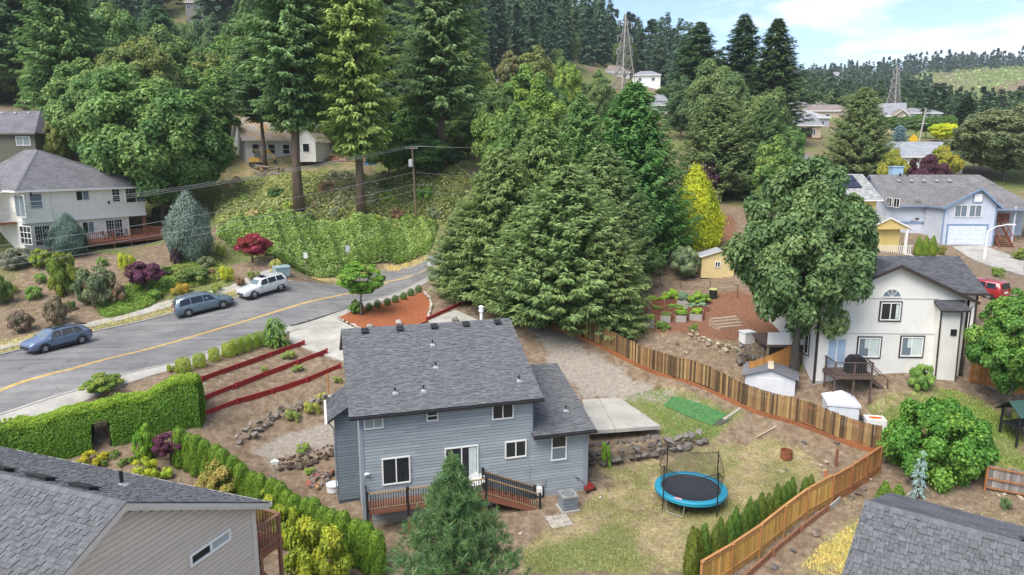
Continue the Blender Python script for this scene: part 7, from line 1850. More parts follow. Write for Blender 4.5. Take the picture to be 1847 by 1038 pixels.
def far_car(label, nm, col, px, py, yaw):
    p = at(px, py); return car(nm, label, 'car', col, 4.74, 1.87, SUVST, p, yaw, [(.35, 1.15, .5, 1.17), (1.25, 2.1, 1.26, 2.08), (2.18, 3.05, 2.15, 2.68)], (3.24, 2.7), None, wheel=.38, wx=(.9, 3.78), metal=.2, rear_glass=(1.1, 1.6, .72, .6))
far_car('white pickup like SUV beside the grey garage in the trees', 'white_truck', (.55, .56, .57), 600, 272, rad(200)); far_car('dark van parked behind the white truck in the trees', 'dark_van', (.035, .037, .045), 612, 258, rad(185))
far_car('red car behind the cream house wing', 'red_car', (.34, .02, .02), 1812, 545, rad(120))
# small excavator and timber on the cleared slope
p = at(462, 300); t = thing('mini_excavator', 'small yellow excavator on the cleared slope below the mossy cottage', 'excavator', p, .3)
M_EXY = paint_mat('excavator_yellow', (.60, .33, .03), .0, .4)
for y in (-.6, .6):
    b = MB(); b.tube([(-.9, y, .25), (-.75, y, .48), (.75, y, .48), (.9, y, .25), (.75, y, .03), (-.75, y, .03), (-.9, y, .25)], .16, 6); b.build('track', M_PLAS, t)
b = MB(); b.box(-.9, .5, -.65, .65, .6, 1.25); b.build('engine_cover', M_EXY, t); b = MB(); b.box(-.1, .8, -.6, .15, 1.25, 2.3); b.build('cab', M_TINT, t); b = MB(); b.box(-.15, .85, -.65, .2, 2.3, 2.38); b.build('cab_roof', M_EXY, t)
b = MB(); b.bar((.6, .4, 1.0), (1.9, .4, 2.4), .2, .28); b.build('boom', M_EXY, t); b = MB(); b.bar((1.9, .4, 2.4), (2.7, .4, 1.0), .16, .22); b.build('stick', M_EXY, t); b = MB(); b.poly([(2.5, .1, 1.0), (2.95, .1, .9), (2.8, .1, .4), (2.5, .1, .55)], (0, .6, 0)); b.build('bucket', M_PLAS, t)
M_LOG = mat('pale_log', (.36, .29, .21), .85, .25, 3); M_LOGE = mat('log_end', (.48, .22, .10), .8)
def log(label, a, b_, r, m_=None, grp=None):
    a, b_ = Vector(a), Vector(b_); d = (b_ - a).normalized(); m2 = MB(); m2.tube([a + Vector((0, 0, r * .8)), a.lerp(b_, .5) + Vector((0, 0, r * .8)), b_ + Vector((0, 0, r * .8))], [r, r * .92, r * .8], 9); m2.cur = 1; m2.tube([a - d * .02 + Vector((0, 0, r * .8)), a + d * .01 + Vector((0, 0, r * .8))], r * .9, 9)
    o = m2.build('log', [m_ or M_LOG, M_LOGE]); _props(o, label, 'log', grp); return o
log('long pale felled trunk lying down the bramble slope', at(567, 376), at(606, 326), .42)
for k in range(16):
    x = random.uniform(462, 520); y = random.uniform(312, 328); a = at(x, y); an = random.uniform(0, 3.1)
    log('grey cut branch in the brush pile below the excavator', a + Vector((0, 0, random.uniform(.4, 1.1))), a + Vector((math.cos(an) * 2.4, math.sin(an) * 2.4, random.uniform(.4, 1.1))), .13, mat_wood((.26, .225, .20)), 'brush pile branches')
for k in range(12):
    x = random.uniform(545, 640); y = 286 + (k % 3) * 3; a = at(x, y)
    log('reddish log stacked on the bare slope in front of the white outbuilding', a, a + Vector((random.uniform(1.8, 3.0), random.uniform(-.3, .3), 0)), .17, mat_wood((.30, .15, .10)), 'stacked reddish logs')
p = at(667, 298); o = MB().poly([(-.9, 0, 0), (.9, 0, 0), (.6, 0, .9), (-.4, 0, 1.1)], (0, 1.2, 0)).build('tarp', mat('blue_tarp', (.03, .16, .42), .5), None, loc=p); _props(o, 'crumpled blue tarpaulin between the tree trunks on the slope', 'tarp')
# ------------------------------------------------------------------ trees and bushes
G_MAPLE = (.062, .115, .030); G_BRIGHT = (.085, .16, .028); G_FIR = (.05, .088, .034); G_BLUE = (.036, .064, .040); G_OLIVE = (.10, .115, .036); G_LIME = (.17, .23, .035)
def broad(name, label, px, ptop, pw, col, Y=None, base=None, k=1, cb=.2, group=None):
    if base: x, y = xy_at(px, base)
    else: q = atY(px, 300, Y); x, y = q[0], Y
    h, r = size_at(px, ptop, pw, x, y); big = h > 4.5
    pr, rd = (P_BROAD, R_BROAD) if big else (P_SHRUB, R_SHRUB)
    k = k % len(pr)
    return plant(name, label, 'tree' if h > 2.2 else 'shrub', (x, y), h, r, pr[k], rd[k], col, group, cb, (10, random.choice(P_TRUNK)) if big else (1.2, P_STEM))
def conifer(name, label, px, ptop, pw, col, Y=None, base=None, k=0, proto=None, cb=.08, group=None, dims=None):
    if base: x, y = xy_at(px, base)
    else: x, y = atY(px, 300, Y)[0], Y
    h, r = size_at(px, ptop, pw, x, y)
    pr = proto or P_FIR; R0 = {id(P_FIR): (4.6, 5.2, 5.4), id(P_CEDAR): (8.6, 7.6), id(P_FAR): (4.4, 4.8, 5.2)}[id(pr)]; H0 = {id(P_FIR): 24, id(P_CEDAR): 20, id(P_FAR): 26}[id(pr)]
    k = k % len(pr)
    return plant(name, label, 'tree', (x, y), h, r, pr[k], (R0[k], H0), col, group, cb, (24, random.choice(P_FTRUNK)), tr=(h / 24 * .98, max(.6, h / 26)))
def bush(name, label, px, base, ptop, pw, col, k=0, cb=-.14, group=None, proto=None, dims=None, cat='shrub'):
    x, y = xy_at(px, base); h, r = size_at(px, ptop, pw, x, y)
    pr, d = (P_SHRUB[k % 4], R_SHRUB[k % 4]) if proto is None else (proto, dims)
    return plant(name, label, cat, (x, y), h, r, pr, d, col, group, cb, (1.2, P_STEM) if h > 1.0 else None)

# the conifers behind the grey house
for lb, px, pt, pw, Y, base, col, k in [('big olive cedar with limbs hanging over the plank fence', 1020, 300, 290, None, 584, (.098, .142, .05), 1), ('small olive cedar in front, on the street side of the biggest', 948, 372, 190, None, 572, (.104, .148, .05), 1), ('small olive cedar in front, on the garden side of the biggest', 1092, 392, 170, None, 596, (.105, .14, .05), 0), ('olive cedar at the road end of the cedar clump', 905, 268, 235, None, 540, (.10, .138, .046), 0), ('low cedar on the street corner beside the sign', 838, 372, 150, 68, None, (.088, .13, .045), 1),
    ('olive cedar on the garden side of the clump', 1088, 262, 215, 65, None, (.092, .132, .048), 1), ('tall cedar in the middle of the clump', 978, 212, 210, 70, None, (.098, .142, .046), 0), ('tall fresh green cedar rising behind the middle of the clump', 1046, 172, 170, 77, None, (.075, .135, .04), 1), ('slim green cedar on the street side behind the clump', 930, 190, 150, 80, None, (.085, .14, .042), 1)]:
    conifer('cedar_tree', lb, px, pt, pw, col, Y=Y, base=base, proto=P_CEDAR, k=k, cb=.03)
conifer('cedar_tree', 'dark green swept cedar behind the huge olive one', 1140, 150, 240, (.052, .115, .03), Y=74, proto=P_CEDAR, k=1, cb=.02)
broad('lime_tree', 'lime green round-headed tree rising behind the cedars', 965, 132, 120, (.11, .17, .036), Y=98, k=2)
broad('lime_tree', 'yellow green tree on the road side of the cedar group', 905, 175, 110, (.10, .155, .038), Y=92, k=1)
broad('lime_tree', 'small bright lime crown below the fir forest edge', 1020, 100, 60, (.13, .19, .036), Y=150, k=1)
broad('lime_tree', 'pale green crown peeping over the cedar beside the pylon', 1080, 120, 60, (.10, .14, .05), Y=140, k=2)
t_ = broad('maple_tree', 'dense dark green maple beside the cream house, its foot at the orange fence', 1432, 246, 268, (.072, .115, .042), base=668, k=0, cb=.10)
broad('leafy_tree', 'bright green leafy tree at the edge of the cream house lawn', 1818, 500, 165, (.075, .15, .028), base=752, k=0, cb=.12)
q = xy_at(1250, 442); h, r = size_at(1250, 300, 98, *q); plant('golden_conifer', 'golden yellow conifer on the bark slope behind the yellow shed', 'tree', q, h, r, P_GOLD, (1.9, 6), (.23, .255, .016), None, .0, (24, P_FTRUNK[0]), tr=(h / 26, .5))
bush('golden_bush', 'golden yellow bush at the foot of the golden conifer', 1222, 445, 385, 58, (.23, .255, .016), 3)
broad('silver_bush', 'grey green round bush on the bark slope beside the yellow shed', 1230, 442, 72, (.13, .17, .085), base=502, k=3, cb=.02)
broad('plum_tree', 'small plum purple tree behind the golden conifer', 1272, 288, 55, (.075, .035, .05), Y=104, k=0)
broad('olive_shrub', 'thin grey green shrub between the golden conifer and the maple', 1288, 335, 40, (.12, .14, .07), Y=92, k=2)
for px, pt, pw, Y, col, pr, k, lb in [(1290, 168, 165, 108, (.09, .12, .045), P_CEDAR, 1, 'dark olive conifer behind the golden one'), (1378, 178, 120, 106, (.062, .10, .035), P_CEDAR, 0, 'bluish conifer rising behind the maple crown'),
                                     (1252, 40, 135, 165, G_FIR, P_FIR, 2, 'tall open fir against the sky, first of three'), (1328, 25, 100, 162, (.03, .06, .024), P_FIR, 0, 'tall narrow dark spire against the sky between two firs'), (1386, 34, 135, 150, (.042, .07, .024), P_FIR, 2, 'tall broad fir against the sky beside the far houses'),
                                     (1548, 158, 125, 122, (.10, .13, .05), P_CEDAR, 1, 'layered olive conifer in front of the far rooftops'), (1732, 172, 52, 175, (.032, .052, .022), P_FIR, 0, 'dark narrow conifer beside the clipped far trees'), (1770, 195, 60, 190, (.035, .055, .03), P_FIR, 1, 'dark conifer behind the big oak at the edge')]:
    conifer('conifer_tree', lb, px, pt, pw, col, Y=Y, proto=pr, k=k, cb=.03)
for px, pt, pw, Y, col, k, lb in [(1290, 98, 130, 135, (.085, .125, .045), 4, 'olive oak below the three tall firs'), (1372, 145, 110, 130, (.085, .12, .04), 1, 'yellowish oak behind the bluish conifer'), (1225, 130, 70, 150, (.06, .10, .045), 2, 'blue green tree beside the grey slate roof'),
                                  (1812, 182, 205, 118, (.10, .12, .056), 4, 'big grey green oak at the edge above the pale blue house'), (1420, 215, 60, 120, (.08, .14, .04), 1, 'green tree between the maple and the tan house'), (1396, 235, 90, 95, (.10, .16, .04), 2, 'fresh green tree just behind the maple'),
                                  (1700, 260, 70, 116, (.20, .20, .03), 3, 'yellow green bush in front of the grey roofed bungalow'), (1612, 266, 60, 110, (.17, .18, .03), 3, 'mustard green bush beside the layered conifer'), (1694, 218, 52, 165, (.30, .33, .025), 1, 'bright lime bush by the dark narrow conifer')]:
    broad('broadleaf_tree', lb, px, pt, pw, col, Y=Y, k=k, cb=.06)
broad('purple_bush', 'dark purple round bush in front of the grey roofed bungalow', 1674, 276, 80, (.060, .022, .032), Y=108, k=3, cb=.03)
for px, pt, w_, Y in ((1045, 142, 70, 195), (1085, 152, 60, 205), (1075, 170, 60, 185), (1120, 168, 50, 200), (1150, 176, 50, 205), (1205, 150, 60, 215), (1018, 128, 60, 190), (1225, 160, 60, 190)):
    broad('slope_tree', 'leafy tree filling the slope below the white far houses', px, pt, w_, (.09, .135, .045), Y=Y, k=1 + px % 2, cb=.05, group='leafy trees below the white far houses')
for px, pt, w_, Y in ((305, 22, 50, 205), (335, 30, 50, 200), (360, 26, 46, 215), (388, 24, 50, 210), (405, 34, 50, 196), (285, 30, 50, 190)):
    broad('ridge_tree', 'leafy tree on the ridge below the dark hilltop house', px, pt, w_, (.085, .13, .045), Y=Y, k=1 + px % 2, cb=.05, group='leafy trees below the hilltop house')
for i in range(7):
    broad('clipped_tree', 'clipped round green tree in the row along the far street', 1588 + i * 19, 204 + random.uniform(-3, 3), 30, (.065, .115, .03), Y=172, k=1, cb=.18, group='row of clipped street trees')
conifer('blue_spruce', 'small silvery blue spruce in front of the clipped far trees', 1617, 226, 30, (.20, .27, .28), Y=158, k=0, cb=.02)
broad('brown_bush', 'brown clipped mound bush against the pale blue house', 1643, 383, 62, (.10, .055, .03), base=416, k=3, cb=.02)
for i, px in enumerate((1655, 1668, 1681)):
    q = xy_at(px, 462); h, r = size_at(px, 425, 14, *q); plant('columnar_shrub', 'bright green columnar shrub, %s of three by the yellow porch' % ['the one nearest the porch', 'the middle', 'the one nearest the garage'][i], 'shrub', q, h, r, P_THUJA[i % 2], (.55, 2.6), (.10, .15, .018), 'three columnar shrubs', 0)
bush('round_bush', 'small brown green ball bush beside the pale blue garage drive', 1697, 460, 441, 20, (.12, .13, .03), 1); bush('round_bush', 'little yellow green bush by the yellow porch', 1632, 452, 437, 14, (.16, .17, .03), 1); bush('round_bush', 'clipped green mound beside the garage drive at the edge', 1842, 470, 448, 34, (.12, .15, .03), 3)

# around the lawn
lx, ly = xy_at(1678, 898); h, r = size_at(1678, 752, 205, lx, ly)
plant('laurel_bush', 'big glossy green laurel bush filling the corner behind the cedar fence', 'shrub', (lx * (ly + 2.6) / ly, ly + 2.6), h, r, P_DOME, (3.3, 4.6), (.066, .145, .022), None, -.2, None)
q = xy_at(1655, 898); h, r = size_at(1655, 812, 32, *q)
ws_mesh = crown_conifer('crown_weeping', 2.6, .62, 91, 60, .30, 16, ([0, .1, .3, .6, .85, 1], [.9, 1, .8, .6, .35, .1]), droop=.75, upturn=.05, wid=.2)
plant('weeping_spruce', 'small silvery weeping spruce in front of the laurel bush', 'tree', q, h, .5, ws_mesh, (.62, 2.6), (.17, .23, .22), None, .05, (1.2, P_STEM), yaw=0)
for i, (px, pb, pt) in enumerate(((1593, 913, 868), (1617, 918, 874))):
    q = xy_at(px, pb + 6); h, r = size_at(px, pt, 30, *q); plant('thuja', ['dense green cone shrub above the dark roof, nearer the cedar fence', 'dense green cone shrub above the dark roof, nearer the laurel bush'][i], 'shrub', q, h, r, P_THUJA[i], (.55, 2.6), (.085, .135, .02), None, .0)
bush('low_shrub', 'low dark green spiky shrub on the stony bank by the grey fence', 1813, 918, 897, 26, (.07, .12, .04), 2)
bush('white_flower_shrub', 'green shrub with pale flowers against the cream house wall', 1661, 702, 654, 50, (.12, .20, .045), 3)
bush('flowering_shrub', 'leafy shrub between the toy box and the laurel bush', 1625, 800, 752, 70, (.12, .19, .05), 3)
# row of small conifers inside the cedar fence
fl = dense([p for p in fb[3:]], .05); sg = np.cumsum([0] + [np.linalg.norm(b - a) for a, b in zip(fl[:-1], fl[1:])])
ORD = 'first second third fourth fifth sixth seventh eighth ninth tenth eleventh twelfth thirteenth fourteenth fifteenth sixteenth seventeenth eighteenth nineteenth twentieth twenty-first twenty-second twenty-third twenty-fourth twenty-fifth'.split()
nth = 18; tot_ = sg[-1]
for i in range(nth):
    s = .6 + (tot_ - 1.0) * i / (nth - 1) + random.uniform(-.15, .15); j = min(int(np.searchsorted(sg, s)), len(fl) - 1); d = fl[min(j + 4, len(fl) - 1)] - fl[max(j - 4, 0)]; d /= np.linalg.norm(d)
    x, y = fl[j] + np.array([d[1], -d[0]]) * (.95 + random.uniform(-.1, .15)); h = (1.7 + 1.0 * i / nth) * random.uniform(.88, 1.12)
    plant('arborvitae', '%s young cone arborvitae along the golden cedar fence counted from the older fence end' % ORD[i], 'shrub', (x, y), h, .28 + .08 * i / nth, P_THUJA[i % 2], (.55, 2.6), (.068 + random.uniform(-.012, .02), .108, .018), 'young arborvitae along the cedar fence', .0)
# the pine in front of the deck
pq = atY(818, 900, 24.6)
plant('pine_tree', 'blue green pine with pale upright candles in front of the deck', 'tree', (pq[0], 24.6), 19.4 + ray(818, 832)[2] / ray(818, 832)[1] * 24.6 - gz(pq[0], 24.6), 3.15, P_PINE, (3.5, 8.5), (.064, .115, .042), None, .08, (10, P_TRUNK[0]), tr=(.7, .5), yaw=.4)
# arborvitae hedge between the two near gardens
al = dense([at(316,836)[:2], at(350,850)[:2], at(480,930)[:2], at(700,1046)[:2]], .05); sg = np.cumsum([0] + [np.linalg.norm(b - a) for a, b in zip(al[:-1], al[1:])]); n_ = int(sg[-1] / .74)
for i in range(n_):
    j = min(int(np.searchsorted(sg, (.4 + i * .74))), len(al) - 1); x, y = al[j] + rng.normal(0, .06, 2)
    plant('arborvitae', '%s arborvitae of the slanting hedge counted from the tall laurel hedge' % ORD[min(i, 24)], 'shrub', (x, y), random.uniform(2.2, 2.6), random.uniform(.40, .48), P_THUJA[2 + i % 2], (.62, 2.8), (.088, .15, .018), 'arborvitae of the slanting hedge', .0)
# garden below the laurel hedge
bush('round_bush', 'fresh green rounded bush at the end of the tall clipped hedge', 263, 828, 762, 52, (.11, .20, .022), 3)
bush('japanese_maple', 'dark purple dome-shaped maple beside the slanting arborvitae hedge', 309, 838, 777, 68, (.075, .022, .040), 3, cb=.28, cat='tree')
bush('golden_grass', 'clump of golden yellow grass below the arch in the tall hedge', 168, 838, 814, 60, (.24, .23, .02), 2); bush('golden_grass', 'larger clump of yellow green grass in front of the purple dome maple', 264, 862, 828, 62, (.20, .24, .02), 2)
bush('golden_grass', 'low green and yellow tuft beside the larger grass clump', 298, 862, 843, 34, (.20, .27, .03), 1)
bush('spirea', 'orange tipped spirea bush in front of the slanting hedge', 408, 892, 826, 112, (.18, .16, .04), 3); bush('spirea', 'yellow green spirea beside the redwood deck rail', 492, 935, 876, 90, (.17, .20, .025), 3)
bush('forsythia', 'large yellow green arching bush beside the deck post', 582, 1060, 928, 150, (.17, .20, .02), 3); bush('forsythia', 'lower yellow green bush under the slanting hedge', 520, 985, 905, 70, (.15, .19, .02), 3)
for i, (px, pb, w_) in enumerate(((220, 840, 20), (240, 834, 24), (205, 826, 22), (190, 842, 14))):
    bush('ground_plant', ['low green tuft on the soil by the golden grass', 'mid green leafy tuft at the foot of the fresh green bush', 'dark green tuft beside the hedge arch', 'tiny green tuft near the roof edge'][i], px, pb, pb - 14, w_, (.09, .15, .03), 1)
# clipped bushes by the street
for i, (px, pb, pt, w_) in enumerate(((331, 671, 645, 27), (360, 662, 637, 23), (387, 651, 627, 20), (413, 643, 617, 25))):
    q = xy_at(px, pb); h, r = size_at(px, pt, w_, *q); plant('clipped_bush', 'clipped box-shaped bush with yellow green top, %s in the row above the red boards' % ['first', 'second', 'third', 'fourth'][i], 'shrub', q, h, r, P_BALL[1], (.62, 1.0), (.17, .21, .025), 'clipped bushes above the red boards', 0)
for i, px in enumerate((428, 443, 457, 470)):
    q = xy_at(px, 638 - i * 5); h, r = size_at(px, 610 - i * 4, 24, *q); plant('clipped_bush', 'clipped bush grown into the short hedge by the weeping tree', 'shrub', q, h, r, P_BALL[1], (.62, 1.0), (.14, .19, .024), 'short clipped hedge', 0)
bush('low_shrub', 'straggly yellow green shrub by the first clipped bush', 310, 672, 656, 18, (.17, .20, .03), 1)
wm = crown_conifer('crown_weeping_larch', 2.4, 1.2, 93, 90, .5, 18, ([0, .3, .6, .9, 1], [.75, 1, 1, .8, .3]), droop=1.0, upturn=.05, wid=.22)
q = xy_at(497, 622); h, r = size_at(497, 577, 50, *q); plant('weeping_tree', 'small green weeping tree at the corner of the driveway', 'tree', q, max(h, 2.25), r, wm, (1.2, 2.4), (.085, .15, .03), None, .0, (1.2, P_STEM))
for i, (px, pb) in enumerate(((666, 561), (681, 556), (699, 552), (713, 547), (728, 542), (741, 535), (755, 529))):
    q = xy_at(px, pb); h, r = size_at(px, pb - 15, 12.5, *q); plant('boxwood_ball', 'clipped dark green ball, %s from the little tree along the mulch bed' % ['first', 'second', 'third', 'fourth', 'fifth', 'sixth', 'last'][i], 'shrub', q, h, r, P_BALL[0], (.5, 1.0), (.05, .105, .02), 'row of clipped balls', 0)
broad('young_tree', 'small spreading young tree with pale trunk at the street end of the mulch bed', 652, 468, 95, (.105, .19, .03), base=570, k=2, cb=.34)
bush('round_bush', 'glossy green bush at the foot of the young tree', 645, 566, 540, 36, (.095, .17, .03), 3)
# planted bank in front of the white house
def juniper(label, px, pb, pt, pw, col):
    q = xy_at(px, pb); h, r = size_at(px, pt, pw, *q); plant('juniper', label, 'tree', q, h, r, P_JUNI, (1.9, 5.0), col, None, .03, (1.2, P_STEM))
juniper('tall silver blue juniper beside the red deck', 345, 470, 350, 76, (.10, .13, .105)); juniper('silver blue juniper against the white house wall', 126, 462, 388, 58, (.07, .105, .085))
BANK = [('willow_bush', 'grey green weeping bush at the corner of the white house', 32, 482, 445, 64, (.14, .15, .10), 3), ('round_bush', 'clipped green mound below the french windows', 80, 482, 447, 52, (.13, .18, .022), 3), ('false_cypress', 'yellow green tufted false cypress below the silver blue juniper', 118, 530, 450, 58, (.11, .145, .022), 3),
        ('round_bush', 'yellow green globe below the red deck', 232, 493, 453, 36, (.22, .25, .02), 1), ('japanese_maple', 'dark purple maple on the planted bank above the minivan', 268, 527, 470, 80, (.085, .03, .05), 3), ('japanese_maple', 'red leaved maple beside the bramble thicket', 455, 474, 420, 84, (.17, .028, .035), 3),
        ('round_bush', 'bright yellow green ball bush below the red leaved maple', 410, 508, 477, 30, (.23, .26, .025), 1), ('sage_bush', 'grey green broad bush next to the dark purple maple', 170, 552, 478, 92, (.095, .115, .055), 3), ('spirea', 'brownish spirea beside the sage bush', 213, 550, 505, 46, (.15, .11, .065), 3),
        ('spirea', 'brown green spirea mound on bare soil above the street', 102, 583, 530, 50, (.14, .115, .07), 3), ('spirea', 'pinkish brown spirea near the blue crossover', 35, 598, 558, 58, (.14, .11, .075), 3), ('green_bush', 'leafy green bush at the picture edge above the street', 3, 550, 495, 46, (.095, .135, .04), 3),
        ('barberry', 'small dark plum barberry beside the tall juniper', 318, 478, 448, 24, (.05, .025, .032), 0), ('green_bush', 'low grey bush at the foot of the tall juniper', 372, 486, 462, 36, (.12, .14, .07), 0), ('green_bush', 'small bright bush between the juniper and the red maple', 400, 462, 440, 20, (.19, .23, .03), 1),
        ('green_bush', 'small olive bush by the white parked car', 460, 506, 486, 30, (.13, .16, .05), 1), ('green_bush', 'pale yellow bush behind the teal cabinet', 497, 492, 466, 24, (.26, .27, .08), 1), ('green_bush', 'fine leaved green bush above the minivan roof', 350, 510, 482, 66, (.10, .14, .04), 3), ('green_bush', 'rounded brown tinted bush on the bank below the deck', 250, 505, 478, 44, (.16, .135, .06), 0),
        ('green_bush', 'yellow orange low shrub beside the minivan', 325, 530, 510, 40, (.24, .19, .03), 1), ('green_bush', 'dark green bush beside the porch post of the white house', 288, 402, 372, 32, (.06, .075, .035), 3), ('green_bush', 'brown rhododendron behind the big tree by the porch', 330, 395, 360, 40, (.07, .07, .035), 3), ('spirea', 'half bare brown shrub on the straw slope', 152, 535, 512, 36, (.16, .12, .07), 1)]
for nm, lb, px, pb, pt, pw, col, k in BANK: bush(nm, lb, px, pb, pt, pw, col, k, cat='tree' if nm == 'japanese_maple' else 'shrub', cb=.2 if nm == 'japanese_maple' else -.14)
SCR = [('pale straw coloured', (.30, .27, .13)), ('bright green', (.14, .24, .05)), ('grey green', (.16, .19, .11)), ('dark green', (.07, .12, .035)), ('yellow green', (.22, .27, .06)), ('rusty brown', (.20, .13, .07))]
for i, (px, pb, w_) in enumerate(((415, 350, 34), (440, 372, 30), (470, 345, 26), (500, 360, 36), (520, 382, 30), (590, 352, 38), (612, 345, 34), (625, 372, 30), (605, 392, 26), (690, 345, 36), (700, 372, 40), (720, 398, 34), (455, 398, 34), (765, 362, 40), (785, 395, 36), (560, 398, 22), (680, 402, 26), (430, 332, 24))):
    bush('scrub_bush', SCR[i % 6][0] + ' scrub bush on the rough slope, ' + ('near the mossy cottage' if i < 4 else 'by the felled trunk' if i < 9 else 'behind the utility pole' if i in (9, 10, 11, 13, 14) else 'at the top of the brambles'), px, pb, pb - w_ * .62, w_, SCR[i % 6][1], 3 if i % 2 else 2)
BL = ['bright green low bush on bare soil above the blue crossover', 'dark green low bush just behind the false cypress', 'bright green low bush between the false cypress and the globe bush', 'dark green low bush beside the dark purple maple, deck side', 'bright green low bush below the clipped mound by the french windows', 'rusty brown low bush between the minivan and the dark purple maple', 'yellow green low bush between the ball bush and the minivan nose', 'rusty brown low bush just behind the white parked car', 'bright green low bush at the rear end of the minivan', 'dark green low bush on soil between the sage bush and the sidewalk', 'yellow green low bush near the picture edge above the street', 'rusty brown low bush under the tall silver juniper']
for i, (px, pb, w_) in enumerate(((60, 540, 34), (140, 498, 26), (185, 480, 24), (300, 498, 26), (75, 510, 24), (345, 545, 20), (390, 528, 26), (435, 515, 22), (280, 540, 26), (125, 560, 26), (20, 530, 30), (380, 500, 22))):
    bush('bank_bush', BL[i], px, pb, pb - w_ * .7, w_, tuple(.8 * k for k in SCR[[1, 3, 1, 3, 1, 5, 4, 5, 1, 3, 4, 5][i]][1]), i % 4)
# plants along the rocks and terraces
for px, pb, pt, w_, col, lb in [(1094, 843, 793, 22, (.12, .22, .03), 'fresh green weed growing up the boulder wall'), (530, 758, 738, 34, (.15, .19, .05), 'weedy green plant among the rough grey stones'), (565, 745, 722, 36, (.20, .22, .05), 'pale yellow weed among the rough grey stones'), (580, 722, 710, 26, (.24, .25, .06), 'yellowish weed by the white planter'),
                                (535, 668, 658, 26, (.13, .19, .05), 'green weed on the middle terrace'), (520, 645, 632, 32, (.15, .20, .05), 'green weed on the upper terrace'), (478, 670, 660, 16, (.17, .20, .05), 'small yellow green weed on the upper terrace'), (610, 690, 678, 20, (.14, .19, .05), 'weed against the lean-to end of the lowest board'), (560, 855, 842, 24, (.13, .20, .04), 'green weeds on the rubble wall'), (545, 815, 800, 30, (.14, .20, .04), 'weeds beside the gravel patch'), (1800, 500, 480, 26, (.1, .16, .03), 'green shrub peeping above the wing roof')]:
    bush('weed', lb, px, pb, pt, w_, col, 1, cat='plant')
# vegetables in the beds
veg = [((.14, .24, .03), .5), ((.20, .30, .03), .35), ((.16, .26, .03), .45), ((.12, .20, .04), .4), ((.17, .28, .03), .95), ((.13, .18, .04), .25), ((.13, .20, .13), .7), ((.17, .26, .03), .5), ((.17, .24, .15), .5), ((.13, .22, .03), .55)]
for (bt, h_), (c_, vh), B_ in zip(bed_things, veg, BEDS):
    for s_ in (-.28, .22):
        M_ = Matrix.Rotation(B_[5], 4, 'Z') @ Vector((B_[3] * s_, 0, h_ - .14))
        t = thing('vegetable_plant', ('plant at one end of the ' if s_ < 0 else 'plant at the other end of the ') + ' '.join(B_[0].split()[:9]), 'plant', Vector(bt.location) + M_, random.uniform(0, 6)); link('foliage', P_SHRUB[1], t, scale=(B_[3] * .26, B_[4] * .42, vh / 1.4 * random.uniform(.8, 1.2)), color=c_)
bush('berry_bush', 'big leafy berry bush at the top of the vegetable plot', 1262, 550, 526, 50, (.14, .22, .04), 3); bush('berry_bush', 'rhubarb like green clump below the front beds', 1196, 594, 580, 34, (.08, .16, .03), 1); bush('berry_bush', 'green clump at the front corner of the vegetable plot', 1250, 598, 582, 18, (.09, .17, .03), 1)
bush('green_bush', 'green shrub on the bark slope beside the cedar branches', 1165, 480, 460, 40, (.10, .17, .04), 3)
q = xy_at(1180, 640)
bush('garden_conifer', 'low spreading conifer branch at the fence beside the vegetable plot', 1120, 592, 540, 90, (.07, .115, .035), 3)

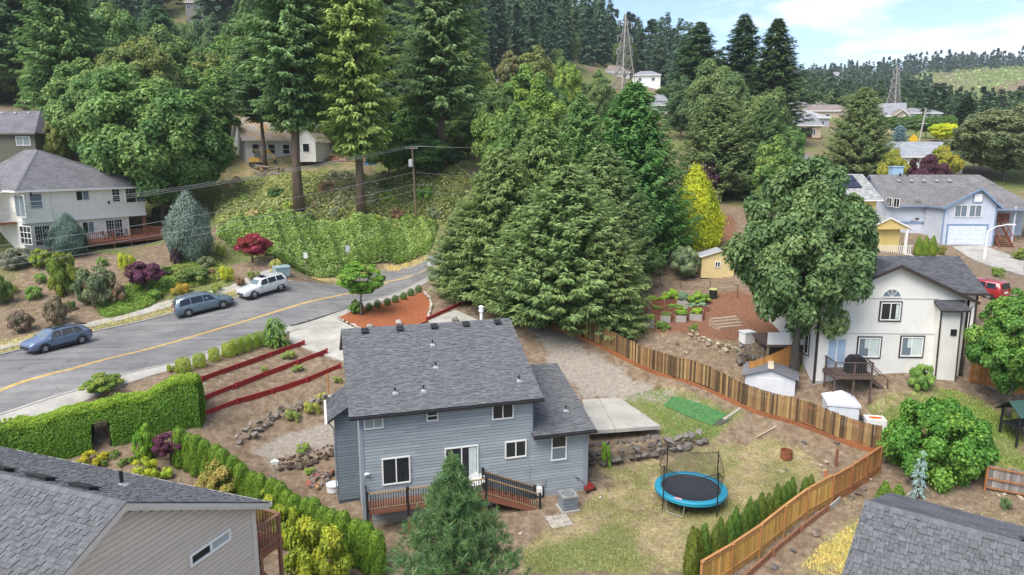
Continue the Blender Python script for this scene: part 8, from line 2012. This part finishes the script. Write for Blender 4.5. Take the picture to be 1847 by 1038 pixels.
# the trees behind the road and up the hill
for nm, lb, px, pt, pw, Y, col, k, cb in [
    ('maple_tree', 'huge rounded maple beside the white house', 285, 105, 275, 88, (.08, .14, .04), 4, .05), ('maple_tree', 'broad maple behind the huge rounded one, nearer the grassy rise', 195, 95, 190, 98, (.088, .145, .044), 4, .08), ('maple_tree', 'maple with rusty tinged top between the huge maple and the firs', 262, 55, 170, 112, (.115, .145, .045), 4, .1),
    ('broadleaf_tree', 'fresh green tree behind the mossy cottage gable', 392, 92, 130, 122, (.078, .14, .035), 1, .1), ('broadleaf_tree', 'bright tree crown on the ridge below the hilltop house', 420, 52, 110, 140, (.09, .155, .04), 2, .1), ('broadleaf_tree', 'green maple between the two tall trunks by the road', 700, 205, 120, 98, (.072, .135, .03), 1, .15),
    ('broadleaf_tree', 'low spreading maple behind the utility pole', 745, 190, 120, 104, (.062, .12, .03), 3, .15), ('broadleaf_tree', 'rusty topped tree behind the tall firs', 722, 60, 110, 132, (.13, .125, .04), 1, .15), ('broadleaf_tree', 'yellow green tree beside the last tall fir', 850, 85, 110, 128, (.12, .155, .04), 2, .15), ('broadleaf_tree', 'pale green tree below the fir forest', 880, 140, 90, 118, (.09, .135, .045), 1, .1),
    ('broadleaf_tree', 'leafy tree behind the middle bare trunk', 628, 195, 110, 112, (.075, .135, .036), 1, .08), ('broadleaf_tree', 'bright leafy tree left of the utility pole top', 705, 150, 110, 118, (.09, .15, .04), 2, .08), ('broadleaf_tree', 'leafy tree right behind the utility pole top', 770, 160, 120, 116, (.08, .14, .04), 1, .08), ('broadleaf_tree', 'pale leafy tree between the last tall fir and the cedars', 845, 190, 110, 110, (.10, .15, .045), 2, .06),
    ('maple_tree', 'tall maple crown over the grassy rise', 150, 60, 170, 118, (.068, .125, .036), 4, .08), ('maple_tree', 'pale maple crown at the top of the leafy group', 330, 40, 160, 124, (.085, .135, .042), 4, .08), ('broadleaf_tree', 'leafy tree at the picture edge beyond the grassy rise', 10, 60, 150, 150, (.07, .12, .036), 1, .06), ('broadleaf_tree', 'green crown between the huge maple and the mossy cottage', 375, 150, 120, 104, (.066, .12, .034), 2, .06), ('broadleaf_tree', 'leafy tree behind the mossy cottage ridge', 500, 130, 130, 126, (.08, .138, .04), 1, .06),
    ('broadleaf_tree', 'tall leafy tree above the huge rounded maple', 215, -10, 150, 130, (.08, .135, .04), 4, .06), ('broadleaf_tree', 'leafy tree behind the bright ridge tree', 455, 15, 120, 150, (.082, .135, .042), 2, .06), ('broadleaf_tree', 'leafy tree over the mossy cottage, between two tall firs', 600, 90, 120, 128, (.08, .135, .04), 1, .06),
    ('broadleaf_tree', 'brown tinged tree at the forest foot', 925, 85, 70, 165, (.125, .125, .05), 2, .1), ('broadleaf_tree', 'thin yellow green tree at the edge of the olive house', 108, 200, 50, 98, (.13, .15, .045), 2, .1), ('broadleaf_tree', 'deep green maple hanging over the brambles', 770, 235, 100, 96, (.05, .10, .03), 2, .1), ('broadleaf_tree', 'dark shrubby tree behind the brambles by the cedar', 810, 265, 90, 100, (.045, .09, .03), 3, .05)]:
    broad(nm, lb, px, pt, pw, col, Y=Y, k=k, cb=cb)
for lb, px, pt, pw, Y, base, col, k, cb in [
    ('tall fir with bare lower trunk standing in the brambles, the one nearer the mossy cottage', 540, -220, 180, None, 386, (0.101, 0.161, 0.062), 1, .27), ('tall fir with bare lower trunk standing in the brambles, the middle one', 652, -150, 160, None, 394, (0.153, 0.205, 0.058), 1, .22), ('tall fir with bare trunk behind the utility pole', 798, -200, 180, 98, None, (0.109, 0.161, 0.066), 2, .22),
    ('dark fir in front of the mossy cottage roof', 478, 60, 120, 103, None, (0.088, 0.140, 0.062), 1, .36), ('dark spreading fir over the grassy rise', 60, -150, 190, 132, None, (0.070, 0.121, 0.051), 2, .24), ('layered dark fir between the grassy rise and the huge maple', 135, -150, 150, 112, None, (0.090, 0.149, 0.051), 2, .12),
    ('dark fir behind the mossy cottage chimney', 590, -60, 130, 125, None, (0.070, 0.121, 0.051), 1, .2), ('broad fir behind the rusty topped tree', 690, -100, 140, 140, None, (0.082, 0.138, 0.055), 0, .1), ('dark fir beside the hilltop house', 310, 10, 90, 160, None, (0.066, 0.117, 0.051), 1, .1)]:
    conifer('fir_tree', lb, px, pt, pw, col, Y=Y, base=base, k=k, cb=cb)
# a wood of mixed trees on the slope
def clear(px, py, Y):
    """keep the houses on the slope in view"""
    for x0, x1, y0, Ym in ((395, 625, 175, 119), (0, 110, 170, 140), (870, 950, 140, 232), (1085, 1200, 110, 285), (1170, 1220, 165, 205), (325, 400, -5, 250), (1405, 1740, 150, 200)):
        if x0 < px < x1 and Y < Ym: return False
    return True
nmix = 0; tries = 0
r0 = np.random.RandomState(5)
while nmix < 130 and tries < 900:
    tries += 1
    Y = r0.uniform(112, 215); px = r0.uniform(-60, 1010); x = (px - CX) / F * Y; z = gz(x, Y)
    if not clear(px, 0, Y) or (px < 120 and 100 < Y < 150): continue
    nmix += 1; h = r0.uniform(12, 19)
    if r0.uniform() < .36:
        k = r0.randint(3); c = np.array([(.066, .108, .044), (.082, .126, .044), (.07, .108, .056)][r0.randint(3)]) * r0.uniform(.85, 1.25)
        h *= 1.35; plant('wood_conifer', 'dark conifer in the mixed wood on the slope', 'tree', (x, Y), h, h * .19, P_FIR[k], ((4.6, 5.2, 5.4)[k], 24), tuple(c), 'conifers of the mixed wood', .06, (24, P_FTRUNK[0]), tr=(h / 25, h / 25))
    else:
        k = 1 + r0.randint(3); c = np.array([(.065, .12, .03), (.09, .145, .035), (.11, .13, .04), (.055, .10, .036)][r0.randint(4)]) * r0.uniform(.85, 1.2)
        plant('wood_tree', 'leafy tree in the mixed wood on the slope', 'tree', (x, Y), h * .9, h * .30, P_BROAD[k], R_BROAD[k], tuple(c), 'leafy trees of the mixed wood', .08, (10, P_TRUNK[0]))
nfar = 0; tries = 0
while nfar < 285 and tries < 4000:
    tries += 1
    Y = r0.uniform(205, 400); x = r0.uniform(-.78 * Y, .30 * Y); px = CX + x / Y * F
    if px > 1235 or (px > 1030 and Y < 292) or not clear(px, 0, Y): continue
    z = gz(x, Y)
    if CY - (z - CAM_Z) / Y * F * .98 - 233 < -60: continue
    nfar += 1; h = r0.uniform(20, 32); k = r0.randint(3); c = np.array([(.05, .086, .05), (.06, .096, .054), (.072, .106, .05)][r0.randint(3)]) * r0.uniform(.8, 1.2)
    if r0.uniform() < .13:
        plant('hill_tree', 'leafy tree among the firs of the hillside forest', 'tree', (x, Y), h * .6, h * .2, P_BROAD[1 + r0.randint(3)], R_BROAD[1], tuple(np.array((.085, .125, .045)) * r0.uniform(.8, 1.2)), 'leafy trees of the hillside forest', .05)
    else: plant('hill_fir', 'dark fir in the dense forest covering the hillside', 'tree', (x, Y), h, h * .155, P_FAR[k], (4.8, 26), tuple(c), 'firs of the hillside forest', .02)
# beyond: woods that read as one mass
def wood_mass(name, label, n, region, hr, cols, seed, low=True):
    r = np.random.RandomState(seed)
    bases = [crown_conifer('tmp', 1, .19, seed + i, 26, .15, 3, ([0, .1, .3, .6, .85, 1], [.8, 1, .9, .6, .3, .05]), droop=.2, wid=.34, tpl=T_KITE) for i in range(3)]
    geo = []
    for m_ in bases:
        V = np.empty(len(m_.vertices) * 3, np.float32); m_.vertices.foreach_get('co', V); Q = np.empty(len(m_.polygons) * 4, np.int32); m_.polygons.foreach_get('vertices', Q); geo.append((V.reshape(-1, 3), Q.reshape(-1, 4)))
        bpy.data.meshes.remove(m_)
    VV, FF, TT, o_ = [], [], [], 0; k = 0; tries = 0
    while k < n and tries < n * 20:
        tries += 1; x, y = region(r)
        if x is None: continue
        k += 1; h = r.uniform(*hr); V, Q = geo[r.randint(3)]; a = r.uniform(0, 6.28); wd = h * r.uniform(.8, 1.4)
        R2 = np.array([[math.cos(a), -math.sin(a)], [math.sin(a), math.cos(a)]])
        P = np.empty_like(V); P[:, :2] = V[:, :2] @ R2.T * wd + (x, y); P[:, 2] = V[:, 2] * h + gz(x, y) - .5
        VV.append(P); FF.append(Q + o_); o_ += len(V); TT.append(np.full(len(V), r.uniform(-.7, .6)))
    me = np_mesh(name, np.concatenate(VV), np.concatenate(FF), NEEDLE, np.concatenate(TT)); o = link(name, me, color=cols); o['kind'] = 'stuff'; o['label'] = label
    return o
CLEARC = np.array([[(1612 - CX) / F, 0], [(1900 - CX) / F, 0]])
def reg_far(r):
    Y = r.uniform(400, 930); px = r.uniform(1225, 1960); x = (px - CX) / F * Y
    if px > 1640 - (Y - 560) * .3 and Y < 790: return None, None
    return x, Y
wood_mass('far_forest', 'conifer forest covering the distant hills', 1600, reg_far, (10, 19), (.055, .085, .048), 201)
def reg_hill(r):
    Y = r.uniform(215, 420); px = r.uniform(-40, 1225)
    if (px > 1010 and Y < 300) or not clear(px, 0, Y): return None, None
    return (px - CX) / F * Y, Y
wood_mass('hill_forest', 'fir forest filling in between the nearer firs of the hillside', 520, reg_hill, (15, 27), (.034, .058, .034), 204)
def reg_mid(r):
    px = r.uniform(1380, 1960); Y = r.uniform(230, 420 if px < 1640 else 320); return (px - CX) / F * Y, Y
wood_mass('valley_wood', 'dark wood in the valley below the distant hills', 190, reg_mid, (8, 13), (.055, .088, .042), 202)
def reg_ridge(r):
    px = r.uniform(1380, 1960); Y = r.uniform(760, 960); return (px - CX) / F * Y, Y
wood_mass('ridge_wood', 'uneven line of trees along the distant ridge', 300, reg_ridge, (10, 24), (.042, .06, .045), 203)
for px, Y, pt, pw, col, k in ((1468, 260, 165, 60, (.10, .14, .04), 1), (1500, 250, 172, 60, (.11, .15, .045), 2), (1530, 245, 162, 55, (.085, .12, .045), 1), (1440, 255, 160, 55, (.06, .10, .04), 2), (1592, 250, 170, 50, (.075, .115, .04), 1), (1632, 240, 178, 46, (.055, .095, .035), 1), (1575, 230, 176, 40, (.10, .14, .04), 2), (1415, 245, 142, 50, (.09, .13, .04), 2)):
    broad('valley_tree', 'leafy tree rising behind the far rooftops', px, pt, pw, col, Y=Y, k=k, cb=.05, group='leafy trees behind the far rooftops')
for px, Y, pt, pw in ((1680, 250, 150, 60), (1640, 300, 158, 40), (1655, 310, 160, 36), (1712, 300, 168, 40), (1765, 290, 165, 44), (1790, 310, 160, 40), (1825, 300, 155, 44), (1622, 330, 150, 40)):
    conifer('valley_conifer', 'dark conifer standing in front of the cleared hillside', px, pt, pw, (.036, .058, .034), Y=Y, proto=P_FAR, k=px, cb=.02, group='conifers in front of the cleared hillside')

# ------------------------------------------------------------------ hedge, thicket, ground cover
def leaf_mass(name, label, cat, P, N, size, tint, col, m_=None, tpl=T_KITE, kind='stuff', up=.5):
    n = len(P); r = np.random.RandomState(n % 9973)
    V, Fc, k = scatter(P, nrm(N + rdir(n, r) * .6), nrm(N * .4 + rdir(n, r) + np.array([0, 0, up])), size * r.uniform(.65, 1.35, n), tpl)
    o = link(name, np_mesh(name, V, Fc, m_ or LEAF, np.repeat(np.clip(tint + r.normal(0, .22, n), -1, 1), k)), color=col)
    if kind: o['kind'] = kind
    if label: o['label'] = label
    if cat: o['category'] = cat
    return o
# the tall clipped laurel hedge
hl = dense([(-37.5, 28.0), at(20, 846)[:2], at(185, 812)[:2], at(362, 772)[:2]], .1)
hs = np.cumsum([0] + [np.linalg.norm(b - a) for a, b in zip(hl[:-1], hl[1:])]); HT, HW = 2.75, 1.75; HTOT = hs[-1]
hx, hy = np.array([p[0] for p in hl]), np.array([p[1] for p in hl]); hzg = gz_arr(np.stack([hx, hy], -1))
s_arch = float(np.interp(at(186, 812)[0], hx, hs))
def hedge_pt(s, d, z):
    x, y = np.interp(s, hs, hx), np.interp(s, hs, hy); i = np.clip(np.searchsorted(hs, s), 2, len(hs) - 3)
    tx, ty = hx[i + 2] - hx[i - 2], hy[i + 2] - hy[i - 2]; q = np.hypot(tx, ty); nx_, ny_ = -ty / q, tx / q
    return np.stack([x + nx_ * d, y + ny_ * d, np.interp(s, hs, hzg) + z], -1), np.stack([nx_, ny_, 0 * nx_], -1), np.stack([tx / q, ty / q, 0 * tx], -1)
r = np.random.RandomState(77)
def hh_(s): return HT + .18 * np.sin(s * .9) + .10 * np.sin(s * 2.1 + 1) - .25 * np.exp(-((s - s_arch + 2.2) / 1.4) ** 2) + .35 * np.clip((s - HTOT + 3) / 3, 0, 1)
hedge = thing('laurel_hedge', 'tall clipped laurel hedge with bright lime top and a dark arch cut through it', 'hedge', (float(hx[len(hx)//2]), float(hy[len(hx)//2]), float(hzg[len(hx)//2])))
hc = np.array(hedge.location)
parts = []
n = 36000; s = r.uniform(0, HTOT, n); d = r.uniform(-.05, HW + .05, n); P, nx_, tx_ = hedge_pt(s, d, hh_(s) - .16 * (np.abs(d - HW / 2) / (HW / 2)) ** 4 + .07 * np.sin(s * 6) * np.sin(d * 5) + r.normal(0, .045, n)); parts.append((P, np.tile([0, 0, 1.0], (n, 1)), .75 + .15 * np.sin(s * 3)))  # top leaves: lime new growth, with top light added in the tint
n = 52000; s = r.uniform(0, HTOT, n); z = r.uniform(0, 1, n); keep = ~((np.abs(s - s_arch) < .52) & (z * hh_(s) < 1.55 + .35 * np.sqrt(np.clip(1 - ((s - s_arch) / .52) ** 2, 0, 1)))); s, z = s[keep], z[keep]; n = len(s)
P, nx_, tx_ = hedge_pt(s, -.02 - .12 * np.sin(PI * z) + .06 * np.sin(s * 4 + z * 6) + r.normal(0, .04, n) + .16 * z ** 6, z * hh_(s)); parts.append((P, -nx_ + [0, 0, .25], -.4 + .6 * z ** 6))  # front and end leaves tinted darker below the rim, shade put into the colour
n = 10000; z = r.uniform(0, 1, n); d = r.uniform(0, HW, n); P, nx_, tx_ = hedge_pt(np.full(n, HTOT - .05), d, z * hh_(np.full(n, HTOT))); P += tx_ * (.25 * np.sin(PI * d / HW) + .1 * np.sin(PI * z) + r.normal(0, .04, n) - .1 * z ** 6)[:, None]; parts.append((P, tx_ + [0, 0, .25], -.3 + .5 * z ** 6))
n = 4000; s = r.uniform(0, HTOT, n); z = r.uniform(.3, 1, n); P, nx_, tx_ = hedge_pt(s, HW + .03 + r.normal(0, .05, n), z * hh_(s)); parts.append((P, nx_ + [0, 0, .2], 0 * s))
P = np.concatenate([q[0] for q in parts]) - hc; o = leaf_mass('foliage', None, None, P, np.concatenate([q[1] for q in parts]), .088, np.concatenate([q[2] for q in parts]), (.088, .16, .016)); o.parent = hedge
cb_ = MB()
ss = np.arange(0, HTOT, .5)
for a in ss:
    c = min(a + .5, HTOT - .1)
    if c <= a: continue
    lowz = 1.85 if abs((a + c) / 2 - s_arch) < .5 else 0
    q = []
    for (s_, dd_) in ((a, .12), (c, .12), (c, HW - .12), (a, HW - .12)):
        p_, _, _ = hedge_pt(np.array([s_]), np.array([dd_]), np.array([0.0])); q.append(p_[0] - hc)
    top_ = float(hh_(np.array([a]))[0]) - .22
    cb_.add([(*k[:2], k[2] + lowz) for k in q] + [(*k[:2], k[2] + top_) for k in q], [(3, 2, 1, 0), (4, 5, 6, 7), (0, 1, 5, 4), (1, 2, 6, 5), (2, 3, 7, 6), (3, 0, 4, 7)])
co = cb_.build('branches', mat('hedge_core_shade', (.03, .035, .015), .9, .3, 6), hedge); co['kind'] = 'stuff'  # solid core boxes; dark colour stands in for the shade inside the hedge
broad('hedge_bush', 'olive rhododendron behind the tall clipped hedge', 190, 674, 84, (.12, .165, .03), base=712, k=3, cb=.02)
# brambles beyond the road
def scatter_px(poly, n, seed):
    W = poly_px(poly); r = np.random.RandomState(seed); lo, hi = W.min(0), W.max(0); out = []
    c = 0
    while c < n:
        q = r.uniform(lo, hi, (n * 2, 2)); dd_ = sdist(q, W); q = np.column_stack([q, dd_])[dd_ > 0]; out.append(q); c += len(q)
    return np.concatenate(out)[:n]
def thicket(name, label, poly, n, size, hmax, col, seed, edge=1.2, tint0=0.0, tpl=T_KITE, m_=None, rough=.75):
    q = scatter_px(poly, n, seed); r = np.random.RandomState(seed); z = gz_arr(q[:, :2]); e = np.clip(q[:, 2] / edge, 0, 1)
    bump = 1 + rough * vnoise(q[:, :2], .8, seed); h = hmax * np.sqrt(1 - (1 - e) ** 2) * bump * (r.uniform(0, 1, n) ** .18)
    P = np.column_stack([q[:, :2], z + h + .02]); g = np.stack([vnoise(q[:, :2] + [.1, 0], .8, seed) - vnoise(q[:, :2], .8, seed), vnoise(q[:, :2] + [0, .1], .8, seed) - vnoise(q[:, :2], .8, seed)], -1) * -5
    N = nrm(np.column_stack([g * hmax * rough, np.ones(n)])); return leaf_mass(name, label, None, P, N, size, tint0 + .35 * vnoise(q[:, :2], .25, seed + 1) + .2 * vnoise(q[:, :2], 1.1, seed + 2), col, m_, tpl)
thicket('bramble_thicket', 'bright green bramble thicket along the far side of the road', [(388,425),(440,398),(520,392),(640,400),(740,392),(790,410),(775,455),(700,476),(610,498),(560,498),(520,480),(470,462),(420,448)], 64000, .26, 1.5, (.16, .22, .065), 301, 2.4)
thicket('undergrowth', 'mixed low undergrowth on the slope below the mossy cottage', [(395,330),(470,325),(560,318),(700,325),(800,300),(860,330),(800,405),(640,402),(520,394),(440,400),(392,420),(385,370)], 44000, .29, .8, (.20, .22, .085), 302, 1.2, .1)
thicket('undergrowth', 'low scrub beside the tall trunks', [(560,330),(700,318),(690,390),(600,392)], 6000, .45, 1.1, (.22, .22, .12), 303)
thicket('clearing_shrubs', 'low green regrowth over the cleared distant hillside', [(1600,178),(1700,168),(1847,160),(1960,158),(1960,122),(1847,121),(1720,125),(1650,145)], 26000, 2.2, 2.0, (.16, .22, .075), 304, 6)
thicket('ground_cover', 'green ground cover plants on the bank above the pavement', [(170,545),(215,520),(300,500),(330,505),(300,530),(270,555),(200,575),(180,570)], 9000, .2, .35, (.11, .175, .035), 305, .8)
thicket('ground_cover', 'yellowish ground cover between the juniper and the parked minivan', [(280,495),(340,470),(400,470),(420,500),(350,520),(300,520)], 7000, .2, .3, (.15, .185, .045), 306, .8)
thicket('ground_cover', 'weeds at the foot of the maple and the orange fence', [(1395,640),(1440,630),(1445,668),(1400,668)], 1500, .2, .4, (.10, .16, .035), 307)
thicket('ground_cover', 'green scrub on the slope beyond the garage drive', [(1790,380),(1847,370),(1847,400),(1800,402)], 2500, .5, .6, (.14, .20, .04), 308)
# lawn blades
def lawn(name, label, poly, n, size, col, seed, th=.05):
    q = scatter_px(poly, n, seed); r = np.random.RandomState(seed); z = gz_arr(q[:, :2]); keep = (vnoise(q[:, :2], .9, seed) + .5 * vnoise(q[:, :2], 2.6, seed + 3) + r.normal(0, .35, n)) > th; q = q[keep]; z = z[keep]; n = len(q)
    N = nrm(rdir(n, r) * [1, 1, .2]); P = np.column_stack([q[:, :2], z])
    V, Fc, k = scatter(P, N, nrm(rdir(n, r) * .55 + [0, 0, 1]), size * r.uniform(.5, 1.3, n), T_NEEDLE2)
    o = link(name, np_mesh(name, V, Fc, LEAF, np.repeat(np.clip(r.normal(0, .4, n) + .35 * vnoise(q[:, :2], .5, seed + 9), -1, 1), k)), color=col); o['kind'] = 'stuff'; o['label'] = label
T_NEEDLE2 = (np.array([[-.16, 0, 0], [.16, 0, 0], [.02, 1, 0.1]]), np.array([[0, 1, 2]]))
lawn('lawn_grass', 'thin patchy grass of the grey house lawn', ZONE['lawn'][0], 42000, .12, (.20, .20, .08), 401, .2)
lawn('lawn_grass', 'thin grass round the turf mat', ZONE['lawn'][1], 9000, .13, (.12, .19, .045), 402)
lawn('lawn_grass', 'grass of the cream house lawn', ZONE['lawn'][2], 26000, .15, (.15, .20, .05), 403)
lawn('verge_grass', 'straw coloured verge grass between kerb and sidewalk', ZONE['lawn'][4], 9000, .16, (.33, .30, .13), 404)
lawn('verge_grass', 'dry grass on the far road verge', ZONE['lawn'][5], 7000, .2, (.38, .33, .16), 405)
lawn('dry_weeds', 'sparse dry weeds and litter on the bare terraces', [(350,640),(550,605),(615,650),(615,790),(500,840),(370,770)], 9000, .10, (.24, .22, .11), 411, .55)
lawn('dry_weeds', 'sparse straw and weeds on the bare slope beyond the plank fence', [(1080,620),(1180,590),(1330,620),(1400,690),(1440,760),(1300,700)], 7000, .12, (.26, .23, .12), 412, .55)
lawn('dry_weeds', 'sparse straw and weeds on the planted bank', [(0,480),(150,470),(300,470),(430,430),(540,490),(330,540),(150,580),(0,610)], 14000, .15, (.30, .26, .13), 413, .3)
lawn('dry_weeds', 'sparse weeds on the stony ground beside the dark roof', [(1500,900),(1620,890),(1847,905),(1847,990),(1600,960)], 7000, .1, (.26, .23, .12), 414, .5)
lawn('dry_weeds', 'weeds scattered over the gravel yard', [(880,540),(1060,620),(1240,720),(1120,715),(1000,650)], 5000, .09, (.20, .21, .10), 415, .6)
lawn('dry_grass', 'dry straw grass beside the dark roof', ZONE['lawn'][3], 9000, .16, (.36, .31, .12), 406)
# ------------------------------------------------------------------ haze
m, t_, o_ = new_mat('haze'); pv = _nd(t_, 'ShaderNodeVolumePrincipled'); pv.inputs['Color'].default_value = (.80, .88, .96, 1); pv.inputs['Density'].default_value = .00018; pv.inputs['Anisotropy'].default_value = .2
t_.links.new(pv.outputs[0], o_.inputs['Volume'])
hz = MB().box(-3900, 3900, -900, 5600, GZ.min() - 1, max(205, GZ.max() + 30)).build('haze', m); hz['kind'] = 'stuff'
